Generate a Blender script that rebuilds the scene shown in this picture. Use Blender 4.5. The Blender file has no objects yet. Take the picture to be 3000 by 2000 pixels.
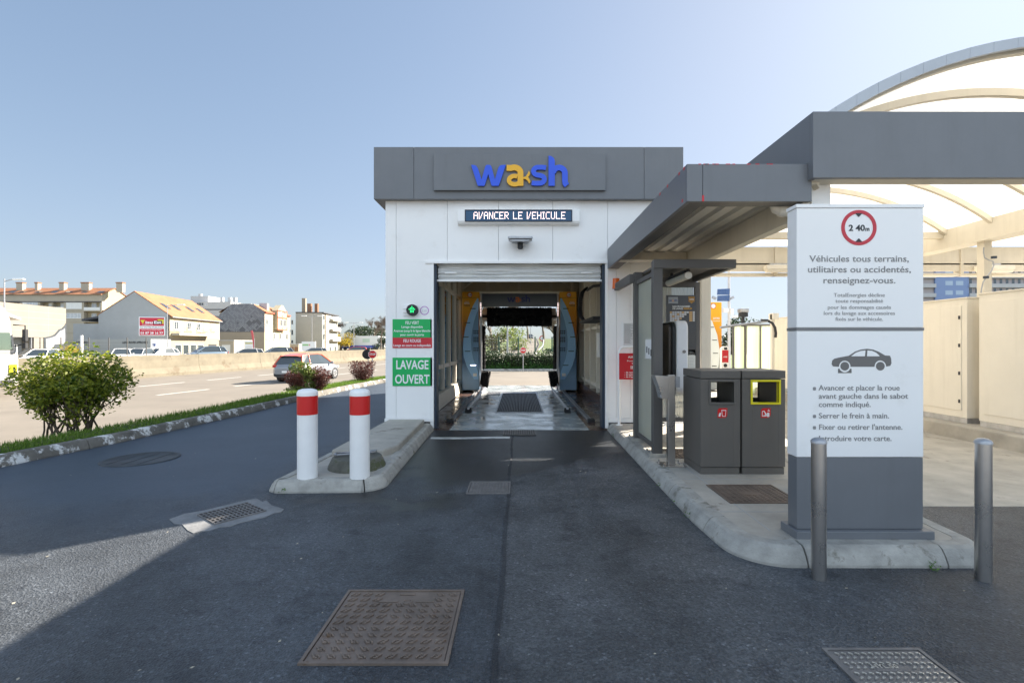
import bpy, math, random
from mathutils import Vector, Matrix
R = math.radians
random.seed(7)
S = bpy.context.scene
COL = S.collection

# ------------------------------------------------------------------ camera, sky, sun, exposure
F, VX, VY, H = 1150.0, 1193.0, 789.0, 1.6      # focal length and vanishing point measured on the photo (2352 px wide)
cam = bpy.data.cameras.new('camera'); co = bpy.data.objects.new('camera', cam); COL.objects.link(co)
cam.sensor_width = 36; cam.lens = 36 * F / 2352; cam.shift_x = -17 / 2352; cam.shift_y = 5 / 2352
cam.clip_start = .05; cam.clip_end = 3000
co.location = (0, 0, H); co.rotation_euler = (R(90), 0, 0)
S.camera = co
SUN_AZ = math.atan2(.78, .62)      # from +Y towards +X
SUN_EL = R(31)
w = bpy.data.worlds.new('World'); S.world = w; w.use_nodes = True
nt = w.node_tree; bg = nt.nodes['Background']
sky = nt.nodes.new('ShaderNodeTexSky'); sky.sky_type = 'NISHITA'; sky.sun_disc = False
sky.sun_elevation = SUN_EL; sky.sun_rotation = SUN_AZ
sky.altitude = 100; sky.air_density = 1.0; sky.dust_density = 1.1; sky.ozone_density = 1.3
# the clear sky as a hazy one: each channel rolls off towards white where it is brightest
def vm(op, a, b):
    q = nt.nodes.new('ShaderNodeVectorMath'); q.operation = op
    for i, k in enumerate((a, b)):
        if isinstance(k, tuple): q.inputs[i].default_value = k
        else: nt.links.new(k, q.inputs[i])
    return q.outputs[0]
hz = vm('DIVIDE', sky.outputs[0], vm('ADD', vm('DIVIDE', sky.outputs[0], (2.55, 3.05, 3.9)), (1, 1, 1)))
# added, unseen cloud bank behind the camera that fills light into the shaded fronts
wt = nt.nodes.new('ShaderNodeTexCoord'); wx = nt.nodes.new('ShaderNodeSeparateXYZ'); nt.links.new(wt.outputs['Generated'], wx.inputs[0])
wn = nt.nodes.new('ShaderNodeTexNoise'); wn.inputs['Scale'].default_value = 2.2; wn.inputs['Detail'].default_value = 7; nt.links.new(wt.outputs['Generated'], wn.inputs['Vector'])
w1 = nt.nodes.new('ShaderNodeMapRange'); w1.interpolation_type = 'SMOOTHSTEP'; w1.inputs['From Min'].default_value = -.10; w1.inputs['From Max'].default_value = -.55; nt.links.new(wx.outputs[1], w1.inputs[0])
w2 = nt.nodes.new('ShaderNodeMapRange'); w2.interpolation_type = 'SMOOTHSTEP'; w2.inputs['From Min'].default_value = .36; w2.inputs['From Max'].default_value = .50; nt.links.new(wn.outputs['Fac'], w2.inputs[0])
w3 = nt.nodes.new('ShaderNodeMath'); w3.operation = 'MULTIPLY'; nt.links.new(w1.outputs[0], w3.inputs[0]); nt.links.new(w2.outputs[0], w3.inputs[1])
wm = nt.nodes.new('ShaderNodeMixRGB'); nt.links.new(w3.outputs[0], wm.inputs[0]); nt.links.new(hz, wm.inputs[1]); wm.inputs[2].default_value = (3.1, 3.7, 4.4, 1)
nt.links.new(wm.outputs[0], bg.inputs[0]); bg.inputs[1].default_value = .11
sl = bpy.data.lights.new('sun', 'SUN'); sl.energy = 5.0; sl.angle = R(.5); sl.color = (1, .90, .77)
so = bpy.data.objects.new('sun', sl); COL.objects.link(so)
sd = Vector((-math.sin(SUN_AZ) * math.cos(SUN_EL), -math.cos(SUN_AZ) * math.cos(SUN_EL), -math.sin(SUN_EL)))
so.rotation_euler = sd.to_track_quat('-Z', 'Y').to_euler(); so.location = (30, 30, 40)
S.view_settings.view_transform = 'Standard'; S.view_settings.look = 'None'
S.view_settings.gamma = 1; S.view_settings.exposure = 1.8
S.cycles.use_denoising = True
S.cycles.max_bounces = 8; S.cycles.diffuse_bounces = 5; S.cycles.transparent_max_bounces = 16
S.cycles.caustics_reflective = False; S.cycles.caustics_refractive = False

# ------------------------------------------------------------------ helpers
def D(x, y, Y):
    return Vector(((x - VX) * Y / F, Y, H - (y - VY) * Y / F))
def XX(x, Y): return (x - VX) * Y / F
def ZZ(y, Y): return H - (y - VY) * Y / F
def G(x, y, z=0.0):
    Y = F * (H - z) / (y - VY)
    return Vector(((x - VX) * Y / F, Y, z))

ORG = {}
def tag(o, label=None, cat=None, group=None, kind=None):
    if label: o['label'] = label
    if cat: o['category'] = cat
    if group: o['group'] = group
    if kind: o['kind'] = kind
    return o
def thing(name, label, cat, loc=(0, 0, 0), rot=0, group=None, local=False):
    o = bpy.data.objects.new(name, None); COL.objects.link(o)
    o.empty_display_size = .2
    o.location = loc; o.rotation_euler = (0, 0, rot)
    tag(o, label, cat, group)
    ORG[o] = Vector((0, 0, 0)) if local else Vector(loc)
    return o

class MB:
    def __init__(s): s.v = []; s.f = []; s.m = []; s.sm = []
    def add(s, vs, fs, mi=0, smooth=False):
        b = len(s.v); s.v += [tuple(p) for p in vs]
        for f in fs: s.f.append([b + i for i in f]); s.m.append(mi); s.sm.append(smooth)
        return s
    def box(s, x0, x1, y0, y1, z0, z1, mi=0):
        return s.add([(x0,y0,z0),(x1,y0,z0),(x1,y1,z0),(x0,y1,z0),(x0,y0,z1),(x1,y0,z1),(x1,y1,z1),(x0,y1,z1)],
                     [(0,3,2,1),(4,5,6,7),(0,1,5,4),(1,2,6,5),(2,3,7,6),(3,0,4,7)], mi)
    def obox(s, c, size, rz=0, mi=0, rx=0, ry=0):
        M = Matrix.Translation(c) @ Matrix.Rotation(rz, 4, 'Z') @ Matrix.Rotation(ry, 4, 'Y') @ Matrix.Rotation(rx, 4, 'X')
        a, b, d = [q / 2 for q in size]
        vs = [M @ Vector(p) for p in [(-a,-b,-d),(a,-b,-d),(a,b,-d),(-a,b,-d),(-a,-b,d),(a,-b,d),(a,b,d),(-a,b,d)]]
        return s.add(vs, [(0,3,2,1),(4,5,6,7),(0,1,5,4),(1,2,6,5),(2,3,7,6),(3,0,4,7)], mi)
    def quad(s, *p, mi=0): return s.add(p, [tuple(range(len(p)))], mi)
    def _ext(s, A, B, mi, smooth=False):
        n = len(A); s.add(list(A) + list(B), [tuple(range(n))[::-1], tuple(range(n, 2 * n))], mi)
        b = len(s.v) - 2 * n
        for i in range(n):
            j = (i + 1) % n; s.f.append([b + i, b + j, b + n + j, b + n + i]); s.m.append(mi); s.sm.append(smooth)
        return s
    def prism(s, pts, z0, z1, mi=0): return s._ext([(x, y, z0) for x, y in pts], [(x, y, z1) for x, y in pts], mi)
    def prismY(s, pts, y0, y1, mi=0): return s._ext([(x, y0, z) for x, z in pts], [(x, y1, z) for x, z in pts], mi)
    def prismX(s, pts, x0, x1, mi=0): return s._ext([(x0, y, z) for y, z in pts], [(x1, y, z) for y, z in pts], mi)
    def cyl(s, p0, p1, r0, r1=None, n=12, mi=0, caps=True, smooth=True):
        r1 = r0 if r1 is None else r1
        p0 = Vector(p0); p1 = Vector(p1); d = (p1 - p0).normalized()
        a = d.orthogonal().normalized(); b = d.cross(a)
        A = [p0 + (a * math.cos(t) + b * math.sin(t)) * r0 for t in [2 * math.pi * i / n for i in range(n)]]
        B = [p1 + (a * math.cos(t) + b * math.sin(t)) * r1 for t in [2 * math.pi * i / n for i in range(n)]]
        s.add(A + B, [(i, (i + 1) % n, n + (i + 1) % n, n + i) for i in range(n)], mi, smooth)
        if caps:
            s.add(A, [tuple(range(n))[::-1]], mi); s.add(B, [tuple(range(n))], mi)
        return s
    def tube(s, pts, r, n=8, mi=0, r1=None):
        pts = [Vector(p) for p in pts]; rings = []
        ref = None
        for i, p in enumerate(pts):
            d = (pts[min(i + 1, len(pts) - 1)] - pts[max(i - 1, 0)]).normalized()
            if ref is None: ref = d.orthogonal().normalized()
            a = (ref - d * ref.dot(d)).normalized(); ref = a; b = d.cross(a)
            rr = r if r1 is None else r + (r1 - r) * i / (len(pts) - 1)
            rings.append([p + (a * math.cos(2 * math.pi * k / n) + b * math.sin(2 * math.pi * k / n)) * rr for k in range(n)])
        vs = [q for ring in rings for q in ring]
        fs = [(i * n + k, i * n + (k + 1) % n, (i + 1) * n + (k + 1) % n, (i + 1) * n + k) for i in range(len(pts) - 1) for k in range(n)]
        s.add(vs, fs, mi, True); s.add(rings[0], [tuple(range(n))[::-1]], mi); s.add(rings[-1], [tuple(range(n))], mi)
        return s
    def lathe(s, prof, c, n=24, mi=0, smooth=True):
        vs = [(c[0] + r * math.cos(2 * math.pi * k / n), c[1] + r * math.sin(2 * math.pi * k / n), c[2] + z) for r, z in prof for k in range(n)]
        fs = [(i * n + k, i * n + (k + 1) % n, (i + 1) * n + (k + 1) % n, (i + 1) * n + k) for i in range(len(prof) - 1) for k in range(n)]
        s.add(vs, fs, mi, smooth)
        s.add(vs[-n:], [tuple(range(n))], mi); s.add(vs[:n], [tuple(range(n))[::-1]], mi)
        return s
    def disc(s, c, r, y0, y1, n=32, mi=0):       # disc facing -Y
        return s.prismY([(c[0] + r * math.cos(2 * math.pi * k / n), c[1] + r * math.sin(2 * math.pi * k / n)) for k in range(n)][::-1], y1, y0, mi)
    def ring(s, c, r0, r1, y0, y1, n=40, mi=0):
        for k in range(n):
            a, b = 2 * math.pi * k / n, 2 * math.pi * (k + 1) / n
            P = lambda r, t, y: (c[0] + r * math.cos(t), y, c[1] + r * math.sin(t))
            s.add([P(r0,a,y0),P(r1,a,y0),P(r1,b,y0),P(r0,b,y0),P(r0,a,y1),P(r1,a,y1),P(r1,b,y1),P(r0,b,y1)],
                  [(0,1,2,3),(1,5,6,2),(0,3,7,4)], mi)
        return s
    def build(s, name, mats, parent=None, bev=0, seg=2, origin=True):
        if not isinstance(mats, (list, tuple)): mats = [mats]
        if parent is not None: off = ORG[parent]
        elif origin and s.v:
            xs = [p[0] for p in s.v]; ys = [p[1] for p in s.v]; zs = [p[2] for p in s.v]
            off = Vector(((min(xs) + max(xs)) / 2, (min(ys) + max(ys)) / 2, min(zs)))
        else: off = Vector((0, 0, 0))
        me = bpy.data.meshes.new(name)
        me.from_pydata([(p[0] - off.x, p[1] - off.y, p[2] - off.z) for p in s.v], [], s.f)
        for m in mats: me.materials.append(m)
        me.polygons.foreach_set('material_index', s.m); me.polygons.foreach_set('use_smooth', s.sm)
        me.update()
        o = bpy.data.objects.new(name, me); COL.objects.link(o)
        if parent is not None: o.parent = parent
        else: o.location = off
        ORG[o] = off
        if bev:
            b = o.modifiers.new('bevel', 'BEVEL'); b.width = bev; b.segments = seg; b.limit_method = 'ANGLE'; b.angle_limit = R(50)
        return o
def struct(name, mb, m, bev=0):
    o = mb.build(name, m, bev=bev, origin=False); o['kind'] = 'structure'; return o
def copy_thing(o, loc, rz, label=None):
    def rec(a, p):
        c = a.copy(); COL.objects.link(c); ORG[c] = ORG[a]
        if p is not None: c.parent = p
        for ch in list(a.children): rec(ch, c)
        return c
    r = rec(o, None); r.location = loc; r.rotation_euler = (0, 0, rz)
    if label: r['label'] = label
    return r

def text(body, x, y, z, cap, m, parent, width=None, align='CENTER', name='lettering', bold=0.0, ext=.0012, rz=0, line=1.0, flat=False, tilt=0):
    """lettering standing in the plane of its sign; (x, z) = centre/left of the first baseline, cap = capital height"""
    cu = bpy.data.curves.new(name, 'FONT'); cu.body = body; cu.size = cap / .70; cu.align_x = align
    cu.extrude = ext; cu.offset = bold * cap; cu.space_line = line; cu.resolution_u = 3
    cu.materials.append(m)
    tmp = bpy.data.objects.new('tmp', cu); COL.objects.link(tmp)
    bpy.context.view_layer.update()
    me = bpy.data.meshes.new_from_object(tmp.evaluated_get(bpy.context.evaluated_depsgraph_get()))
    bpy.data.objects.remove(tmp); bpy.data.curves.remove(cu)
    me.name = name; o = bpy.data.objects.new(name, me); COL.objects.link(o)
    xs = [v.co.x for v in me.vertices]; k = width / max(max(xs) - min(xs), 1e-4) if width else 1.0
    for v in me.vertices: v.co.x *= k
    o.rotation_euler = (0 if flat else R(90), 0, rz)
    if not me.materials: me.materials.append(m)
    if parent is not None: o.parent = parent; o.location = Vector((x, y, z)) - ORG[parent]; ORG[o] = ORG[parent]
    else: o.location = (x, y, z)
    return o

# ------------------------------------------------------------------ materials
def lk(nt, a, b): nt.links.new(a, b)
def mat(name, col, rough=.5, metal=0, var=0, vscale=3, bump=0, bscale=60, spec=.5, dirt=None, emit=0, coat=0, streak=0):
    m = bpy.data.materials.new(name); m.use_nodes = True; nt = m.node_tree; p = nt.nodes['Principled BSDF']
    col = tuple(col) if not isinstance(col, (int, float)) else (col,) * 3
    p.inputs['Base Color'].default_value = (*col, 1); p.inputs['Roughness'].default_value = rough
    p.inputs['Metallic'].default_value = metal; p.inputs['Specular IOR Level'].default_value = spec
    p.inputs['Coat Weight'].default_value = coat
    if emit: p.inputs['Emission Color'].default_value = (*col, 1); p.inputs['Emission Strength'].default_value = emit
    if var or bump or dirt:
        tc = nt.nodes.new('ShaderNodeTexCoord')
    if var:
        n = nt.nodes.new('ShaderNodeTexNoise'); n.inputs['Scale'].default_value = vscale; n.inputs['Detail'].default_value = 8; n.inputs['Roughness'].default_value = .65
        lk(nt, tc.outputs['Object'], n.inputs['Vector'])
        cr = nt.nodes.new('ShaderNodeValToRGB'); cr.color_ramp.elements[0].position = .3; cr.color_ramp.elements[1].position = .7
        cr.color_ramp.elements[0].color = (*[c * (1 - var) for c in col], 1); cr.color_ramp.elements[1].color = (*[min(1, c * (1 + var)) for c in col], 1)
        lk(nt, n.outputs['Fac'], cr.inputs[0]); last = cr.outputs[0]
        if dirt:      # (colour, scale, threshold 0..1)
            n2 = nt.nodes.new('ShaderNodeTexNoise'); n2.inputs['Scale'].default_value = dirt[1]; n2.inputs['Detail'].default_value = 10; n2.inputs['Roughness'].default_value = .7
            lk(nt, tc.outputs['Object'], n2.inputs['Vector'])
            r2 = nt.nodes.new('ShaderNodeValToRGB'); r2.color_ramp.elements[0].position = dirt[2]; r2.color_ramp.elements[1].position = dirt[2] + .06
            lk(nt, n2.outputs['Fac'], r2.inputs[0])
            mx = nt.nodes.new('ShaderNodeMixRGB'); lk(nt, r2.outputs[0], mx.inputs[0]); lk(nt, last, mx.inputs[1]); mx.inputs[2].default_value = (*dirt[0], 1)
            last = mx.outputs[0]
        if streak:
            mp = nt.nodes.new('ShaderNodeMapping'); mp.inputs['Scale'].default_value = (7, 7, .45); lk(nt, tc.outputs['Object'], mp.inputs[0]); n3 = nt.nodes.new('ShaderNodeTexNoise'); n3.inputs['Scale'].default_value = 1; n3.inputs['Detail'].default_value = 8; n3.inputs['Roughness'].default_value = .7; lk(nt, mp.outputs[0], n3.inputs['Vector'])
            r3 = nt.nodes.new('ShaderNodeValToRGB'); r3.color_ramp.elements[0].position = .50; r3.color_ramp.elements[1].position = .78; r3.color_ramp.elements[0].color = (0, 0, 0, 1); r3.color_ramp.elements[1].color = (streak, streak, streak, 1); lk(nt, n3.outputs['Fac'], r3.inputs[0])
            m3 = nt.nodes.new('ShaderNodeMixRGB'); m3.blend_type = 'MULTIPLY'; lk(nt, r3.outputs[0], m3.inputs[0]); lk(nt, last, m3.inputs[1]); m3.inputs[2].default_value = (.45, .42, .36, 1); last = m3.outputs[0]
        lk(nt, last, p.inputs['Base Color'])
        mr = nt.nodes.new('ShaderNodeMapRange'); mr.inputs['To Min'].default_value = max(.02, rough - .08); mr.inputs['To Max'].default_value = min(1, rough + .12)
        lk(nt, n.outputs['Fac'], mr.inputs[0]); lk(nt, mr.outputs[0], p.inputs['Roughness'])
    if bump:
        n = nt.nodes.new('ShaderNodeTexNoise'); n.inputs['Scale'].default_value = bscale; n.inputs['Detail'].default_value = 6
        lk(nt, tc.outputs['Object'], n.inputs['Vector'])
        b = nt.nodes.new('ShaderNodeBump'); b.inputs['Strength'].default_value = bump; b.inputs['Distance'].default_value = .01
        lk(nt, n.outputs['Fac'], b.inputs['Height']); lk(nt, b.outputs[0], p.inputs['Normal'])
    return m
def clear(name, tint, alpha, rough=.05, trans=0):
    """see-through sheet: part transparent, part glossy/translucent"""
    m = bpy.data.materials.new(name); m.use_nodes = True; nt = m.node_tree; nt.nodes.remove(nt.nodes['Principled BSDF'])
    out = nt.nodes['Material Output']
    t = nt.nodes.new('ShaderNodeBsdfTransparent'); t.inputs[0].default_value = (*tint, 1)
    g = nt.nodes.new('ShaderNodeBsdfGlossy'); g.inputs['Roughness'].default_value = rough; g.inputs[0].default_value = (.8, .85, .88, 1)
    tl = nt.nodes.new('ShaderNodeBsdfTranslucent'); tl.inputs[0].default_value = (*tint, 1)
    df = nt.nodes.new('ShaderNodeBsdfDiffuse'); df.inputs[0].default_value = (*tint, 1)
    m0 = nt.nodes.new('ShaderNodeMixShader'); m0.inputs[0].default_value = .5; lk(nt, tl.outputs[0], m0.inputs[1]); lk(nt, df.outputs[0], m0.inputs[2])
    m1 = nt.nodes.new('ShaderNodeMixShader'); m1.inputs[0].default_value = trans; lk(nt, t.outputs[0], m1.inputs[1]); lk(nt, m0.outputs[0], m1.inputs[2])
    fr = nt.nodes.new('ShaderNodeFresnel'); fr.inputs[0].default_value = 1.45
    ad = nt.nodes.new('ShaderNodeMath'); ad.operation = 'ADD'; ad.inputs[1].default_value = alpha; lk(nt, fr.outputs[0], ad.inputs[0])
    m2 = nt.nodes.new('ShaderNodeMixShader'); lk(nt, ad.outputs[0], m2.inputs[0]); lk(nt, m1.outputs[0], m2.inputs[1]); lk(nt, g.outputs[0], m2.inputs[2])
    lk(nt, m2.outputs[0], out.inputs[0]); return m
def vaultmat():
    m = bpy.data.materials.new('vault_membrane'); m.use_nodes = True; nt = m.node_tree; nt.nodes.remove(nt.nodes['Principled BSDF'])
    tl = nt.nodes.new('ShaderNodeBsdfTranslucent'); tl.inputs[0].default_value = (.62, .61, .57, 1); df = nt.nodes.new('ShaderNodeBsdfDiffuse'); df.inputs[0].default_value = (.85, .84, .80, 1); tr = nt.nodes.new('ShaderNodeBsdfTransparent'); tr.inputs[0].default_value = (.97, .97, .95, 1)
    a = nt.nodes.new('ShaderNodeMixShader'); a.inputs[0].default_value = .12; lk(nt, tl.outputs[0], a.inputs[1]); lk(nt, df.outputs[0], a.inputs[2])
    b = nt.nodes.new('ShaderNodeMixShader'); b.inputs[0].default_value = .0; lk(nt, a.outputs[0], b.inputs[1]); lk(nt, tr.outputs[0], b.inputs[2]); lk(nt, b.outputs[0], nt.nodes['Material Output'].inputs[0]); return m
def leafmat(name, c0, c1, trans=.35):
    m = bpy.data.materials.new(name); m.use_nodes = True; nt = m.node_tree; p = nt.nodes['Principled BSDF']
    gi = nt.nodes.new('ShaderNodeNewGeometry'); cr = nt.nodes.new('ShaderNodeValToRGB')
    cr.color_ramp.elements[0].color = (*c0, 1); cr.color_ramp.elements[1].color = (*c1, 1)
    lk(nt, gi.outputs['Random Per Island'], cr.inputs[0]); lk(nt, cr.outputs[0], p.inputs['Base Color'])
    p.inputs['Roughness'].default_value = .45
    tl = nt.nodes.new('ShaderNodeBsdfTranslucent'); lk(nt, cr.outputs[0], tl.inputs[0])
    mx = nt.nodes.new('ShaderNodeMixShader'); mx.inputs[0].default_value = trans
    lk(nt, p.outputs[0], mx.inputs[1]); lk(nt, tl.outputs[0], mx.inputs[2]); lk(nt, mx.outputs[0], nt.nodes['Material Output'].inputs[0])
    return m

def asphalt(name, base, coarse=90, bumpk=.6, wet=False, lanes=None):
    m = bpy.data.materials.new(name); m.use_nodes = True; nt = m.node_tree; N = nt.nodes.new; p = nt.nodes['Principled BSDF']
    tc = N('ShaderNodeTexCoord'); ob = tc.outputs['Object']
    vo = N('ShaderNodeTexVoronoi'); vo.inputs['Scale'].default_value = coarse; lk(nt, ob, vo.inputs['Vector'])
    n1 = N('ShaderNodeTexNoise'); n1.inputs['Scale'].default_value = .9; n1.inputs['Detail'].default_value = 9; n1.inputs['Roughness'].default_value = .62; lk(nt, ob, n1.inputs['Vector'])
    n2 = N('ShaderNodeTexNoise'); n2.inputs['Scale'].default_value = coarse * 1.7; n2.inputs['Detail'].default_value = 4; lk(nt, ob, n2.inputs['Vector'])
    sp = N('ShaderNodeSeparateColor'); lk(nt, vo.outputs['Color'], sp.inputs[0])
    cr = N('ShaderNodeValToRGB'); e = cr.color_ramp.elements       # each stone its own tone, a few pale chips
    e[0].position = 0; e[0].color = (*[c * .6 for c in base], 1); e[1].position = 1; e[1].color = (*[c * 2.3 for c in base], 1)
    q = e.new(.6); q.color = (*[c * 1.0 for c in base], 1); q = e.new(.97); q.color = (*[c * 1.35 for c in base], 1)
    lk(nt, sp.outputs[0], cr.inputs[0])
    mr = N('ShaderNodeMapRange'); mr.inputs['From Min'].default_value = .3; mr.inputs['From Max'].default_value = .7; mr.inputs['To Min'].default_value = .45; mr.inputs['To Max'].default_value = 1.5
    lk(nt, n1.outputs['Fac'], mr.inputs[0])
    mu = N('ShaderNodeMixRGB'); mu.blend_type = 'MULTIPLY'; mu.inputs[0].default_value = 1; lk(nt, cr.outputs[0], mu.inputs[1]); lk(nt, mr.outputs[0], mu.inputs[2])
    n5 = N('ShaderNodeTexNoise'); n5.inputs['Scale'].default_value = 3.4; n5.inputs['Detail'].default_value = 7; n5.inputs['Roughness'].default_value = .7; lk(nt, ob, n5.inputs['Vector'])
    r5 = N('ShaderNodeValToRGB'); r5.color_ramp.elements[0].position = .36; r5.color_ramp.elements[0].color = (.45, .46, .5, 1); r5.color_ramp.elements[1].position = .47; r5.color_ramp.elements[1].color = (1, 1, 1, 1); q5 = r5.color_ramp.elements.new(.70); q5.color = (1.0, 1.0, 1.0, 1); q6 = r5.color_ramp.elements.new(.76); q6.color = (1.3, 1.28, 1.22, 1)
    lk(nt, n5.outputs['Fac'], r5.inputs[0]); m5 = N('ShaderNodeMixRGB'); m5.blend_type = 'MULTIPLY'; m5.inputs[0].default_value = .8; lk(nt, mu.outputs[0], m5.inputs[1]); lk(nt, r5.outputs[0], m5.inputs[2])
    col = m5.outputs[0]
    p.inputs['Roughness'].default_value = .55
    bp = N('ShaderNodeBump'); bp.inputs['Strength'].default_value = bumpk; bp.inputs['Distance'].default_value = .006
    ah = N('ShaderNodeMath'); ah.operation = 'ADD'; lk(nt, vo.outputs['Distance'], ah.inputs[0]); lk(nt, n2.outputs['Fac'], ah.inputs[1])
    lk(nt, ah.outputs[0], bp.inputs['Height']); lk(nt, bp.outputs[0], p.inputs['Normal'])
    if wet:
        # water tracked out of the bay: ragged dark tongue on the ground
        nd = N('ShaderNodeTexNoise'); nd.inputs['Scale'].default_value = 1.1; nd.inputs['Detail'].default_value = 6; lk(nt, ob, nd.inputs['Vector'])
        sx = N('ShaderNodeSeparateXYZ'); lk(nt, ob, sx.inputs[0])
        def M(op, a, b):
            q = N('ShaderNodeMath'); q.operation = op
            for i, k in enumerate((a, b)):
                if isinstance(k, (int, float)): q.inputs[i].default_value = k
                else: lk(nt, k, q.inputs[i])
            return q.outputs[0]
        def ramp(v, a, b):
            q = N('ShaderNodeMapRange'); q.interpolation_type = 'SMOOTHSTEP'; q.inputs['From Min'].default_value = a; q.inputs['From Max'].default_value = b; lk(nt, v, q.inputs[0]); return q.outputs[0]
        d = M('MULTIPLY', M('SUBTRACT', nd.outputs['Fac'], .5), 2.6)
        yy = M('ADD', sx.outputs[1], d); xx = M('ADD', sx.outputs[0], M('MULTIPLY', d, .6))
        near = ramp(M('ADD', yy, M('MULTIPLY', M('ABSOLUTE', M('ADD', xx, .9), 0), -.75)), 5.3, 5.65)   # tongue along the left half
        near2 = ramp(M('SUBTRACT', yy, M('MULTIPLY', xx, .6)), 6.9, 7.3)
        mk = M('MAXIMUM', near, near2)
        mk = M('MULTIPLY', mk, M('MULTIPLY', ramp(sx.outputs[0], -1.62, -1.5), ramp(sx.outputs[0], 1.68, 1.5)))
        left = M('MULTIPLY', ramp(M('ABSOLUTE', M('SUBTRACT', yy, 5.1), 0), .28, .16), M('MULTIPLY', ramp(xx, -2.6, -2.0), ramp(xx, -.4, -.8)))
        mk = M('MINIMUM', M('MAXIMUM', mk, left), 1.0)
        # tyre marks left by cars braking before the bay
        def track(x0, y0, y1, wd):
            w_ = M('ADD', M('ABSOLUTE', M('SUBTRACT', sx.outputs[0], x0), 0), M('MULTIPLY', d, .02)); return M('MULTIPLY', ramp(w_, wd, wd * .6), M('MULTIPLY', ramp(yy, y0, y0 + .5), ramp(yy, y1, y1 - .5)))
        tk = M('MAXIMUM', M('MAXIMUM', track(.66, 5.9, 8.4, .11), track(.98, 6.3, 8.8, .10)), M('MULTIPLY', M('MAXIMUM', track(-.82, 3.0, 7.5, .13), track(.72, 2.6, 6.4, .13)), .3))
        mk2 = M('MINIMUM', M('ADD', M('MULTIPLY', mk, .82), M('MULTIPLY', tk, .5)), .85)
        dk = N('ShaderNodeMixRGB'); dk.blend_type = 'MULTIPLY'; lk(nt, mk2, dk.inputs[0]); lk(nt, col, dk.inputs[1]); dk.inputs[2].default_value = (.25, .27, .3, 1); col = dk.outputs[0]
        rr = N('ShaderNodeMapRange'); rr.inputs['To Min'].default_value = .55; rr.inputs['To Max'].default_value = .36; lk(nt, mk, rr.inputs[0]); lk(nt, rr.outputs[0], p.inputs['Roughness'])
        bs = N('ShaderNodeMapRange'); bs.inputs['To Min'].default_value = bumpk; bs.inputs['To Max'].default_value = bumpk * .45; lk(nt, mk, bs.inputs[0]); lk(nt, bs.outputs[0], bp.inputs['Strength'])
        # the strip right of the long joint was relaid in a paler, greyer mix
        rl = M('MULTIPLY', ramp(sx.outputs[0], -.13, -.10), ramp(M('ADD', sx.outputs[0], M('MULTIPLY', d, .3)), 2.3, 1.2)); rx = N('ShaderNodeMixRGB'); rx.blend_type = 'MULTIPLY'; lk(nt, rl, rx.inputs[0]); lk(nt, col, rx.inputs[1]); rx.inputs[2].default_value = (1.38, 1.30, 1.20, 1); col = rx.outputs[0]
        # finer, smoother asphalt in the left lane; shade's blue mixed into its colour
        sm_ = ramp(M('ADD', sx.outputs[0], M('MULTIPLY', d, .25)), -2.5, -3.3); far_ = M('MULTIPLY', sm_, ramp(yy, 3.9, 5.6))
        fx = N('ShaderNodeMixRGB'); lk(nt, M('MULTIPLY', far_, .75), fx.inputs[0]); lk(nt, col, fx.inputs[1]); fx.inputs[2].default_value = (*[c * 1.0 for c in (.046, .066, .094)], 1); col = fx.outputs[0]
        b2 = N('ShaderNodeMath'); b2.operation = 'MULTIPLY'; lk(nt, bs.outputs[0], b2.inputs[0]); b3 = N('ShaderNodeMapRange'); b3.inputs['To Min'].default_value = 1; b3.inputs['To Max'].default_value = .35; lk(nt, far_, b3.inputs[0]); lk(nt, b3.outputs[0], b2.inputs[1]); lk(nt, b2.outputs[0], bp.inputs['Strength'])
    lk(nt, col, p.inputs['Base Color'])
    return m

def vgrad(name, stops, axis=2, rough=.3):
    """paint whose colour is printed in bands along one axis of the object (metres above its base)"""
    m = bpy.data.materials.new(name); m.use_nodes = True; nt = m.node_tree; p = nt.nodes['Principled BSDF']; p.inputs['Roughness'].default_value = rough
    tc = nt.nodes.new('ShaderNodeTexCoord'); sx = nt.nodes.new('ShaderNodeSeparateXYZ'); lk(nt, tc.outputs['Object'], sx.inputs[0])
    z0, z1 = stops[0][0], stops[-1][0]
    mr = nt.nodes.new('ShaderNodeMapRange'); mr.inputs['From Min'].default_value = z0; mr.inputs['From Max'].default_value = z1; lk(nt, sx.outputs[axis], mr.inputs[0])
    cr = nt.nodes.new('ShaderNodeValToRGB'); e = cr.color_ramp.elements
    e[0].position = 0; e[0].color = (*stops[0][1], 1); e[1].position = 1; e[1].color = (*stops[-1][1], 1)
    for z, c in stops[1:-1]: q = e.new((z - z0) / (z1 - z0)); q.color = (*c, 1)
    lk(nt, mr.outputs[0], cr.inputs[0]); lk(nt, cr.outputs[0], p.inputs['Base Color']); return m

M = {}
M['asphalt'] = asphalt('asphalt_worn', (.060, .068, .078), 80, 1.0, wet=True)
M['seam'] = asphalt('asphalt_seam', (.034, .038, .044), 95, .8)
M['road'] = mat('road_pale', (.20, .176, .146), .8, var=.12, vscale=.7, bump=.1, bscale=60)
M['concrete'] = mat('concrete', (.40, .375, .33), .85, var=.22, vscale=2.2, bump=.25, bscale=90, dirt=((.22, .20, .17), 1.6, .60))
M['kerb'] = mat('kerb_concrete', (.36, .35, .32), .88, var=.28, vscale=5, bump=.5, bscale=70, dirt=((.20, .19, .16), 3.1, .58))
M['kerb_paint'] = mat('kerb_flaking_paint', (.16, .15, .13), .85, var=.35, vscale=4, bump=.6, bscale=30, dirt=((.72, .72, .70), 3.5, .545))
M['white'] = mat('white_panel', (.90, .90, .89), .38, var=.02, dirt=((.865, .86, .845), 2.1, .57), vscale=1.2, spec=.4)
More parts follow.
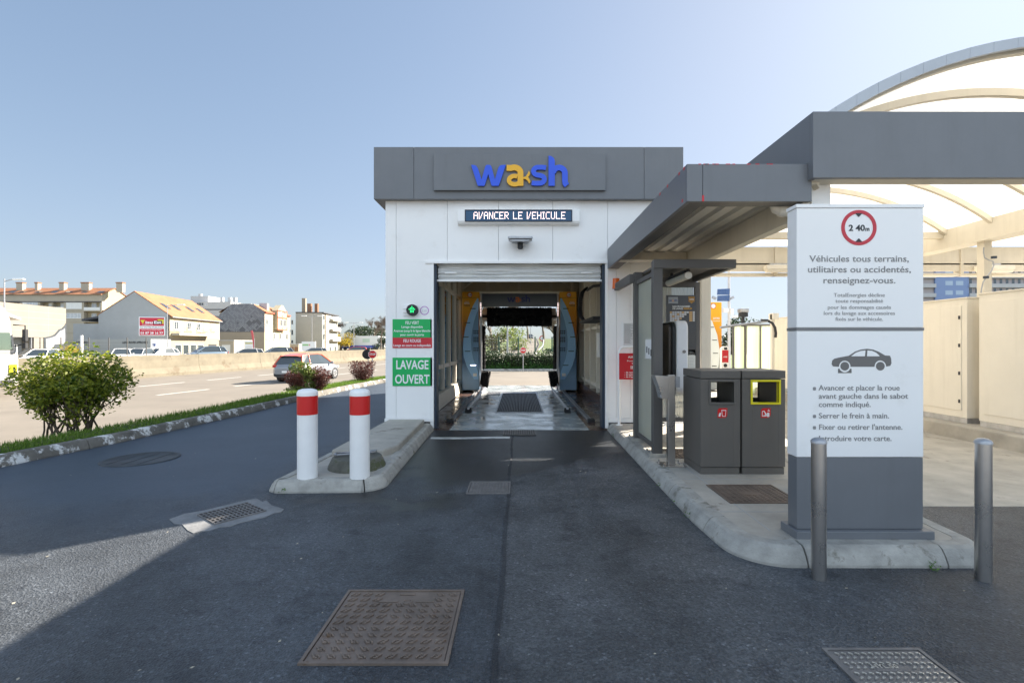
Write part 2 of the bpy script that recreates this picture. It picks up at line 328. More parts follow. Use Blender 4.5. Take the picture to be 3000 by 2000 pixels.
M['white_paint'] = mat('white_paint', (.88, .88, .87), .45, var=.03, vscale=8, dirt=((.55, .53, .49), 6, .67))
M['joint'] = mat('joint_dark', (.36, .37, .38), .7)
M['anth'] = mat('anthracite_metal', (.16, .17, .185), .42, var=.07, streak=.12, vscale=1.7, spec=.5)
M['anth2'] = mat('grey_brown_metal', (.115, .11, .105), .5, var=.05, vscale=3)
M['bin'] = mat('bin_grey', (.125, .115, .103), .5, var=.05, streak=.12, vscale=4)
M['black'] = mat('black', (.012, .013, .015), .5)
M['dark'] = mat('dark_rubber', (.03, .032, .036), .7)
M['navy'] = mat('navy', (.02, .035, .06), .5)
M['steel'] = mat('brushed_steel', (.52, .50, .48), .27, metal=1, var=.06, vscale=3, bump=.01, bscale=300)
M['galv'] = mat('galvanised', (.42, .43, .45), .45, metal=.8, var=.2, vscale=8)
M['cream'] = mat('cream_steel', (.66, .61, .51), .5, var=.05, streak=.2, vscale=2)
M['cream_white'] = mat('cream_cabinet', (.80, .755, .66), .45, var=.04, streak=.18, vscale=1.5)
M['corr'] = mat('corrugated_cream', (.70, .66, .57), .5, var=.10, vscale=1.5, dirt=((.35, .32, .27), 3, .66))
M['beige'] = mat('interior_beige', (.62, .56, .44), .7, var=.05)
M['red'] = mat('red', (.62, .012, .012), .35)
M['sign_red'] = mat('sign_red', (.55, .02, .03), .45)
M['sign_green'] = mat('sign_green', (.0, .42, .10), .45, var=.06, vscale=4)
M['txt_white'] = mat('lettering_white', (.85, .86, .86), .5)
M['txt_grey'] = mat('lettering_grey', (.20, .20, .20), .5)
M['txt_black'] = mat('lettering_black', (.02, .025, .03), .5)
M['blue'] = mat('logo_blue', (.025, .10, .72), .35)
M['blue_edge'] = mat('logo_blue_return', (.01, .03, .30), .4)
M['amber'] = mat('logo_amber', (.85, .45, .02), .35)
M['amber_edge'] = mat('logo_amber_return', (.35, .17, .01), .4)
M['yellow'] = mat('yellow_frame', (.80, .70, .01), .4)
M['iron'] = mat('rusty_cast_iron', (.20, .155, .125), .5, metal=.35, var=.35, vscale=4, bump=.15, bscale=60, dirt=((.16, .10, .06), 7, .6))
M['iron2'] = mat('worn_cast_iron', (.20, .19, .185), .5, metal=.4, var=.25, vscale=7, bump=.15, bscale=80)
M['iron_dark'] = mat('dark_cast_iron', (.055, .062, .07), .6, metal=.2, var=.3, vscale=5)
M['grate'] = mat('dark_grating', (.03, .033, .036), .4, metal=.5)
M['glass'] = clear('clear_glass', (.92, .95, .94), .02)
M['frost'] = clear('frosted_glass', (.86, .88, .76), .0, .35, trans=.85)
M['ribbed'] = clear('ribbed_polycarbonate', (.80, .82, .80), .03, .2, trans=.5)
M['poly_green'] = clear('green_tinted_screen', (.84, .92, .78), .02, .2, trans=.75)
M['vault'] = vaultmat()
M['pane'] = mat('window_pane', (.05, .065, .075), .06, spec=.8)
M['pane_l'] = mat('window_pane_curtained', (.48, .50, .52), .15, var=.2, vscale=2)
M['led'] = mat('led_dots', (1.0, .76, .70), .5, emit=.75)
M['led_green'] = mat('led_green', (.02, .9, .25), .5, emit=.6)
M['led_lit'] = mat('lit_slot', (.85, .75, 1.0), .5, emit=1.3)
M['led_back'] = mat('led_back', (.02, .085, .18), .3)
M['worn_metal'] = mat('worn_metal', (.50, .48, .44), .32, metal=.7, var=.2, vscale=20)
M['rim_flashing'] = mat('rim_flashing', (.46, .50, .55), .5, var=.06)
M['grass_soil'] = mat('verge_soil', (.07, .085, .03), .95, var=.4, vscale=6, bump=.8, bscale=40)
M['earth'] = mat('earth', (.20, .19, .14), .95, var=.3, vscale=.2)
M['tile'] = mat('tile_brown', (.11, .055, .04), .22, var=.2, vscale=6, spec=.6)
M['line'] = mat('road_paint', (.48, .48, .45), .6, var=.06, vscale=3)
# ------------------------------------------------------------------ ground, road, verge, islands
mb = MB(); mb.lathe([(900, -.46), (900, -.45)], (0, 60, 0), 64); struct('ground', mb, M['earth'])
KERB = [(-8.9, -12), (-7.35, 0), (-6.72, 6.4), (-6.45, 8.2), (-6.2, 11.5), (-6.12, 14.2), (-5.9, 17.5), (-5.55, 20.3), (-4.9, 22.0), (-4.0, 22.9)]
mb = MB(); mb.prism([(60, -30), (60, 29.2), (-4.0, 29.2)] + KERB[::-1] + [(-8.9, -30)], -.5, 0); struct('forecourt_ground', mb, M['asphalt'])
mb = MB(); pts_l, pts_r = [], []
for i in range(90):
    y = 1.2 + i * (8.0 / 89); x = -.115 + .006 * math.sin(i * .31)
    pts_l.append((x - .012 - .014 * random.random(), y)); pts_r.append((x + .008 + .010 * random.random(), y))
mb.prism(pts_l[::-1] + pts_r, -.01, .0045) if False else mb.prism(pts_l + pts_r[::-1], -.01, .0045)
struct('road_joint', mb, M['seam'])
mb = MB(); mb.prism([(3.52, 4.92), (40, 4.92), (40, 29), (3.52, 29)], -.01, .004); struct('yard_ground', mb, M['concrete'])
mb = MB(); mb.prism([(-3.0, 18.9), (3.4, 18.9), (3.4, 29.1), (-4.5, 29.1)], -.01, .004); struct('exit_road', mb, M['road'])
mb = MB(); mb.prism([(-60, -60), (60, -60), (60, -4.5), (-60, -4.5)], -.01, .005); struct('yard_ground', mb, M['concrete'])
u = Vector((.174, .985, 0)); nrm = Vector((.985, -.174, 0)); P0 = Vector((-9.35, 13.07, 0)); ROADROT = -math.atan2(.174, .985)
def RD(s, t, z=-.4): q = P0 + u * s - nrm * t; return Vector((q.x, q.y, z))
mb = MB(); a = [RD(s, t) for s, t in ((-45, -3), (200, -3), (200, 15.7), (-45, 15.7))]
mb.prism([(p.x, p.y) for p in a], -.44, -.40); struct('road', mb, M['road'])
mb = MB(); a = [RD(s, t) for s, t in ((-60, 16.2), (240, 16.2), (240, 34), (-60, 34))]
mb.prism([(p.x, p.y) for p in a], -.44, -.41); struct('far_carriageway', mb, M['road'])
mb = MB()
for t, s0 in ((5.75, 5.45), (10.1, 8.7)):
    for k in range(-4, 20):
        s = s0 + k * 4.05; c = RD(s + 1.27, t); mb.obox((c.x, c.y, -.398), (.16, 2.55, .004), ROADROT)
struct('lane_markings', mb, M['line'])
def strip(path, off, z0, z1, mb):      # sheet between a path and the same path shifted left
    pass
# verge beside the lane: grass on a low crest, kerb stones with flaking paint
def offset(path, d):
    out = []
    for i, p in enumerate(path):
        a = Vector(path[max(i - 1, 0)]); b = Vector(path[min(i + 1, len(path) - 1)]); t = (b - a).normalized()
        out.append((p[0] - t.y * d, p[1] + t.x * d))
    return out
crest = offset(KERB, .16); far = offset(KERB, .85); foot = offset(KERB, 2.6)
mb = MB()
for i in range(len(KERB) - 1):
    def V(pth, k, z): return (pth[k][0], pth[k][1], z)
    mid = offset(KERB, .5)
    for A, za, B, zb in ((crest, .12, mid, .16), (mid, .16, far, .10), (far, .10, foot, -.44)):
        mb.add([V(A, i, za), V(A, i + 1, za), V(B, i + 1, zb), V(B, i, zb)], [(0, 1, 2, 3)], 0, True)
o = struct('verge', mb, M['grass_soil'])
def kerb(name, path, w, h, m, length=1.0, slope=.05, gap=.012, bev=.014):
    """kerb stones laid one after another along the path, inside on its left; a stone may run round a bend"""
    mb = MB(); P = [Vector(p) for p in path]; I = [Vector(p) for p in offset(path, w)]
    cum = [0]
    for i in range(len(P) - 1): cum.append(cum[-1] + (P[i + 1] - P[i]).length)
    n = max(1, round(cum[-1] / length)); st = cum[-1] / n
    def at(q):
        i = max(k for k in range(len(P) - 1) if cum[k] <= q + 1e-9); t = (q - cum[i]) / (cum[i + 1] - cum[i]); return P[i].lerp(P[i + 1], t), I[i].lerp(I[i + 1], t)
    for k in range(n):
        a, b = k * st + gap / 2, (k + 1) * st - gap / 2; qs = [a] + [c for c in cum if a + .02 < c < b - .02] + [b]; dz = random.uniform(-.004, .004); rings = []
        for q in qs:
            o, i_ = at(q); L = lambda t, z: ((o + (i_ - o) * t).x, (o + (i_ - o) * t).y, z)
            rings.append([L(0, -.1), L(0, .02), L(slope * .45 / w, h * .55 + dz), L(slope / w, h * .88 + dz), L((slope + .03) / w, h + dz), L(1, h + dz), L(1, -.1)])
        v = [p for r_ in rings for p in r_]; m_ = len(rings)
        fs = [(j * 7 + i, (j + 1) * 7 + i, (j + 1) * 7 + i + 1, j * 7 + i + 1) for j in range(m_ - 1) for i in range(6)] + [tuple(range(7)), tuple(range((m_ - 1) * 7, m_ * 7))[::-1]]
        mb.add(v, fs)
    return struct(name, mb, m, bev=bev)
def dense(path, n):
    out = []
    for i in range(len(path) - 1):
        for k in range(n): out.append(tuple(Vector(path[i]).lerp(Vector(path[i + 1]), k / n)))
    return out + [path[-1]]
kerb('verge_kerb', KERB, .17, .15, M['kerb_paint'], 1.0)
# left island
def arc(cx, cy, r, a0, a1, n): return [(cx + r * math.cos(R(a0 + (a1 - a0) * i / n)), cy + r * math.sin(R(a0 + (a1 - a0) * i / n))) for i in range(n + 1)]
LI = [(-2.50, 9.25), (-2.70, 5.62), (-2.71, 5.42), (-2.61, 5.35), (-1.70, 5.38)] + arc(-1.78, 5.68, .30, -75, -5, 8) + [(-1.50, 6.1), (-1.58, 9.25)]
kerb('kerb', LI, .17, .13, M['kerb'], .95, slope=.055)
ins = offset(LI, .165)
mb = MB(); mb.prism(ins, -.05, .124); struct('pavement', mb, M['concrete'])
mb = MB(); mb.prism([(-2.46, 6.55), (-1.78, 6.55), (-1.66, 6.9), (-1.74, 9.2), (-2.40, 9.2)], .10, .215); struct('pavement_step', mb, M['concrete'], bev=.025)
# right island
RI = [(1.62, 9.25), (1.57, 6.0), (1.55, 4.5), (1.575, 4.05)] + arc(1.99, 3.98, .41, 185, 262, 9) + [(3.15, 3.57)] + arc(3.2, 3.87, .30, -85, -10, 8) + [(3.52, 4.4), (3.52, 9.25)]
kerb('kerb', RI, .19, .13, M['kerb'], 1.0, slope=.06)
mb = MB(); mb.prism(offset(RI, .185), -.05, .125); struct('pavement', mb, M['concrete'])
# slab joints scored in the right island
mb = MB()
for a, b in (((1.74, 5.45), (3.3, 5.45)), ((1.74, 7.6), (3.3, 7.6)), ((1.98, 3.95), (1.98, 9.2)), ((1.76, 4.4), (3.3, 4.4))):
    a = Vector(a); b = Vector(b); d = (b - a).normalized(); q = Vector((-d.y, d.x)) * .005
    mb.prism([tuple(a - q), tuple(b - q), tuple(b + q), tuple(a + q)], .12, .1265)
struct('pavement_joints', mb, M['joint'])
mb = MB(); mb.box(7.35, 12, 4.9, 16, -.1, .24); struct('plinth_ground', mb, M['concrete'], bev=.03)

# grass blades on the verge
rg = random.Random(3); mb = MB()
def on_path(path, q):
    i = min(int(q), len(path) - 2); return Vector(path[i]).lerp(Vector(path[i + 1]), q - i)
for _ in range(26000):
    q = rg.uniform(1.8, len(KERB) - 1); a = on_path(crest, q); b = on_path(foot, q)
    t = rg.random() ** 1.6 * .5; p = a.lerp(b, t)
    z = .12 + .03 * min(1, t / .13) if t < .28 else .10 - .5 * (t - .28) / .72
    h = rg.uniform(.03, .085) * (1.25 if p.y > 9 else 1); an = rg.uniform(0, 6.28); wd = rg.uniform(.004, .009) * (1 if p.y < 12 else 1.6)
    dx, dy = math.cos(an) * wd, math.sin(an) * wd; lx, ly = rg.uniform(-.04, .04), rg.uniform(-.04, .04)
    mb.add([(p.x - dx, p.y - dy, z - .01), (p.x + dx, p.y + dy, z - .01), (p.x + lx, p.y + ly, z + h)], [(0, 1, 2)])
g = mb.build('grass', leafmat('grass_blades', (.07, .16, .016), (.20, .30, .04), .45), origin=False)
tag(g, 'short green grass growing on the verge behind the kerb', 'grass', kind='stuff')

# ------------------------------------------------------------------ covers and drains in the ground
def cover_plate(name, label, x0, x1, y0, y1, m, pattern, loc_z=.004, m2=None):
    t = thing(name, label, 'manhole cover', ((x0 + x1) / 2, y0, 0))
    mb = MB(); f = .018
    for a in ((x0, x1, y0, y0 + f), (x0, x1, y1 - f, y1), (x0, x0 + f, y0 + f, y1 - f), (x1 - f, x1, y0 + f, y1 - f)): mb.box(*a, -.03, loc_z + .008)
    mb.build('frame', m, t)
    mb = MB(); mb.box(x0 + f + .004, x1 - f - .004, y0 + f + .004, y1 - f - .004, -.03, loc_z + .003)
    pattern(mb, x0 + .03, x1 - .03, y0 + .03, y1 - .03, loc_z + .003)
    mb.build('lid', [m, m2 or m], t, bev=.0015, seg=1)
    return t
def pat_angles(mb, x0, x1, y0, y1, z):
    n = 9; sx = (x1 - x0) / n; sy = (y1 - y0) / 11
    for i in range(n):
        for j in range(11):
            cx, cy = x0 + sx * (i + .5), y0 + sy * (j + .5)
            if j >= 9 and 3 <= i <= 6 : continue
            q = 1 if (i - 4 + .01) * (j - 5) > 0 else -1
            mb.obox((cx - .014, cy, z + .0045), (.008, .040, .009), q * R(35)); mb.obox((cx + .014, cy, z + .0045), (.008, .040, .009), q * R(35))
            mb.obox((cx, cy + .013, z + .003), (.024, .007, .006)); mb.obox((cx, cy - .013, z + .003), (.024, .007, .006)); mb.obox((cx, cy, z + .003), (.024, .006, .006), q * R(20))
    mb.lathe([(.030, 0), (.030, .006), (.022, .006), (.022, .001)], ((x0 + x1) / 2 + .04, y1 - .12, z), 20)
    mb.box((x0 + x1) / 2 - .03, (x0 + x1) / 2 + .07, y1 - .035, y1 - .030, z, z + .006)
    mb.box((x0 + x1) / 2 - .14, (x0 + x1) / 2 - .02, y1 - .125, y1 - .105, z, z + .005); mb.box((x0 + x1) / 2 + .09, (x0 + x1) / 2 + .20, y1 - .125, y1 - .105, z, z + .005)
def pat_ell(mb, x0, x1, y0, y1, z):
    n = 13; m = 12; sx = (x1 - x0) / n; sy = (y1 - y0) / m
    for i in range(n):
        for j in range(m):
            cx, cy = x0 + sx * (i + .5), y0 + sy * (j + .5)
            if j == m - 4 and 4 <= i <= 8: continue
            if j % 2: mb.obox((cx, cy, z + .0045), (.018, .007, .009), R(-20), 1); mb.obox((cx + .006, cy - .006, z + .0045), (.007, .013, .009), R(-20), 1)
            else: mb.obox((cx, cy, z + .0045), (.018, .007, .009), R(20), 1); mb.obox((cx + .006, cy + .006, z + .0045), (.007, .013, .009), R(20), 1)
    mb.box(x0 + sx * 3.9, x0 + sx * 8.7, y0 + sy * (m - 4) + .001, y0 + sy * (m - 3) - .001, z, z + .002)
def pat_bars(nx, ny, k=.55):
    def f(mb, x0, x1, y0, y1, z):
        sx = (x1 - x0) / nx; sy = (y1 - y0) / ny
        for i in range(nx):
            for j in range(ny):
                if abs(i - nx / 2 + .5) < 1.3 and abs(j - ny / 2 + .5) < 1: continue
                cx, cy = x0 + sx * (i + .5), y0 + sy * (j + .5); mb.box(cx - sx * .3, cx + sx * .3, cy - sy * k / 2, cy + sy * k / 2, z, z + .005)
    return f
cover_plate('access_cover', 'large square rust-brown iron access cover with raised angle pattern, set in the front asphalt', -1.105, -.355, 2.49, 3.24, M['iron'], pat_angles)
c = cover_plate('access_cover', 'worn grey iron cover with L-shaped studs, marked HYL.50, right of the asphalt joint', 1.58, 2.09, 2.10, 2.62, M['iron2'], pat_ell, m2=M['worn_metal'])
text('HYL.50', 1.80, 2.455, .0095, .030, M['worn_metal'], c, flat=True, bold=.03, ext=.003)
cover_plate('access_cover', 'small square grey iron cover against the asphalt joint, midway to the wash entrance', -.57, -.10, 5.33, 5.79, M['iron2'], pat_bars(12, 9))
cover_plate('access_cover', 'brown iron cover in the concrete island in front of the two bins', XX(1650, 5.2) - .12, 2.62, 4.62, 5.22, M['iron'], pat_bars(11, 12, .6), .127)
cover_plate('access_cover', 'brown iron cover in the island behind the steel dispenser post', 1.93, 2.42, 6.45, 7.0, M['iron'], pat_bars(10, 10, .6), .127)
# wet drain at the bay threshold
t = thing('drain_grate', 'wet cast iron drain grate at the wash entrance threshold', 'drain', (0, 8.75, 0)); mb = MB()
mb.box(-.29, .29, 8.72, 9.22, -.03, .004)
mb.build('pit', M['black'], t); mb = MB()
for i in range(15): mb.box(-.29 + i * .04, -.27 + i * .04, 8.72, 9.22, .002, .014)
for j in range(5): mb.box(-.29, .29, 8.72 + j * .12, 8.74 + j * .12, .004, .0125)
mb.build('grating', M['iron2'], t)
# drain in its concrete patch on the left lane
t = thing('drain_grate', 'iron drain grate set askew in a ragged concrete patch on the left lane', 'drain', (-2.7, 4.7, 0))
pt = []
for x, y in ((205, 260), (300, 225), (420, 205), (520, 180), (640, 150), (750, 128), (790, 150), (810, 140), (850, 175), (890, 185), (925, 198), (905, 215), (860, 222), (800, 250), (730, 262), (640, 285), (590, 305), (520, 310), (455, 332), (400, 335), (355, 347), (320, 330), (285, 292), (240, 290)):
    pt.append(G((x / 2.138 + 400) / 1.2755, (y / 2.138 + 1400) / 1.2755))
mb = MB(); mb.prism([(p.x, p.y) for p in pt][::-1], -.01, .005); mb.build('concrete_patch', mat('patch_concrete', (.20, .205, .21), .8, var=.3, vscale=5, bump=.3, bscale=40), t)
c0, ex, ey = Vector((-2.69, 4.42, 0)), Vector((.27, .35, 0)), Vector((-.30, .24, 0)); rz = math.atan2(.35, .27); lx, ly = ex.length, ey.length
mb = MB(); cc = c0 + ex / 2 + ey / 2; mb.obox((cc.x, cc.y, .0), (lx, ly, .012), rz); mb.build('pit', M['black'], t)
mb = MB()
for i in range(13): p = c0 + ex * (i / 12) + ey / 2; mb.obox((p.x, p.y, .010), (.010, ly, .012), rz)
for j in range(7): p = c0 + ey * (j / 6) + ex / 2; mb.obox((p.x, p.y, .0105), (lx + .01, .010, .014), rz)
mb.build('grating', M['iron2'], t)
# round cover in the left lane
t = thing('inspection_cover', 'round flush cover near the verge kerb in the left lane', 'manhole cover', (-5.2, 6.95, 0))
mb = MB(); mb.lathe([(.46, .0), (.46, .010), (.41, .010), (.41, .007), (.0, .007)], (-5.25, 6.95, 0), 36); mb.build('frame', M['iron_dark'], t)
mb = MB()
for k in (-.2, 0, .2): mb.box(-5.25 + k - .008, -5.25 + k + .008, 6.6, 7.3, .0, .0095)
mb.build('lid_joint', M['dark'], t)

# ------------------------------------------------------------------ bollards
def white_bollard(x, y, label):
    t = thing('traffic_bollard', label, 'bollard', (x, y, .12), group='red and white bollards on the left island'); r = .107
    mb = MB(); mb.lathe([(r, .0), (r, .70)], (x, y, .122), 40); mb.build('post', M['white_paint'], t)
    mb = MB(); mb.lathe([(r + .0025, .70), (r + .0025, .905)], (x, y, .122), 40); mb.build('red_band', M['red'], t)
    mb = MB(); mb.lathe([(r + .004, .905), (r + .004, .935), (r * .99, .950), (r * .88, .966), (r * .55, .978), (.001, .982)], (x, y, .122), 40); mb.build('cap', M['white_paint'], t)
white_bollard(-2.345, 5.54, 'white bollard with red band at the left corner of the left island')
white_bollard(-1.765, 5.54, 'white bollard with red band in front of the round concrete base, nearer the wash entrance')
def steel_bollard(x, y, label):
    t = thing('steel_bollard', label, 'bollard', (x, y, 0), group='steel bollards before the information pylon'); r = .047
    mb = MB(); mb.lathe([(r, 0), (r, .935)], (x, y, -.01), 32); mb.build('post', M['steel'], t)
    mb = MB(); mb.lathe([(r + .003, .932), (r + .003, .945), (r * .9, .957), (r * .6, .967), (.001, .972)], (x, y, -.01), 32); mb.build('cap', M['galv'], t)
steel_bollard(2.045, 3.42, 'brushed steel bollard standing in front of the pylon, covering its last text line')
steel_bollard(3.15, 3.40, 'brushed steel bollard at the outer corner of the right island, clear of the pylon')
# round concrete base with a metal loop
t = thing('concrete_base', 'round mossy concrete base with a steel loop, behind the bollards', 'concrete base', (-1.95, 6.02, .12))
mb = MB(); mb.lathe([(.335, 0), (.33, .03), (.285, .125), (.27, .135), (.001, .135)], (-1.95, 6.02, .122), 40, smooth=False); mb.build('block', mat('mossy_concrete', (.13, .13, .11), .95, var=.35, vscale=6, bump=.6, bscale=40, dirt=((.09, .10, .05), 5, .56)), t)
mb = MB(); mb.tube([(-2.16, 5.92, .285), (-2.20, 5.95, .285), (-2.20, 6.02, .285), (-1.90, 6.10, .29), (-1.75, 6.14, .29), (-1.75, 6.06, .29), (-1.90, 6.01, .288), (-2.16, 5.92, .285)], .012)
mb.obox((-1.95, 6.06, .268), (.10, .10, .024), R(15)); mb.build('steel_loop', M['galv'], t)

# litter: pale leaf scraps and grit blown over the asphalt
rg = random.Random(77); mb = MB()
for _ in range(190):
    x = rg.uniform(-5.5, 3.4); y = 1.8 + 8 * rg.random() ** 1.5; s_ = rg.uniform(.003, .010) * (1 + y * .08); an = rg.uniform(0, 6.28); z = .006
    if -2.75 < x < -1.4 and y > 5.2: z = .127
    if x > 1.55 and y > 3.5: z = .128
    p = Vector((x, y, z)); a = Vector((math.cos(an), math.sin(an), .15)) * s_; b = Vector((-math.sin(an), math.cos(an), .2)) * s_ * rg.uniform(.4, .8)
    mb.add([p - a, p + b, p + a, p - b], [(0, 1, 2, 3)])
g = mb.build('litter', mat('leaf_scraps', (.42, .38, .30), .8), origin=False); tag(g, 'tiny pale leaf scraps and grit scattered over the asphalt', 'litter', kind='stuff')
rg = random.Random(78); mb = MB()      # weeds in the kerb joints and along the kerb foot
for c_, n_ in (((2.93, 3.555), 40), ((1.555, 4.6), 26), ((1.57, 4.9), 18), ((1.58, 5.6), 18), ((1.62, 8.6), 40), ((-2.52, 5.33), 18)):
    for _ in range(n_):
        p = Vector((c_[0] + rg.gauss(0, .02), c_[1] + rg.gauss(0, .03), rg.uniform(0, .05))); a = Vector((rg.gauss(0, 1), rg.gauss(-.4, 1), rg.gauss(.8, .6))).normalized(); b = a.orthogonal().normalized(); s_ = rg.uniform(.012, .03); mb.add([p, p + a * s_ * .5 + b * s_ * .25, p + a * s_, p + a * s_ * .5 - b * s_ * .25], [(0, 1, 2, 3)])
g = mb.build('weeds', leafmat('kerb_weed', (.05, .14, .02), (.14, .26, .04), .4), origin=False); tag(g, 'small green weeds sprouting from the joints of the island kerb', 'weeds', kind='stuff')
# ------------------------------------------------------------------ logo
def logo(parent, cx, y, z, h, depth, ma, mb_, edge_a=None, edge_b=None):
    """the four rounded letters of the shop mark; h = x-height; built in the XZ plane facing -Y"""
    def arcp(cx, cz, r, a0, a1, n=14, sx=1): return [(cx + sx * r * math.cos(R(a0 + (a1 - a0) * i / n)), cz + r * math.sin(R(a0 + (a1 - a0) * i / n))) for i in range(n + 1)]
    T = .30
    def stroke(path, t0=T, t1=None):
        t1 = t0 if t1 is None else t1; L, Rr = [], []
        for i, p in enumerate(path):
            a = Vector(path[max(i - 1, 0)]); b = Vector(path[min(i + 1, len(path) - 1)]); d = (b - a).normalized(); t = (t0 + (t1 - t0) * i / (len(path) - 1)) / 2
            L.append((p[0] - d.y * t, p[1] + d.x * t)); Rr.append((p[0] + d.y * t, p[1] - d.x * t))
        return L + Rr[::-1]
    shapes = {}
    # w : left stem leaf-cut, two valleys, all as one outline
    wv = [(0, 1.0), (.10, 1.0), (.24, .96), (.33, .82), (.50, .30), (.68, .93), (.74, 1.0), (.90, 1.0), (.97, .92), (1.14, .30), (1.30, .86), (1.38, .97), (1.52, 1.0), (1.66, 1.0), (1.34, .05), (1.30, .0), (1.00, .0), (.96, .05), (.82, .56), (.66, .05), (.62, .0), (.34, .0), (.30, .05)]
    shapes['w'] = (0, [wv], 'w')
    a_top = stroke([(.06, .86)] + arcp(.42, .62, .26, 118, 0, 12, 1.15) + [(.72, .14), (.72, .0)], .28)
    a_bowl = stroke(arcp(.44, .27, .20, 62, 400, 26, 1.35), .21)
    tail = [(.84, .40), (.98, .46), (1.06, .58), (1.12, .72), (1.18, .60), (1.14, .48), (1.08, .42), (1.14, .34), (1.20, .20), (1.14, .10), (1.06, .24), (.96, .32), (.84, .34)]
    shapes['a'] = (1.64, [a_top, a_bowl, tail], 'a')
    s_ = stroke([(.74, .86), (.56, .89)] + arcp(.36, .70, .185, 80, 262, 10, 1.2) + arcp(.44, .31, .185, 82, -98, 10, 1.2) + [(.22, .12), (.06, .15)], .23)
    shapes['s'] = (2.84, [s_], 's')
    h1 = [(0, 0), (.30, 0), (.30, 1.2), (.24, 1.34), (.12, 1.42), (0, 1.44)]
    h2 = stroke([(.22, .60)] + arcp(.50, .60, .27, 165, 0, 12, 1.05) + [(.785, .25), (.80, .12), (.88, .02)], .27)
    shapes['h'] = (3.70, [h1, h2], 'h')
    W = 4.70; objs = []
    for k, (ox, polys, nm) in shapes.items():
        fm, em = (mb_, edge_b) if k == 'a' else (ma, edge_a)
        mb = MB()
        for i, pl in enumerate(polys):
            pts = [(cx + (ox + px - W / 2) * h, z + pz * h) for px, pz in pl]
            n = len(pts)
            ar = sum(pts[q][0] * pts[(q + 1) % n][1] - pts[(q + 1) % n][0] * pts[q][1] for q in range(n))
            if ar < 0: pts = pts[::-1]
            y1 = y - depth - .0008 * i * (1 if depth > .005 else .4)
            # front, back, sides
            from mathutils.geometry import tessellate_polygon
            tri = tessellate_polygon([[Vector((p[0], p[1], 0)) for p in pts]])
            mb.add([(p[0], y1, p[1]) for p in pts], [tuple(t_) for t_ in tri], 0)
            mb.add([(p[0], y1, p[1]) for p in pts] + [(p[0], y, p[1]) for p in pts], [(q, n + q, n + (q + 1) % n, (q + 1) % n) for q in range(n)], 1 if em else 0)
        objs.append(mb.build('letter', [fm, em or fm], parent))
    return objs

# ------------------------------------------------------------------ car wash building
YF, YB = 9.30, 17.5            # front and rear planes
XL, XR = -2.49, 2.83
bd = thing('car_wash_building', 'white panelled car wash hall with grey roof band and open drive-through bay', 'building', (0, YF, 0))
mb = MB(); g = .0025
def wallpanel(x0, x1, z0, z1, y=YF): mb.box(x0 + g, x1 - g, y, y + .06, z0 + g, z1 - g)
seams = [XL, XL + .20, -1.60 + .26, -.39, .62, 1.64, XR]
for a, b in list(zip(seams, seams[1:]))[2:]: wallpanel(a, b, 3.12, 4.30)
wallpanel(seams[1], seams[2], 3.12, 4.30)
wallpanel(XL, XL + .20, .215, 4.30); wallpanel(XL + .20, -1.605, .215, 3.125)
wallpanel(1.645, 1.80, .215, 3.12); wallpanel(1.80, 2.06, .215, 3.12); wallpanel(2.06, XR, 2.3, 3.12); wallpanel(2.06, XR, .215, 2.3)
mb.build('front_wall', M['white'], bd, bev=.003)
mb = MB()
mb.box(XL + .02, -1.64, YF + .055, YF + .16, .12, 4.3); mb.box(1.66, XR - .02, YF + .055, YF + .16, .12, 4.3); mb.box(-1.64, 1.66, YF + .055, YF + .16, 3.14, 4.3)
mb.build('wall_core', M['joint'], bd)
for q in ((XL - .012, -1.60, YF - .02, YF + .03, .155, .214), (1.66, XR, YF - .012, YF + .03, .14, .214)): mb = MB(); mb.box(*q); mb.build('base_flashing', M['white'], bd, bev=.004)
mb = MB(); mb.box(-1.74, 1.70, YF - .03, YF + .0, 3.085, 3.135); mb.box(-1.655, -1.59, YF - .012, YF + .20, .03, 3.085); mb.box(1.595, 1.655, YF - .012, YF + .20, .03, 3.085)
mb.build('door_frame', M['white'], bd, bev=.004)
for q in ((-1.588, -1.545), (1.545, 1.593)): mb = MB(); mb.box(q[0], q[1], YF + .03, YF + .30, .02, 3.08); mb.build('door_guide', M['navy'], bd, bev=.004)
# rolled door curtain bunched under the lintel
mb = MB(); rnd = random.Random(5); prof = []
for i in range(29):
    z = 2.80 + i * .0107; prof.append((YF + .13 + .035 * math.sin(i * .9) + rnd.uniform(-.006, .006), z))
n = 44
vs = []
for j in range(n + 1):
    x = -1.53 + 3.06 * j / n
    for y, z in prof: vs.append((x, y + .014 * math.sin(j * .55 + z * 9) * math.sin(z * 23), z + .012 * math.sin(j * .33) * (z > 2.9)))
k = len(prof); mb.add(vs, [(j * k + i, (j + 1) * k + i, (j + 1) * k + i + 1, j * k + i + 1) for j in range(n) for i in range(k - 1)], 0, True)
dc = mb.build('door_curtain', mat('door_fabric', (.72, .73, .72), .6, var=.06, vscale=4), bd)
mb = MB(); mb.box(-1.55, 1.55, YF + .10, YF + .16, 2.765, 2.80); mb.box(-1.53, 1.53, YF + .085, YF + .10, 2.965, 2.98); mb.box(-1.40, -1.18, YF + .080, YF + .09, 2.915, 2.94); mb.box(1.15, 1.37, YF + .080, YF + .09, 2.915, 2.94); mb.build('bottom_bar', M['white'], dc, bev=.004)
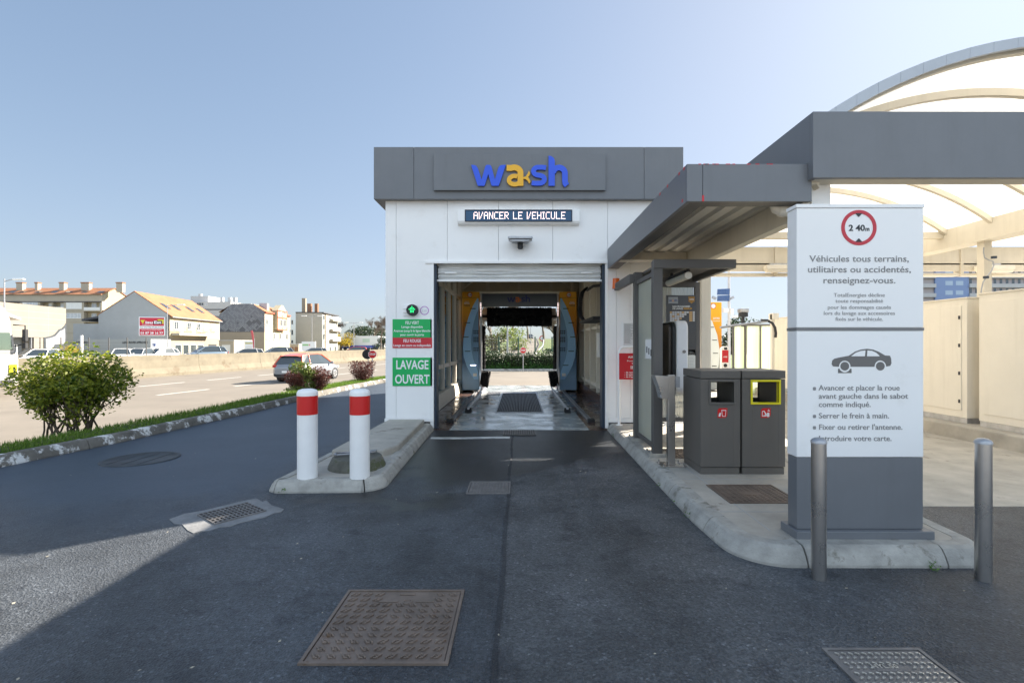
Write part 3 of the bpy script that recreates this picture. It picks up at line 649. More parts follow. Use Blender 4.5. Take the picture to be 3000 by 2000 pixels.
# roof band
mb = MB()
FX0, FX1, FZ0, FZ1, FY = -2.665, 3.0, 4.24, 5.19, YF - .15
for a, b in ((FX0, -1.93), (-1.93, 2.28), (2.28, FX1)): mb.box(a + .003, b - .003, FY, FY + .05, FZ0, FZ1)
for a, b in ((FY + .055, 12.0), (12.0, 15.0), (15.0, YB + .15)):
    mb.box(FX0, FX0 + .05, a + .003, b - .003, FZ0, FZ1); mb.box(FX1 - .05, FX1, a + .003, b - .003, FZ0, FZ1)
mb.box(FX0, FX1, YB + .15, YB + .2, FZ0, FZ1)
mb.build('roof_band', M['anth'], bd, bev=.004)
mb = MB(); mb.box(FX0 + .04, FX1 - .04, FY + .05, YF + .02, 4.245, 4.275); mb.box(FX0 + .05, XL + .01, YF + .02, YB, 4.245, 4.275); mb.box(XR - .01, FX1 - .05, YF + .02, YB, 4.245, 4.275); mb.build('soffit', M['anth'], bd)
mb = MB(); mb.box(FX0 + .05, FX1 - .05, FY + .05, YB + .15, 4.95, 5.05); mb.build('roof', M['cream'], bd)
mb = MB(); mb.box(-2.45, 2.75, YF + .17, YB - .06, 4.05, 4.11)
for y in (10.4, 12.4, 14.4, 16.2): mb.box(-2.4, 2.2, y, y + .14, 3.80, 4.05)
mb.build('ceiling', M['cream'], bd)
# rear wall with the exit opening
mb = MB(); mb.box(XL, -1.6, YB - .05, YB + .06, 0, 4.3); mb.box(1.6, XR, YB - .05, YB + .06, 0, 4.3); mb.box(-1.6, 1.6, YB - .05, YB + .06, 3.05, 4.3); mb.build('rear_wall', M['beige'], bd)
mb = MB()
for x in (-1.1, .0, 1.1): mb.box(x - .06, x + .06, YB - .11, YB - .052, 3.05, 4.04)
for x in (-1.95, 1.80):
    mb.box(x - .05, x + .05, YB - .35, YB - .25, 0, 4.04); mb.obox((x + (.35 if x < 0 else -.35), YB - .3, 3.75), (.9, .06, .06), 0, 0, 0, R(-40 if x < 0 else 40))
mb.build('rear_framing', M['cream'], bd)
# left side: posts, rails and glass
mb = MB()
ys = [9.55, 10.3, 11.2, 12.2, 13.3, 14.5, 15.8, 17.1]
for y in ys: mb.box(-2.10, -2.0, y, y + .12, .38, 4.05)
mb.box(-2.12, -2.02, YF + .17, YB, .95, 1.05); mb.box(-2.12, -2.02, YF + .17, YB, 3.1, 3.2)
mb.build('side_framing', M['cream_white'], bd, bev=.004)
mb = MB(); mb.box(-2.45, -1.98, YF + .17, YB, -.02, .34); mb.prismY([(-1.98, .02), (-1.98, .34), (-1.90, .02)], YF + .17, YB); mb.build('side_sill', M['cream_white'], bd)
mb = MB(); mb.box(-2.075, -2.06, YF + .17, YB, .34, 3.15); mb.build('side_glazing', M['glass'], bd)
mb = MB(); mb.box(-2.49, -2.42, YF + .17, YB, 3.15, 4.3); mb.build('side_wall', M['white'], bd)
# right side: lined wall
mb = MB(); mb.box(2.20, 2.26, YF + .17, YB, 0, 4.05); mb.box(XR - .05, XR, YF + .17, YB, 0, 4.3); mb.build('side_wall', M['cream'], bd)
mb = MB()
for y in ys: mb.box(2.05, 2.20, y, y + .10, .3, 4.05)
mb.box(2.08, 2.2, YF + .17, YB, 2.0, 2.08); mb.box(2.08, 2.2, YF + .17, YB, .42, .52); mb.build('side_framing', M['cream_white'], bd, bev=.004)
mb = MB(); mb.box(2.02, 2.198, YF + .17, YB, -.01, .30); mb.build('side_sill', M['tile'], bd)
# service equipment on the inside of the right wall
t = thing('control_cabinet', 'white electric cabinet on the right wall inside the wash bay', 'cabinet', (1.98, 11.9, 1.2)); mb = MB(); mb.box(1.86, 2.05, 11.75, 12.1, 1.28, 1.86); mb.build('housing', M['white'], t, bev=.01)
mb = MB(); mb.tube([(1.95, 11.95, 1.28), (1.95, 11.95, .6), (2.0, 11.95, .5)], .02); mb.tube([(1.95, 11.9, 1.86), (1.95, 11.9, 2.8)], .03); mb.build('cable', M['dark'], t)
t = thing('cable_chain', 'black hanging cable chain on a bracket inside the bay', 'cable chain', (1.9, 13, 2.2)); mb = MB()
path = [(1.75, 13.2, 3.05), (1.66, 13.2, 2.95), (1.60, 13.15, 2.75), (1.58, 13.1, 2.5), (1.60, 13.05, 2.3), (1.68, 13.0, 2.2)]
for i in range(24):
    q = i / 23 * (len(path) - 1); k = min(int(q), len(path) - 2); p = Vector(path[k]).lerp(Vector(path[k + 1]), q - k); mb.obox(p, (.10, .16, .045), 0, 0, 0, -.6 + i * .05)
mb.build('links', M['dark'], t); mb = MB(); mb.box(1.62, 2.06, 11.0, 13.4, 2.14, 2.20); mb.tube([(2.03, 9.6, 3.0), (2.03, 11.5, 2.95), (1.8, 12.2, 3.0), (1.8, 13.3, 3.02)], .035); mb.build('bracket', M['dark'], t)

# bay floor
mb = MB(); mb.box(-1.62, 1.66, YF - .02, YB + 1.7, -.01, .006); mb.box(-2.05, -1.62, YF + .2, YB, -.01, .006); mb.box(1.66, 2.2, YF + .2, YB, -.01, .006)
fm = bpy.data.materials.new('wet_floor'); fm.use_nodes = True; nt = fm.node_tree; p = nt.nodes['Principled BSDF']; N = nt.nodes.new
tc = N('ShaderNodeTexCoord'); sx = N('ShaderNodeSeparateXYZ'); lk(nt, tc.outputs['Object'], sx.inputs[0])
ab = N('ShaderNodeMath'); ab.operation = 'ABSOLUTE'; lk(nt, sx.outputs[0], ab.inputs[0])
th = N('ShaderNodeMapRange'); th.inputs['From Min'].default_value = 1.28; th.inputs['From Max'].default_value = 1.31; lk(nt, ab.outputs[0], th.inputs[0])
br = N('ShaderNodeTexBrick'); br.inputs['Scale'].default_value = 4; br.inputs['Color1'].default_value = (.085, .045, .035, 1); br.inputs['Color2'].default_value = (.065, .035, .028, 1); br.inputs['Mortar'].default_value = (.16, .12, .10, 1); br.inputs['Mortar Size'].default_value = .012
lk(nt, tc.outputs['Object'], br.inputs[0])
no = N('ShaderNodeTexNoise'); no.inputs['Scale'].default_value = 2.2; no.inputs['Detail'].default_value = 6; lk(nt, tc.outputs['Object'], no.inputs['Vector'])
cr = N('ShaderNodeValToRGB'); cr.color_ramp.elements[0].position = .35; cr.color_ramp.elements[1].position = .65; cr.color_ramp.elements[0].color = (.32, .35, .36, 1); cr.color_ramp.elements[1].color = (.46, .49, .49, 1); lk(nt, no.outputs['Fac'], cr.inputs[0])
mx = N('ShaderNodeMixRGB'); lk(nt, th.outputs[0], mx.inputs[0]); lk(nt, cr.outputs[0], mx.inputs[1]); lk(nt, br.outputs[0], mx.inputs[2]); lk(nt, mx.outputs[0], p.inputs['Base Color'])
rr = N('ShaderNodeMapRange'); rr.inputs['From Min'].default_value = .35; rr.inputs['From Max'].default_value = .65; rr.inputs['To Min'].default_value = .06; rr.inputs['To Max'].default_value = .38; lk(nt, no.outputs['Fac'], rr.inputs[0]); lk(nt, rr.outputs[0], p.inputs['Roughness'])
bp = N('ShaderNodeBump'); bp.inputs['Strength'].default_value = .12; bp.inputs['Distance'].default_value = .01; n9 = N('ShaderNodeTexNoise'); n9.inputs['Scale'].default_value = 14; lk(nt, tc.outputs['Object'], n9.inputs['Vector']); lk(nt, n9.outputs['Fac'], bp.inputs['Height']); lk(nt, bp.outputs[0], p.inputs['Normal'])
struct('bay_floor', mb, fm)
t = thing('floor_grating', 'long dark floor grating over the pit in the wet bay', 'grating', (0, 14, 0))
mb = MB(); mb.box(-.53, .53, 11.6, 16.5, -.02, .009); mb.build('pit', M['black'], t); mb = MB()
for i in range(27): x = -.52 + i * .04; mb.box(x - .006, x + .006, 11.62, 16.0, .008, .026)
for j in range(30): y = 11.62 + j * .15; mb.box(-.52, .52, y - .008, y + .008, .009, .022)
mb.build('bars', M['grate'], t); mb = MB(); mb.box(-.56, -.53, 11.57, 16.53, .0, .02); mb.box(.53, .56, 11.57, 16.53, 0, .02); mb.box(-.53, .53, 11.57, 11.6, 0, .02); mb.box(-.53, .53, 16.0, 16.3, 0, .02); mb.build('frame', M['galv'], t)
t = thing('drain_grate', 'small wet drain grate beside the left guide rail in the bay', 'drain', (-.95, 16, 0)); mb = MB(); mb.box(-1.02, -.60, 15.6, 16.5, 0, .012); mb.build('pit', M['black'], t); mb = MB()
for i in range(9): mb.box(-1.0 + i * .047, -.985 + i * .047, 15.6, 16.5, .01, .022)
mb.build('grating', M['galv'], t)
for sgn, xo, xi, nm in ((-1, -1.41, -1.19, 'left'), (1, 1.46, 1.12, 'right')):
    t = thing('wheel_guide', f'steel wheel guide rail on the {nm} side of the pit grating', 'guide rail', (xi, 11.6, 0), group='wheel guide rails in the bay floor')
    mb = MB(); mb.cyl((xi, 11.65, .09), (xi - .02 * sgn, 17.2, .09), .028); mb.box(xi - .012, xi + .012, 11.7, 17.2, .0, .08); mb.build('rail', M['galv'], t)
    mb = MB(); mb.prismX([(11.5, 0), (11.85, 0), (11.72, .10)], xi - .07, xi + .07); mb.build('foot', M['dark'], t)
    t = thing('gantry_track', f'wet steel running track along the {nm} edge of the bay floor', 'track', (xo, 10.2, 0), group='gantry running tracks')
    mb = MB(); mb.box(xo - .045, xo + .045, 10.25, 17.4, 0, .022); mb.box(xo - .035, xo - .022, 10.25, 17.4, .02, .05); mb.box(xo + .022, xo + .035, 10.25, 17.4, .02, .05); mb.build('channel', M['galv'], t)
    mb = MB(); mb.box(xo - .07, xo + .07, 10.12, 10.27, 0, .07); mb.build('end_stop', M['black'], t, bev=.01)
# white stop line, worn and wet
mb = MB(); mb.prism([(-1.50, 8.42), (-1.1, 8.40), (-.6, 8.44), (-.16, 8.46), (-.16, 8.62), (-.55, 8.60), (-1.0, 8.55), (-1.50, 8.55)], -.01, .005); struct('stop_line', mb, mat('worn_line', (.50, .51, .50), .3, var=.35, vscale=6))

# ------------------------------------------------------------------ things on the front
def brush(name, p0, p1, r, m, parent, n=46, k=26, jag=.12, seed=1):
    """shaggy roller: strips standing round an axle"""
    rb = random.Random(seed); mb = MB(); p0 = Vector(p0); p1 = Vector(p1); d = (p1 - p0); L = d.length; d.normalize(); a = d.orthogonal().normalized(); b = d.cross(a)
    mb.cyl(p0, p1, r * .82, n=18)
    for i in range(n):
        for j in range(k):
            t = rb.uniform(0, 2 * math.pi); c = p0 + d * L * ((i + rb.uniform(.0, 1)) / n); rad = a * math.cos(t) + b * math.sin(t); tan = d.cross(rad)
            w = L / n * .9; rr = r * (1 - jag * rb.random()); sag = Vector((0, 0, -.02))
            mb.add([c + rad * r * .55 - d * w / 2, c + rad * r * .55 + d * w / 2, c + rad * rr + tan * r * .35 + d * w * rb.uniform(.2, .5) + sag, c + rad * rr + tan * r * .35 - d * w * rb.uniform(.2, .5) + sag], [(0, 1, 2, 3)])
    return mb.build(name, m, parent)

YG = 16.6
gt = thing('wash_gantry', 'roll-over wash gantry with orange and blue legs inside the bay', 'car wash gantry', (0, YG, 0))
pm = YG / F            # metres per overview pixel at the gantry
def gz(y): return ZZ(y, YG)
M['livery'] = vgrad('livery', [(0, (.32, .52, .76)), (.5, (.26, .44, .66)), (.95, (.09, .19, .36)), (1.5, (.05, .07, .10)), (2.0, (.40, .13, .015)), (2.6, (.78, .33, .02)), (3.35, (.85, .44, .03))])
M['livery_arc'] = mat('livery_arc', (.36, .66, 1.0), .3); M['livery_in'] = vgrad('livery_inner', [(0, (.24, .44, .70)), (3.3, (.16, .32, .52))])
br_m = mat('brush_black', (.006, .007, .009), .75)
for sg in (-1, 1):
    xo, xi = 1.90 * sg, 1.325 * sg; a, b = min(xo, xi), max(xo, xi)
    mb = MB(); mb.box(a, b, YG, YG + .88, .06, 3.32); leg = mb.build('leg', M['livery'], gt, bev=.02)
    mb = MB(); mb.box(a + .02, b - .02, YG - .006, YG + .002, 3.115, 3.122); mb.build('cover_joint', M['dark'], leg)
    # crescent on the front face
    out = [(.50, 3.10), (.36, 2.85), (.22, 2.5), (.11, 2.12), (.045, 1.75), (.03, 1.45), (.06, 1.15), (.14, .88), (.26, .64), (.40, .42), (.52, .42)]
    inn = [(.545, .62), (.46, .85), (.37, 1.10), (.31, 1.4), (.30, 1.7), (.335, 2.05), (.40, 2.35), (.48, 2.6), (.545, 2.75), (.545, 3.10)]
    f = lambda q: (xo - sg * q[0], q[1])
    pts = [f(q) for q in out] + [f((.545, .42))] + [f(q) for q in inn]
    mb = MB(); P_ = [f(q) for q in out]; Q_ = [f(q) for q in inn][::-1]
    m_ = min(len(P_), len(Q_))
    from mathutils.geometry import tessellate_polygon
    poly = P_ + [f((.545, .42))] + [f(q) for q in inn]
    tri = tessellate_polygon([[Vector((p[0], p[1], 0)) for p in poly]]); n = len(poly)
    mb.add([(p[0], YG - .012, p[1]) for p in poly], [tuple(q) for q in tri]); mb.add([(p[0], YG - .012, p[1]) for p in poly] + [(p[0], YG, p[1]) for p in poly], [(q, (q + 1) % n, n + (q + 1) % n, n + q) for q in range(n)])
    mb.build('arc_band', M['livery_arc'], leg)
    poly = [f(q) for q in inn]; tri = tessellate_polygon([[Vector((p[0], p[1], 0)) for p in poly]]); mb = MB(); mb.add([(p[0], YG - .006, p[1]) for p in poly], [tuple(q) for q in tri]); mb.build('inner_panel', M['livery_in'], leg)
    for i, (q, z) in enumerate(((.36, 2.76), (.18, 2.29), (.125, 1.82), (.185, 1.35), (.37, .885))):
        mb = MB(); x = xo - sg * q; mb.box(x - .09 + .0, x + .09, YG - .02, YG - .008, z - .012, z + .012)
        mb.build('indicator_slot', M['led_lit'] if (sg < 0 and i == 4) else M['black'], leg)
    mb = MB(); x = xo - sg * .43; mb.box(x - .06, x + .06, YG - .06, YG, .52, .62); mb.build('sensor', M['white'], leg, bev=.006)
    mb = MB()     # dark splash figures printed on the panel
    rs = random.Random(4)
    for z in (2.02, 1.95, 1.80, 1.74, 1.68, 1.45, 1.38):
        for q in (.40, .46, .52):
            mb.box(xo - sg * q - .03, xo - sg * q + .025, YG - .0085, YG - .0065, z - .01, z + .012); mb.box(xo - sg * q - .01, xo - sg * q + .005, YG - .0088, YG - .0064, z - .05, z + .03)
    mb.build('printed_figures', M['navy'], leg)
    cx = xo - sg * .26
    mb = MB(); mb.disc((cx, 3.215), .075, YG - .012, YG - .002); d = mb.build('height_limit_disc', M['txt_white'], leg); mb = MB(); mb.ring((cx, 3.215), .062, .078, YG - .016, YG - .002); mb.build('red_ring', M['sign_red'], d)
    text('2,40' if sg < 0 else '2,05', cx, YG - .0135, 3.193, .042, M['txt_black'], d, bold=.03)
    text('OFFRE', xo - sg * .155, YG - .004, 2.91, .052, M['txt_white'], leg, width=.18, bold=.03); text('PREMIUM', xo - sg * .155, YG - .004, 2.845, .036, M['navy'], leg, width=.20, bold=.02); text('***', xo - sg * .155, YG - .004, 2.955, .05, M['txt_white'], leg, width=.14)
    # inner machine side: channel, brush carrier, side brush and wheel brush
    x = xi - sg * .03
    mb = MB(); mb.box(min(x, x - sg * .05), max(x, x - sg * .05), YG - .04, YG + .1, .05, 3.25); mb.build('side_channel', M['galv'], leg)
    mb = MB()
    for k in range(9): mb.disc((x - sg * .02, 2.93 - k * .05), .014, YG - .052, YG - .04, 8)
    mb.build('indicator_lamps', M['led'], leg)
    brush('side_brush', (xi - sg * .10, YG + .3, .75), (xi - sg * .10, YG + .3, 2.2), .095, br_m, gt, 40, 18, .3, 3 + sg)
    brush('wheel_brush', (xi - sg * .05, YG + .1, .47), (xi - sg * .32, YG + .1, .42), .27, br_m, gt, 10, 60, .25, 9 + sg)
mb = MB(); mb.box(-1.45, 1.45, YG + .02, YG + .86, 3.27, 3.34); mb.build('top_beam', M['cream_white'], gt)
mb = MB(); mb.box(-1.27, 1.27, YG + .10, YG + .14, 2.83, 3.27); hd = mb.build('header_panel', vgrad('header', [(0, (.22, .25, .29)), (2.8, (.22, .26, .31)), (3.3, (.05, .07, .11))]), gt)
lg = logo(hd, -.02, YG + .10, 2.985, .165, .006, mat('logo_dim_navy', (.03, .05, .22), .4), mat('logo_dim_orange', (.75, .20, .05), .4))
mb = MB(); mb.box(-1.27, 1.27, YG + .78, YG + .82, 2.45, 2.83); mb.build('splash_plate', M['galv'], gt)
brush('top_brush', (-1.09, YG + .45, 2.53), (1.09, YG + .45, 2.53), .32, br_m, gt, 60, 60, .14, 2)
mb = MB(); mb.cyl((-1.3, YG + .45, 2.53), (1.3, YG + .45, 2.53), .05); mb.build('brush_axle', M['dark'], gt)

# LED display
t = thing('led_display', 'white housed electronic display reading AVANCER LE VEHICULE above the door', 'display', (0, YF, 3.8)); zc = ZZ(495.5, YF)
mb = MB(); x0, x1 = XX(1051, 9.2), XX(1331, 9.2); mb.prismX([(YF, ZZ(516, 9.2)), (YF - .10, ZZ(513, 9.2)), (YF - .12, ZZ(508, 9.2)), (YF - .12, ZZ(482, 9.2)), (YF, ZZ(481, 9.2))], x0, x1); mb.build('housing', M['white'], t, bev=.008)
sx0, sx1, sz0, sz1 = XX(1070, 9.18), XX(1312, 9.18), ZZ(507, 9.18), ZZ(484, 9.18)
mb = MB(); mb.box(sx0, sx1, YF - .124, YF - .118, sz0, sz1); scr = mb.build('screen', M['led_back'], t)
mb = MB(); f = .018
for a in ((sx0 - f, sx1 + f, sz0 - f, sz0), (sx0 - f, sx1 + f, sz1, sz1 + f), (sx0 - f, sx0, sz0, sz1), (sx1, sx1 + f, sz0, sz1)): mb.box(a[0], a[1], YF - .132, YF - .117, a[2], a[3])
mb.build('screen_frame', M['navy'], t)
FONT57 = {'A': '01110 10001 10001 11111 10001 10001 10001', 'V': '10001 10001 10010 10010 10100 10100 11000', 'N': '10001 11001 11001 10101 10011 10011 10001', 'C': '01111 10000 10000 10000 10000 10000 01111',
          'E': '11111 10000 10000 11110 10000 10000 11111', 'R': '11110 10001 10001 11110 10100 10010 10001', 'L': '10000 10000 10000 10000 10000 10000 11111', 'H': '10001 10001 10001 11111 10001 10001 10001', 'I': '111 010 010 010 010 010 111', 'U': '10001 10001 10001 10001 10001 10001 01110', ' ': '000 000 000 000 000 000 000'}
tot = sum(len(FONT57[c].split()[0]) + 1 for c in 'AVANCER LE VEHICULE'); tx0, tx1 = XX(1088, 9.18), XX(1301, 9.18); px = (tx1 - tx0) / tot; pz = (ZZ(487, 9.18) - ZZ(504, 9.18)) / 7
mb = MB(); cx = tx0
for c in 'AVANCER LE VEHICULE':
    rows = FONT57[c].split()
    for j, row in enumerate(rows):
        for i, b in enumerate(row):
            if b == '1': mb.box(cx + i * px, cx + (i + .66) * px, YF - .1265, YF - .1245, ZZ(487, 9.18) - (j + .72) * pz, ZZ(487, 9.18) - j * pz)
    cx += (len(rows[0]) + 1) * px
mb.build('lettering', M['led'], scr)
# shop sign
t = thing('shop_sign', 'grey sign panel with raised blue and yellow lettering wash', 'sign', (0, YF - .2, 4.4))
mb = MB(); mb.box(XX(996, 9.09), XX(1391, 9.09), FY - .06, FY, ZZ(437, 9.09), ZZ(354, 9.09)); mb.build('panel', M['anth'], t, bev=.004)
logo(t, XX(1195, 9.06), FY - .06, ZZ(427.5, 9.06), (ZZ(379.5, 9.06) - ZZ(427.5, 9.06)), .045, M['blue'], M['amber'], M['blue_edge'], M['amber_edge'])
# door floodlight / sensor
t = thing('floodlight', 'small silver flat floodlight on a stub arm above the bay door', 'lamp', (0, YF, 3.3))
mb = MB(); xc = XX(1195, 9.1); zt = ZZ(545, 9.1); mb.prism([(xc - .225, YF - .30), (xc + .225, YF - .30), (xc + .19, YF - .05), (xc - .19, YF - .05)], zt - .045, zt); mb.prismY([(xc - .22, zt - .045), (xc + .22, zt - .045), (xc + .14, zt - .09), (xc - .14, zt - .09)], YF - .27, YF - .08); mb.build('head', M['galv'], t, bev=.01)
mb = MB(); mb.box(xc - .05, xc + .05, YF - .16, YF, zt - .165, zt - .09); mb.cyl((xc, YF - .13, zt - .2), (xc, YF - .13, zt - .13), .04); mb.build('mount', M['dark'], t, bev=.006)

# signs on the left pier
def plate(name, label, x0, y0, x1, y1, m, cat='sign', Y=YF, th=.012, rnd=None):
    t = thing(name, label, cat, (XX((x0 + x1) / 2, Y), Y, ZZ(y1, Y)))
    return t
yp = YF - .012
def PX(x): return XX(x, YF)
def PZ(y): return ZZ(y, YF)
t = thing('notice_sign', 'green and red notice explaining the entry lights FEU VERT and FEU ROUGE', 'sign', (PX(948), YF, PZ(799)))
mb = MB(); mb.box(PX(902), PX(992), yp, YF, PZ(775), PZ(733)); mb.build('green_panel', M['sign_green'], t)
mb = MB(); mb.box(PX(902), PX(993), yp - .001, YF, PZ(799), PZ(775.2)); mb.build('red_panel', M['sign_red'], t)
for s, yy, cp, wd, in (('FEU VERT', 744.5, 7, 31), ('Lavage disponible', 753, 5.4, 49), ('Avancez jusqu\'à la ligne blanche', 762, 5.4, 85), ('pour ouvrir la porte', 771, 5.4, 54), ('FEU ROUGE', 785.8, 7, 40), ('Lavage en cours ou indisponible', 795.5, 5.4, 86)):
    text(s, PX(947), yp - .002, PZ(yy), cp * YF / F, M['txt_white'], t, width=wd * YF / F, bold=.02)
t = thing('opening_sign', 'green sign reading LAVAGE OUVERT low on the left pier', 'sign', (PX(948), YF, PZ(886)))
mb = MB(); mb.box(PX(902), PX(993), yp, YF, PZ(886), PZ(821)); mb.build('panel', M['sign_green'], t)
text('LAVAGE', PX(947), yp - .001, PZ(847), 20 * YF / F, M['txt_white'], t, width=74 * YF / F, bold=.03); text('OUVERT', PX(947), yp - .001, PZ(880), 20 * YF / F, M['txt_white'], t, width=79 * YF / F, bold=.03)
t = thing('traffic_signal', 'round black entry light showing a green arrow', 'signal light', (PX(948), YF, PZ(726)))
mb = MB(); cx, cz = PX(948.5), PZ(712.5); mb.cyl((cx, YF - .09, cz), (cx, YF, cz), .105, n=32); mb.build('housing', M['black'], t, bev=.008)
mb = MB()
for q in ((0, .062), (-.025, .037), (.025, .037), (-.05, .012), (.05, .012), (-.025, .012), (.025, .012), (0, .037), (0, .012), (-.025, -.013), (.025, -.013), (-.025, -.038), (.025, -.038), (0, -.013), (0, -.038)): mb.disc((cx + q[0], cz + q[1]), .008, YF - .095, YF - .09, 10)
mb.build('green_arrow', M['led_green'], t)
mb = MB(); mb.box(PX(926), PX(946), YF - .02, YF, PZ(725), PZ(700)); mb.box(PX(926), PX(938), YF - .035, YF - .02, PZ(709.5), PZ(707)); mb.box(PX(926), PX(938), YF - .035, YF - .02, PZ(718.5), PZ(716)); mb.build('mounting_plate', M['white'], t, bev=.003)
t = thing('sticker', 'round white height limit sticker with a purple ring', 'sticker', (PX(975), YF, PZ(722)))
mb = MB(); mb.disc((PX(975), PZ(713)), .075, YF - .002, YF); mb.build('disc', M['txt_white'], t); mb = MB(); mb.ring((PX(975), PZ(713)), .068, .082, YF - .003, YF); mb.build('ring', mat('purple', (.50, .20, .55), .5), t)
text('2,40', PX(975), YF - .0025, PZ(716), .04, mat('faded_print', (.62, .60, .66), .6), t)
# right of the door
t = thing('beacon', 'orange rotating beacon on the wall right of the bay door', 'beacon', (PX(1413), YF, PZ(666)))
mb = MB(); mb.cyl((PX(1413), YF - .09, PZ(664)), (PX(1413), YF - .09, PZ(641)), .07, .06, 20); mb.build('lens', mat('beacon_orange', (.75, .13, .01), .2), t, bev=.01); mb = MB(); mb.box(PX(1411), PX(1418), YF - .16, YF, PZ(667), PZ(663.5)); mb.build('bracket', M['dark'], t)
t = thing('wall_notice', 'framed paper notice on the wall panel behind the grey shelter post', 'notice', (PX(1450), YF, PZ(795)))
mb = MB(); mb.box(PX(1429), PX(1464), YF - .015, YF, PZ(797), PZ(737)); mb.build('frame', M['white'], t, bev=.004); mb = MB(); mb.box(PX(1432), PX(1461), YF - .018, YF - .014, PZ(794), PZ(742)); mb.build('paper', mat('notice_paper', (.66, .68, .68), .6), t); mb = MB(); rp = random.Random(8)
for i in range(18):
    z = PZ(745 + i * 2.5); mb.box(PX(1433.5), PX(1433.5 + 25 * rp.uniform(.5, 1)), YF - .0195, YF - .018, z - .004, z + .004)
mb.build('printed_lines', mat('print_grey', (.30, .31, .32), .7), t)
t = thing('handrail', 'white tubular hoop rail in front of the wall right of the door', 'handrail', (PX(1440), YF - .25, .13)); Yh = YF - .25
mb = MB(); mb.tube([(XX(1422, Yh), Yh, .13), (XX(1422, Yh), Yh, 1.38), (XX(1423, Yh), Yh, 1.46), (XX(1426, Yh), Yh, 1.51), (XX(1432, Yh), Yh, 1.54), (2.55, Yh, 1.54), (2.62, Yh, 1.50), (2.65, Yh, 1.42), (2.65, Yh, .13)], .026, 12); mb.build('hoop', M['white_paint'], t)
mb = MB(); mb.lathe([(.06, 0), (.06, .012)], (XX(1422, Yh), Yh, .126), 20); mb.lathe([(.06, 0), (.06, .012)], (2.65, Yh, .126), 20); mb.build('base_plate', M['white_paint'], t)
Y2 = Yh - .035; t = thing('safety_sign', 'red safety sign AIRE DE LAVAGE hung on the white hoop rail', 'sign', (XX(1440, Y2), Y2, 1))
sx = XX(1422, Y2); sw = .80; mb = MB(); mb.box(sx, sx + sw, Y2 - .012, Y2, ZZ(871, Y2), ZZ(811, Y2)); mb.build('panel', M['sign_red'], t)
pp = Y2 / F
for s, yy, cp, wd, al, ox in (('AIRE DE LAVAGE', 822, 4.6, 62, 'CENTER', .4), ('Pour votre SECURITE', 830, 3.2, 66, 'CENTER', .4), ('pendant le lavage', 835, 3.2, 44, 'CENTER', .4), ('INTERDIT', 847, 7.2, 50, 'CENTER', .4), ('- de rester dans le véhicule', 856.5, 3.6, 64, 'LEFT', .09), ("- de pénétrer dans l'aire", 861.5, 3.6, 58, 'LEFT', .09), ("- de s'approcher", 866.5, 3.6, 40, 'LEFT', .09)):
    text(s, sx + ox, Y2 - .0135, ZZ(yy, Y2), cp * pp, M['txt_white'], t, width=wd * pp, align=al, bold=.02)
# ------------------------------------------------------------------ small flat canopy over the payment point
t = thing('flat_canopy', 'low grey-edged canopy with corrugated underside reaching from the wash hall to the pylon', 'canopy', (2.2, 4.88, 2.98))
CX0, CX1, CY0, CY1, CZ0, CZ1 = 1.634, 2.85, 4.88, 9.28, 2.985, 3.35
mb = MB()
mb.box(CX0, 1.785, CY0, CY0 + .045, CZ0, CZ1); mb.box(1.789, CX1, CY0, CY0 + .045, CZ0, CZ1)
mb.box(CX0, CX0 + .045, CY0 + .048, CY1, CZ0, CZ1)
t_f = mb.build('edge_fascia', M['anth'], t, bev=.003)
mb = MB(); mb.box(CX0 + .045, CX0 + .20, CY0 + .20, CY1, CZ0 + .003, CZ0 + .03); mb.box(CX0 + .045, CX1, CY0 + .045, CY0 + .20, CZ0 + .003, CZ0 + .03); mb.box(CX0 + .19, CX0 + .20, CY0 + .20, CY1, CZ0 + .03, 3.16); mb.build('edge_return', M['anth2'], t)
mb = MB(); x = CX0 + .05; pr = []
while x < CX1:
    pr += [(x, 3.13), (x + .10, 3.13), (x + .125, 3.17), (x + .17, 3.17), (x + .195, 3.13)]; x += .215
mb.prismY(pr + [(pr[-1][0], 3.20), (pr[0][0], 3.20)], CY0 + .05, CY1); mb.build('corrugated_deck', M['corr'], t)
mb = MB(); mb.box(CX0 + .05, CX1 - .06, 8.35, 8.47, 3.00, 3.125); mb.box(CX0 + .05, CX1 - .06, 8.30, 8.52, 2.985, 3.0); mb.build('cross_beam', M['cream'], t)
mb = MB(); mb.box(2.80, 2.86, CY0 + .06, 9.2, 2.86, 3.125); mb.box(2.77, 2.89, CY0 + .06, 9.2, 2.845, 2.86)
mb.build('edge_beam', M['cream'], t)
mb = MB(); mb.box(CX0 + .06, CX1, CY0 + .06, CY1 - .01, 3.21, 3.24); mb.build('roof_sheet', M['galv'], t)
mb = MB(); mb.tube([(2.62, 5.15, 3.14), (2.62, 5.15, 3.04), (2.64, 5.14, 2.98), (2.69, 5.12, 2.95), (2.80, 5.10, 2.95), (2.92, 5.08, 2.95)], .055, 14); mb.cyl((2.66, 5.13, 2.965), (2.72, 5.12, 2.95), .062, n=14); mb.build('drain_pipe', M['cream_white'], t)
mb = MB(); rr = random.Random(12)      # spots of red primer along the folds
for k in range(11): x = rr.uniform(CX0 + .1, CX1 - .1); mb.box(x, x + rr.uniform(.012, .05), CY0 - .0015, CY0 + .01, CZ1 - .007, CZ1 + .0015)
for y, z in ((4.95, CZ1 - .03), (5.1, CZ1 - .03), (5.5, CZ1 - .03), (5.0, CZ0 + .03), (5.8, CZ1 - .03)): mb.box(CX0 - .0015, CX0 + .01, y, y + .04, z, z + .03)
mb.box(1.78, 1.80, CY0 - .0015, CY0 + .01, CZ0, CZ0 + .06); mb.build('primer_spots', M['sign_red'], t)

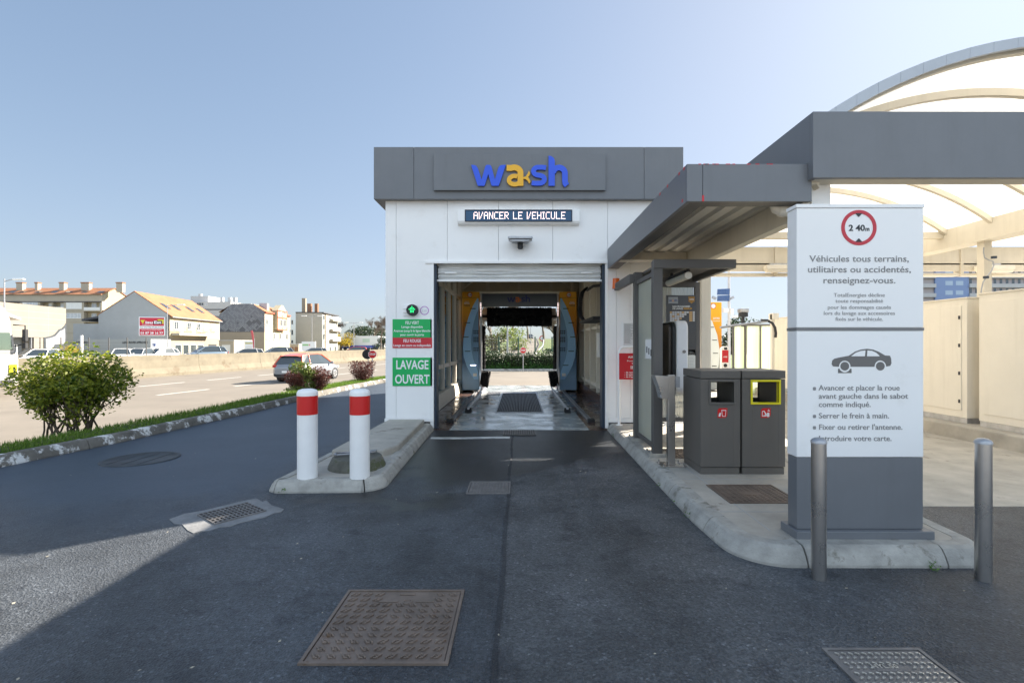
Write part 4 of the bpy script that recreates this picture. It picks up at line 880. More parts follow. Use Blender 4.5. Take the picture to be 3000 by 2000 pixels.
# ------------------------------------------------------------------ big vaulted canopy
BX0, BX1, BY0, BY1 = 2.81, 8.35, 4.79, 11.0
t = thing('vaulted_canopy', 'large canopy with grey front band, cream arches and translucent barrel vault', 'canopy', (5.5, BY0, 3.2))
mb = MB(); mb.box(BX0, 5.60, BY0, BY0 + .05, 3.185, 3.82); mb.box(5.604, 8.6, BY0, BY0 + .05, 3.185, 3.82); mb.box(8.604, 14.2, BY0, BY0 + .05, 3.185, 3.82)
mb.box(BX0, BX0 + .05, BY0 + .053, 8.0, 3.355, 3.82); mb.box(BX0, BX0 + .05, 8.004, BY1, 3.355, 3.82); mb.box(BX0, BX0 + .05, BY0 + .053, BY0 + .09, 3.185, 3.355)
mb.build('front_band', M['anth'], t, bev=.004)
mb = MB(); mb.box(BX0 + .05, 14.2, BY0 + .055, BY0 + .22, 3.19, 3.22); mb.build('band_return', M['cream'], t)
VCX, VR, VZ = 5.6, 4.62, .0
def vault_pts(r, n=36, x0=2.90, x1=8.30):
    a0 = math.acos((x0 - VCX) / r); a1 = math.acos((x1 - VCX) / r)
    return [(VCX + r * math.cos(a0 + (a1 - a0) * i / n), VZ + r * math.sin(a0 + (a1 - a0) * i / n)) for i in range(n + 1)]
for k in range(7):
    y = 4.98 + k * .93
    o_, i_ = vault_pts(VR), vault_pts(VR - .088); mb = MB()
    for i in range(36):
        for yy in (0,):
            v = [(o_[i][0], y, o_[i][1]), (o_[i+1][0], y, o_[i+1][1]), (i_[i+1][0], y, i_[i+1][1]), (i_[i][0], y, i_[i][1])]
            v += [(p[0], y + .07, p[2]) for p in v]
            mb.add(v, [(0,1,2,3),(7,6,5,4),(0,4,5,1),(3,2,6,7)])
    mb.build('arch', M['cream'], t)
for k in range(7):
    y = 4.98 + k * .93; o_, i_ = vault_pts(VR), vault_pts(VR - .088); mb = MB()
    for i in range(36):
        v = [(o_[i][0] + 5.5, y, o_[i][1]), (o_[i+1][0] + 5.5, y, o_[i+1][1]), (i_[i+1][0] + 5.5, y, i_[i+1][1]), (i_[i][0] + 5.5, y, i_[i][1])]; v += [(p[0], y + .07, p[2]) for p in v]; mb.add(v, [(0,1,2,3),(7,6,5,4),(0,4,5,1),(3,2,6,7)])
    mb.build('arch', M['cream'], t)
o_ = vault_pts(VR + .015); mb = MB()
for i in range(36):
    mb.add([(o_[i][0], 4.93, o_[i][1]), (o_[i+1][0], 4.93, o_[i+1][1]), (o_[i+1][0], 10.65, o_[i+1][1]), (o_[i][0], 10.65, o_[i][1])], [(0,1,2,3)], 0, True)
mb.build('vault_skin', M['vault'], t); mb = MB()
for i in range(36): mb.add([(o_[i][0] + 5.5, 4.93, o_[i][1]), (o_[i+1][0] + 5.5, 4.93, o_[i+1][1]), (o_[i+1][0] + 5.5, 10.65, o_[i+1][1]), (o_[i][0] + 5.5, 10.65, o_[i][1])], [(0,1,2,3)], 0, True)
mb.build('vault_skin', M['vault'], t)
for dx in (0, 5.5):
    pe = vault_pts(VR + .01); mb = MB(); flat = [(x + dx, z) for x, z in pe] + [(8.30 + dx, 3.68), (2.90 + dx, 3.68)]; mb.add([(x, 10.66, z) for x, z in flat], [tuple(range(len(flat)))]); mb.build('sun_stop_panel', M['vault'], t)  # added panels closing the vault ends, to stop sun streaking before the bay
o_, i_ = vault_pts(VR + .03, 24), vault_pts(VR - .07, 24); mb = MB()
for i in range(24):
    a = .005
    P = lambda L, q: Vector((L[i][0], 0, L[i][1])).lerp(Vector((L[i+1][0], 0, L[i+1][1])), q)
    v = [P(o_, a), P(o_, 1 - a), P(i_, 1 - a), P(i_, a)]; v = [(p.x, 4.90, p.z) for p in v] + [(p.x, 4.94, p.z) for p in v]
    mb.add(v, [(0,1,2,3),(7,6,5,4),(0,4,5,1),(3,2,6,7),(1,5,6,2),(0,3,7,4)])
    v = [P(o_, a), P(o_, 1 - a)]; mb.add([(v[0].x, 4.90, v[0].z), (v[1].x, 4.90, v[1].z), (v[1].x, 5.02, v[1].z + .008), (v[0].x, 5.02, v[0].z + .008)], [(0,1,2,3)])
mb.build('arch_flashing', M['rim_flashing'], t)
mb = MB(); mb.box(8.22, 8.42, BY0 + .06, 10.7, 3.45, 3.80); mb.box(8.16, 8.48, BY0 + .06, 10.7, 3.42, 3.45); mb.build('gutter_beam', M['cream'], t)
mb = MB(); mb.box(2.88, 3.02, BY0 + .3, 10.7, 3.55, 3.78); mb.build('gutter_beam', M['cream'], t)
mb = MB(); Yb = 10.8
for z0, z1, d in ((3.60, 3.68, .16), (3.16, 3.60, .05), (3.06, 3.12, .16), (3.30, 3.33, .07)): mb.box(2.7, 14, Yb, Yb + d, z0, z1)
for x in (3.4, 5.5, 7.4, 9.5): mb.box(x, x + .06, Yb - .03, Yb + .16, 3.06, 3.68)
mb.build('rear_beam', M['cream'], t)
mb = MB(); Yc = 9.7; mb.box(2.95, 8.25, Yc, Yc + .14, 3.64, 3.76); mb.build('tie_beam', M['cream'], t)
mb = MB(); mb.box(2.93, 3.12, 5.02, 5.20, .12, 3.5); mb.build('column', M['white'], t, bev=.005)
mb = MB(); mb.box(XX(1611, 8.6), XX(1633, 8.6), 8.6, 8.78, .12, 3.56); mb.build('column', M['cream_white'], t, bev=.005)
for y in (8.9, 5.3): mb = MB(); mb.box(8.26, 8.40, y, y + .14, .2, 3.45); mb.build('column', M['cream'], t)
# strip lights on the rear beam
def strip_light(x0, x1, y, z, label):
    t = thing('strip_light', label, 'lamp', ((x0 + x1) / 2, y, z)); mb = MB(); mb.box(x0, x1, y - .16, y, z, z + .09); mb.prismX([(y - .15, z), (y - .13, z - .06), (y - .03, z - .06), (y - .01, z)], x0 + .02, x1 - .02); mb.build('housing', M['cream_white'], t, bev=.008)
    mb = MB(); mb.box((x0 + x1) / 2 - .3, (x0 + x1) / 2 + .1, y - .12, y - .05, z + .09, z + .13); mb.build('bracket', M['galv'], t)
strip_light(XX(1761, 10.6), XX(1845, 10.6), 10.75, ZZ(618, 10.6), 'white strip light under the rear canopy beam, left of the pylon')
strip_light(XX(2315, 10.0), XX(2400, 10.0), 10.75, ZZ(608, 10.0), 'white strip light under the rear canopy beam at the right edge')

# ------------------------------------------------------------------ shelter with payment terminal
t = thing('shelter', 'grey steel shelter with frosted side panel and ribbed rear panel over the payment terminal', 'shelter', (2.3, 7.0, .12))
SZ = 2.69
for y0 in (6.55, 7.62):
    mb = MB(); mb.box(1.755, 1.875, y0, y0 + .12, .16, SZ - .002); mb.build('post', M['anth2'], t, bev=.004)
    mb = MB(); mb.box(1.69, 1.95, y0 - .06, y0 + .18, .124, .165); [mb.cyl((1.71 + .22 * a, y0 - .035 + .19 * b, .16), (1.71 + .22 * a, y0 - .035 + .19 * b, .195), .013, n=8) for a in (0, 1) for b in (0, 1)]; mb.build('foot_plate', M['kerb'], t, bev=.004)
mb = MB(); mb.box(1.752, 2.83, 6.53, 6.60, 2.585, 2.70); mb.box(2.765, 2.83, 6.603, 8.02, 2.585, 2.70); mb.box(1.885, 2.763, 6.66, 8.0, 2.66, 2.695); mb.box(1.885, 2.763, 7.96, 8.02, 2.585, 2.655)
mb.build('roof', M['anth2'], t, bev=.004)
mb = MB(); mb.box(1.68, 1.752, 7.64, 8.80, 2.53, 2.66); mb.box(1.752, 1.9, 7.70, 8.80, 2.63, 2.66); mb.box(1.78, 1.86, 6.68, 7.61, 2.50, 2.56); mb.build('side_beam', M['anth2'], t, bev=.004)
mb = MB(); mb.box(1.812, 1.824, 6.68, 7.61, .26, 2.50); mb.build('side_glass', M['frost'], t)
mb = MB(); mb.box(1.79, 1.85, 6.68, 7.61, .20, .258); mb.build('bottom_rail', M['anth2'], t)
mb = MB(); pr = []
for i in range(70): pr.append((1.90 + i * .0128, 8.0 + (.010 if i % 2 else 0)))
mb.prism(pr + [(pr[-1][0], 8.02), (1.90, 8.02)], .42, 2.50); mb.build('rear_panel', M['ribbed'], t)
mb = MB(); mb.box(2.80, 2.875, 7.97, 8.05, .12, 2.58); mb.box(1.88, 2.80, 7.97, 8.05, 2.50, 2.58); mb.box(1.88, 2.80, 7.97, 8.05, .36, .42); mb.box(1.83, 1.895, 7.97, 8.05, .12, 2.58); mb.build('rear_frame', M['anth2'], t, bev=.003)
mb = MB(); mb.box(1.835, 1.840, 6.9, 7.05, 1.78, 2.0)
t2 = thing('sticker', 'small white instruction sticker on the frosted glass of the shelter', 'sticker', (1.81, 6.9, 1.4))
mb = MB(); mb.box(1.802, 1.811, 6.78, 7.16, 1.39, 1.66); mb.build('sheet', M['txt_white'], t2); mb = MB()
for k in range(3): mb.box(1.800, 1.802, 6.83 + k * .11, 6.88 + k * .11, 1.43 + .02 * k, 1.52 + .02 * k)
mb.build('printed_figures', M['txt_black'], t2)
t2 = thing('shelter_light', 'white tube light hanging under the shelter roof', 'lamp', (2.3, 7.2, 2.45))
mb = MB(); mb.cyl((2.28, 6.75, 2.52), (2.28, 7.65, 2.52), .05, n=14); mb.build('diffuser', M['cream_white'], t2, bev=.01); mb = MB(); mb.box(2.24, 2.32, 6.8, 7.6, 2.56, 2.60); mb.cyl((2.28, 6.78, 2.55), (2.28, 6.78, 2.655), .02); mb.cyl((2.28, 7.5, 2.55), (2.28, 7.5, 2.655), .02); mb.build('mount', M['dark'], t2)
# poster with the wash programmes
YP = 7.955; t2 = thing('programme_poster', 'black wash programme poster NOS PROGRAMMES DE LAVAGE PREMIUM on the ribbed panel', 'poster', (2.57, YP, 1.3))
px0, px1, pz0, pz1 = XX(1530, YP), XX(1599, YP), ZZ(866, YP), ZZ(678, YP)
mb = MB(); mb.box(px0, px1, YP - .004, YP, pz0 + .35, pz1); po = mb.build('sheet', mat('poster_black', (.035, .035, .037), .25, bump=.5, bscale=5), t2)
q = YP / F
mb = MB(); mb.box(XX(1535, YP), XX(1557, YP), YP - .007, YP - .004, ZZ(697, YP), ZZ(682, YP)); lgp = mb.build('logo_field', mat('poster_grey', (.34, .36, .38), .4), po)
logo(lgp, XX(1546, YP), YP - .007, ZZ(692.5, YP), 4.0 * q, .0012, mat('poster_logo', (.04, .07, .22), .4), mat('poster_logo_orange', (.70, .33, .10), .4))
mb = MB(); mb.prismY([(XX(1581, YP), ZZ(681, YP)), (XX(1581, YP), ZZ(692, YP)), (XX(1588, YP), ZZ(697, YP)), (XX(1595, YP), ZZ(692, YP)), (XX(1595, YP), ZZ(681, YP))], YP - .007, YP - .004); bdg = mb.build('badge', M['amber_edge'], po)
text('OFFRE', XX(1588, YP), YP - .008, ZZ(689, YP), 3.0 * q, M['txt_white'], bdg, width=11 * q, bold=.03)
text('NOS PROGRAMMES', XX(1544.5, YP), YP - .006, ZZ(705.5, YP), 3.6 * q, M['txt_white'], po, width=40 * q, align='LEFT', bold=.03)
text('DE LAVAGE', XX(1544.5, YP), YP - .006, ZZ(710.5, YP), 3.6 * q, M['txt_white'], po, width=23.5 * q, align='LEFT', bold=.03); text('PREMIUM', XX(1569.5, YP), YP - .006, ZZ(710.5, YP), 3.6 * q, M['amber'], po, width=19 * q, align='LEFT', bold=.01)
mb = MB(); lens = (8, 7, 6, 5, 4)
for r_, n_ in enumerate(lens):
    for k in range(n_): x = 1538.5 + k * 5.5; mb.box(XX(x, YP), XX(x + 4.8, YP), YP - .0055, YP - .004, ZZ(719 + r_ * 4.7, YP), ZZ(715.3 + r_ * 4.7, YP), 1 if (k + r_ * 2) % 5 == 0 else 0)
    mb.box(XX(1583, YP), XX(1590, YP), YP - .0055, YP - .004, ZZ(719 + r_ * 4.7, YP), ZZ(715.3 + r_ * 4.7, YP), 1); mb.box(XX(1591, YP), XX(1595.5, YP), YP - .0055, YP - .004, ZZ(719 + r_ * 4.7, YP), ZZ(715.3 + r_ * 4.7, YP), 0)
mb.build('programme_grid', [mat('grid_pale', (.62, .62, .64), .5), mat('grid_tan', (.60, .38, .16), .5)], po)
t2 = thing('paper_notice', 'pale paper notice taped to the ribbed panel below the black poster', 'notice', (2.7, YP, .8)); mb = MB(); mb.box(XX(1581, YP), XX(1597, YP), YP - .004, YP, ZZ(853, YP), ZZ(803, YP)); mb.build('sheet', mat('notice_faded', (.70, .72, .70), .6), t2)
mb = MB()
for i in range(12): z = ZZ(808 + i * 3.4, YP); mb.box(XX(1583, YP), XX(1583 + 9 + (i * 7) % 4, YP), YP - .0052, YP - .004, z - .003, z + .003)
mb.build('printed_lines', mat('print_pale', (.45, .46, .46), .7), t2)
# payment terminal
t2 = thing('payment_terminal', 'tall payment terminal, rounded white shell round a dark brown screen face', 'payment terminal', (2.25, 7.2, .12))
def rrect(x0, x1, z0, z1, r, n=5):
    out = []
    for cx, cz, a in ((x1 - r, z1 - r, 0), (x0 + r, z1 - r, 90), (x0 + r, z0 + r, 180), (x1 - r, z0 + r, 270)):
        out += [(cx + r * math.cos(R(a + 90 * i / n)), cz + r * math.sin(R(a + 90 * i / n))) for i in range(n + 1)]
    return out
# shell: rounded in the YZ plane, opening to the left (-X), seen from its narrow side
mb = MB(); mb.prismX(rrect(6.95, 7.86, .89, 1.925, .12), 2.18, 2.345); mb.build('shell', mat('terminal_white', (.80, .81, .84), .35), t2, bev=.02, seg=3)
mb = MB(); mb.prismX(rrect(6.97, 7.84, .91, 1.905, .11), 2.13, 2.18); mb.build('rim', M['black'], t2, bev=.006)
mb = MB(); mb.prismX(rrect(7.01, 7.80, .95, 1.865, .05), 2.09, 2.131); mb.build('screen_face', mat('terminal_brown', (.075, .062, .055), .35), t2, bev=.004)
mb = MB(); mb.cyl((2.285, 6.935, 1.49), (2.285, 6.955, 1.49), .022, n=16); mb.build('lock', M['iron2'], t2)
mb = MB(); mb.box(2.0, 2.10, 7.45, 7.6, .12, 1.95); mb.box(1.95, 2.15, 7.42, 7.66, 1.0, 1.8); mb.build('pedestal', mat('pedestal_brown', (.10, .075, .06), .45), t2)
# steel dispenser on a post
t2 = thing('dispenser_post', 'stainless slanted ticket dispenser on a slim steel post in front of the shelter', 'dispenser', (1.84, 6.05, .12)); Yd = 6.05
mb = MB(); mb.box(1.80, 1.885, Yd, Yd + .085, .135, 1.222); mb.build('post', M['steel'], t2, bev=.006)
mb = MB(); mb.box(1.70, 1.99, Yd - .09, Yd + .17, .124, .137); [mb.cyl((1.725 + .24 * a, Yd - .06 + .2 * b, .135), (1.725 + .24 * a, Yd - .06 + .2 * b, .165), .010, n=8) for a in (0, 1) for b in (0, 1)]; mb.build('foot_plate', M['steel'], t2)
mb = MB(); mb.prismY([(1.633, 1.215), (1.80, 1.205), (1.80, .93), (1.718, .935), (1.685, 1.07)], Yd - .01, Yd + .16); mb.build('dispenser_head', M['steel'], t2, bev=.004)
mb = MB(); mb.cyl((1.705, Yd - .018, .965), (1.705, Yd, .965), .012); mb.box(1.886, 1.94, Yd + .0, Yd + .1, 1.07, 1.20); mb.build('coupling', M['galv'], t2)

# ------------------------------------------------------------------ bins
B0, B1, BZ = 5.65, 6.25, 1.295
def bin_(x0, x1, label, frame_m, icon):
    t = thing('waste_bin', label, 'bin', ((x0 + x1) / 2, B0, .12), group='paired waste bins on the right island')
    mb = MB(); fx0, fx1, fz0, fz1 = x0 + .115, x1 - .075, ZZ(924, B0), ZZ(876.5, B0)
    g_ = .02; zb, zt = .21, BZ - .095
    # front skin with its window, sides, rear with a smaller window, floor
    for y in (B0, B1 - .02):
        if y == B0: a, b, c_, d = fx0, fx1, fz0, fz1
        else: a, b, c_, d = x0 + .10, x1 - .03, .93, 1.12
        mb.box(x0, a, y, y + g_, zb, zt); mb.box(b, x1, y, y + g_, zb, zt); mb.box(a, b, y, y + g_, zb, c_); mb.box(a, b, y, y + g_, d, zt)
    mb.box(x0, x0 + g_, B0 + g_, B1 - g_, zb, zt); mb.box(x1 - g_, x1, B0 + g_, B1 - g_, zb, zt); mb.box(x0 + g_, x1 - g_, B0 + g_, B1 - g_, fz0 - .14, fz0 - .12)
    mb.build('body', M['bin'], t, bev=.002)
    mb = MB(); mb.box(x0 + .006, x1 - .006, B0 + .012, B1 - .01, .125, .203); mb.build('plinth', M['bin'], t)
    mb = MB(); mb.box(x0 - .002, x1 + .002, B0 - .004, B1, zt + .008, BZ); mb.build('lid', M['bin'], t, bev=.004)
    mb = MB(); f = .022
    for a, b, c_, d in ((fx0 - f, fx1 + f, fz0 - f, fz0), (fx0 - f, fx1 + f, fz1, fz1 + f), (fx0 - f, fx0, fz0, fz1), (fx1, fx1 + f, fz0, fz1)): mb.box(a, b, B0 - .012, B0 + .05, c_, d)
    mb.build('opening_frame', frame_m, t, bev=.003)
    cx, cz, s = (x0 + x1) / 2 + .022, ZZ(948, B0), .055
    mb = MB(); mb.prismY([(cx - s, cz - s), (cx + s * .55, cz - s), (cx + s * .9, cz - s * .7), (cx + s, cz - s * .3), (cx + s, cz + s), (cx - s * .6, cz + s), (cx - s * .9, cz + s * .75), (cx - s, cz + s * .4)], B0 - .002, B0); lb = mb.build('sticker', M['red'], t)
    mb = MB(); Y0, Y1 = B0 - .0032, B0 - .002
    if icon == 'cup':
        mb.prismY([(cx - .012, cz + .034), (cx + .042, cz + .034), (cx + .034, cz - .040), (cx - .004, cz - .040)], Y0, Y1); mb.prismY([(cx - .045, cz - .04), (cx - .025, cz - .04), (cx - .018, cz - .008), (cx - .012, cz + .0), (cx - .03, cz + .002), (cx - .04, cz - .01)], Y0, Y1)
        mb2 = MB(); mb2.prismY([(cx - .005, cz + .026), (cx + .035, cz + .026), (cx + .029, cz - .033), (cx + .001, cz - .033)], Y0 - .001, Y0)
    else:
        mb.prismY([(cx - .043, cz + .02), (cx - .018, cz + .028), (cx + .01, cz - .015), (cx + .006, cz - .038), (cx - .043, cz - .038)], Y0, Y1); mb.prismY(rrect(cx + .012, cx + .040, cz - .044, cz + .004, .008), Y0, Y1); mb.prismY([(cx + .018, cz + .018), (cx + .046, cz + .018), (cx + .032, cz + .045)], Y0, Y1)
        mb2 = MB(); mb2.prismY([(cx + .027, cz + .022), (cx + .037, cz + .022), (cx + .032, cz + .034)], Y0 - .001, Y0); mb2.prismY([(cx - .036, cz + .012), (cx - .022, cz + .018), (cx - .005, cz - .02), (cx - .036, cz - .03)], Y0 - .001, Y0)
    ic = mb.build('pictogram', M['txt_white'], lb); mb2.build('pictogram_detail', M['red'], ic)
    return t
bx0, bxm0, bxm1, bx1 = 2.045, 2.475, 2.515, 3.0
bin_(bx0, bxm0 + .018, 'dark grey bin with a grey window frame and red cup sticker', M['bin'], 'cup')
bin_(bxm1, bx1, 'dark grey recycling bin with a yellow window frame and red sticker', M['yellow'], 'can')

# ------------------------------------------------------------------ information pylon
Y0 = 3.81; X0, X1 = 2.11, 3.075
t = thing('information_pylon', 'tall white information pylon with grey foot, height limit disc and washing instructions', 'sign', (2.6, Y0, .12))
mb = MB(); mb.box(X0, X1, Y0, Y0 + .135, ZZ(1049.5, Y0), 1.698); mb.box(X0, X1, Y0, Y0 + .135, 1.722, 2.63); mb.build('panel', M['white'], t, bev=.004)
mb = MB(); mb.box(X0 - .003, X1 + .003, Y0 - .003, Y0 + .138, 1.699, 1.721); mb.build('divider', M['txt_grey'], t)
mb = MB(); mb.box(X0 - .006, X1 + .006, Y0 - .006, Y0 + .14, 2.632, 2.66); mb.build('top_cap', M['white'], t, bev=.003)
mb = MB(); mb.box(X0 + .003, X1 - .0, Y0 + .004, Y0 + .132, .19, ZZ(1050, Y0) - .003); mb.build('foot', M['anth'], t, bev=.004)
mb = MB(); mb.box(2.085, 3.125, 3.765, 4.0, .124, .188); mb.build('base_plate', M['anth'], t, bev=.004)
mb = MB(); [mb.cyl((x, y, .186), (x, y, .20), .012, n=8) for x in (2.095, 3.11) for y in (3.80, 3.97)]
yt = Y0 - .0015; q = Y0 / F
def P(x): return XX(x, Y0)
def Q(y): return ZZ(y, Y0)
cx, cz = P(1972.5), Q(523); mb = MB(); mb.ring((cx, cz), 32.5 * q, 40.5 * q, Y0 - .003, Y0, 56); hd = mb.build('limit_ring', mat('ring_red', (.55, .03, .05), .45), t)
mb = MB(); mb.prismY([(P(1964), Q(490)), (P(1980), Q(490)), (P(1972), Q(498.5))], Y0 - .0045, Y0); mb.prismY([(P(1964), Q(556)), (P(1980), Q(556)), (P(1972), Q(547.5))], Y0 - .0045, Y0); mb.build('limit_arrows', M['txt_black'], hd)
text('2 40', P(1949), yt, Q(530), 13.5 * q, M['txt_black'], t, width=37 * q, align='LEFT', bold=.03); text('m', P(1987), yt, Q(530.5), 10 * q, M['txt_black'], t, width=9 * q, align='LEFT', bold=.02)
g1 = mat('pylon_lettering', (.25, .25, .25), .5); g2 = mat('pylon_small_lettering', (.33, .33, .33), .5)
for s, y, wd in (('Véhicules tous terrains,', 601, 228), ('utilitaires ou accidentés,', 625.5, 236), ('renseignez-vous.', 650.5, 165)): text(s, P(1973.5), yt, Q(y), 14.5 * q, g1, t, width=wd * q, bold=.008)
for s, y, wd in (('TotalEnergies décline', 681.5, 117), ('toute responsabilité', 695, 109), ('pour les dommages causés', 709.5, 145), ('lors du lavage aux accessoires', 723, 163), ('fixés sur le véhicule.', 736.5, 109)): text(s, P(1973.5), yt, Q(y), 8.6 * q, g2, t, width=wd * q, bold=0)
for s, y, wd in (('Avancer et placer la roue', 896, 186), ('avant gauche dans le sabot', 915, 205), ('comme indiqué.', 934, 119), ('Serrer le frein à main.', 960, 161), ("Fixer ou retirer l'antenne.", 986, 191), ('Introduire votre carte.', 1012, 166)): text(s, P(1880), yt, Q(y), 12.3 * q, g1, t, width=wd * q, align='LEFT', bold=.008)
mb = MB()
for y in (892, 955.5, 981.5): mb.prismY(rrect(P(1867), P(1874), Q(y + 4), Q(y - 3.5), .006), Y0 - .002, Y0)
mb.build('bullet_marks', g1, t)
# car pictogram
def pc(pts): return [(P((x / 2.45 + 2260) / 1.2755), Q((y / 2.45 + 560) / 1.2755)) for x, y in pts]
from mathutils.geometry import tessellate_polygon
def flat_poly(mb, pts, y0, y1):
    n = len(pts); ar = sum(pts[k][0] * pts[(k + 1) % n][1] - pts[(k + 1) % n][0] * pts[k][1] for k in range(n))
    if ar < 0: pts = pts[::-1]
    mb.add([(p[0], y0, p[1]) for p in pts], [tuple(k) for k in tessellate_polygon([[Vector((p[0], p[1], 0)) for p in pts]])])
    mb.add([(p[0], y0, p[1]) for p in pts] + [(p[0], y1, p[1]) for p in pts], [(k, n + k, n + (k + 1) % n, (k + 1) % n) for k in range(n)])
def arcp(cx, cy, r, a0, a1, n=14): return [(cx + r * math.cos(R(a0 + (a1 - a0) * i / n)), cy + r * math.sin(R(a0 + (a1 - a0) * i / n))) for i in range(n + 1)]
body = [(432, 1240), (436, 1215), (450, 1202), (480, 1194), (555, 1180), (600, 1150), (640, 1136), (685, 1130), (730, 1136), (770, 1152), (815, 1178), (850, 1180), (858, 1200), (860, 1235), (852, 1252), (822, 1258)] + arcp(781, 1256, 42, 0, -180)[0:15] + [(739, 1259), (567, 1259)] + arcp(526, 1257, 42, 0, -180) + [(484, 1259), (442, 1256)]
mb = MB(); flat_poly(mb, pc(body), Y0 - .002, Y0)
for cxx in (526, 781): flat_poly(mb, pc(arcp(cxx, 1255, 31, 0, 345, 23)), Y0 - .002, Y0)
flat_poly(mb, pc([(478, 1273), (490, 1273)] + arcp(526, 1257, 42, 155, 25) + [(562, 1273), (574, 1273), (574, 1304), (478, 1304)]), Y0 - .002, Y0)
cp = mb.build('car_pictogram', mat('pictogram_grey', (.15, .145, .14), .5), t)
mb = MB(); flat_poly(mb, pc([(570, 1184), (605, 1158), (640, 1146), (673, 1142), (669, 1184)]), Y0 - .0032, Y0 - .002); flat_poly(mb, pc([(684, 1184), (688, 1142), (720, 1145), (750, 1158), (774, 1180), (772, 1184)]), Y0 - .0032, Y0 - .002); mb.build('pictogram_windows', M['white'], cp)

# ------------------------------------------------------------------ cabinets at the right
def cabinet(y0, y1, z0, z1, label, x=7.6, d=1.0, lines=True):
    t = thing('equipment_cabinet', label, 'cabinet', (x + d / 2, y0, z0))
    mb = MB(); mb.box(x, x + d, y0, y1, z0, z1); mb.build('housing', M['cream_white'], t, bev=.006)
    mb = MB(); mb.box(x - .012, x, y0 + .10, y1 - .10, z0 + .12, z1 - .12); dr = mb.build('door', M['cream_white'], t, bev=.004)
    mb = MB()
    for k in range(4): mb.box(x - .022, x - .011, y0 + .12, y0 + .15, z0 + .25 + k * .48, z0 + .31 + k * .48)
    mb.build('hinges', M['dark'], dr)
    mb = MB(); mb.box(x - .02, x + d + .02, y0 - .02, y1 + .02, z1, z1 + .02); mb.build('top_cap', M['cream_white'], t)
    mb = MB(); mb.box(x + .01, x + d - .01, y0 + .01, y1 - .01, z0 - .09, z0); mb.build('base_frame', M['galv'], t)
cabinet(5.6, 8.28, .33, 2.41, 'tall cream equipment cabinet at the right edge, nearest the camera')
cabinet(8.5, 11.4, .33, 2.37, 'tall cream equipment cabinet showing just right of the pylon')
cabinet(11.5, 15.0, .33, 2.34, 'cream equipment cabinet seen between the bins and the pylon')
t = thing('hanging_cable', 'thin cable with connectors hanging from the canopy beam to a cabinet', 'cable', (8.1, 8.3, 2.4))
mb = MB(); Yk = 8.35; pts = [(1524, 403), (1522, 440), (1530, 478), (1560, 495), (1590, 503), (1597, 530), (1580, 570), (1545, 615), (1520, 650), (1508, 700), (1505, 730)]
mb.tube([(P_.x, P_.y, P_.z) for P_ in [D((x / 2.45 + 2260) / 1.2755, (y / 2.45 + 560) / 1.2755, Yk) for x, y in pts]], .010, 6); mb.build('cord', M['galv'], t)
for x, y in ((1597, 475), (1540, 618)): mb = MB(); p = D((x / 2.45 + 2260) / 1.2755, (y / 2.45 + 560) / 1.2755, Yk); mb.box(p.x - .03, p.x + .03, Yk - .025, Yk + .025, p.z - .02, p.z + .02); mb.build('connector', M['navy'], t)

# ------------------------------------------------------------------ second wash area behind the bins
Yv = 16.8
t = thing('open_air_gantry', 'second wash gantry leg with orange and white livery out in the sun', 'car wash gantry', (6.4, Yv, 0))
xa, xb = XX(1630, Yv), XX(1658, Yv); mb = MB(); mb.box(xa - .25, xb, Yv, Yv + 1.4, .05, ZZ(694, Yv)); lg = mb.build('leg', vgrad('livery_bright', [(0, (.25, .27, .30)), (1.2, (.30, .32, .35)), (1.5, (.55, .17, .02)), (2.3, (.80, .36, .01)), (3.1, (.80, .45, .01))]), t, bev=.02)
pts = [(xa - .24, 2.75), (xa + .08, 2.35), (xa + .25, 1.9), (xa + .335, 1.35), (xa + .30, .9), (xa + .2, .5), (xa - .24, .2)]
mb = MB(); flat_poly(mb, pts, Yv - .012, Yv); mb.build('arc_band', mat('arc_white', (.70, .71, .72), .4), lg)
mb = MB()
for q_, z in ((.07, 2.15), (.17, 1.72), (.20, 1.28), (.16, .85)): mb.box(xa + q_ - .09, xa + q_ + .07, Yv - .02, Yv - .01, z - .012, z + .012)
mb.build('indicator_slots', M['black'], lg)
mb = MB(); mb.disc((xa + .12, 2.86), .085, Yv - .008, Yv); dd = mb.build('height_limit_disc', M['txt_white'], lg); mb = MB(); mb.ring((xa + .12, 2.86), .075, .09, Yv - .012, Yv); mb.build('red_ring', M['sign_red'], dd)
text('OFFRE', xa + .22, Yv - .006, 2.42, .06, M['txt_white'], lg, width=.22, bold=.02); text('PREMIUM', xa + .22, Yv - .006, 2.34, .04, M['txt_white'], lg, width=.24)
Ys = 15.6
t = thing('striped_screen', 'bank of pale green striped screens in dark frames behind the bins', 'screen', (7, Ys, 0))
sm = bpy.data.materials.new('green_streaks'); sm.use_nodes = True; nt = sm.node_tree; p = nt.nodes['Principled BSDF']; N = nt.nodes.new
tc = N('ShaderNodeTexCoord'); mp = N('ShaderNodeMapping'); mp.inputs['Scale'].default_value = (14, 1, .35); lk(nt, tc.outputs['Object'], mp.inputs[0]); no = N('ShaderNodeTexNoise'); no.inputs['Scale'].default_value = 1.0; no.inputs['Detail'].default_value = 4; lk(nt, mp.outputs[0], no.inputs['Vector'])
cr = N('ShaderNodeValToRGB'); cr.color_ramp.elements[0].position = .35; cr.color_ramp.elements[1].position = .62; cr.color_ramp.elements[0].color = (.70, .82, .60, 1); cr.color_ramp.elements[1].color = (.90, .90, .84, 1); lk(nt, no.outputs['Fac'], cr.inputs[0])
lk(nt, cr.outputs[0], p.inputs['Base Color']); p.inputs['Roughness'].default_value = .3
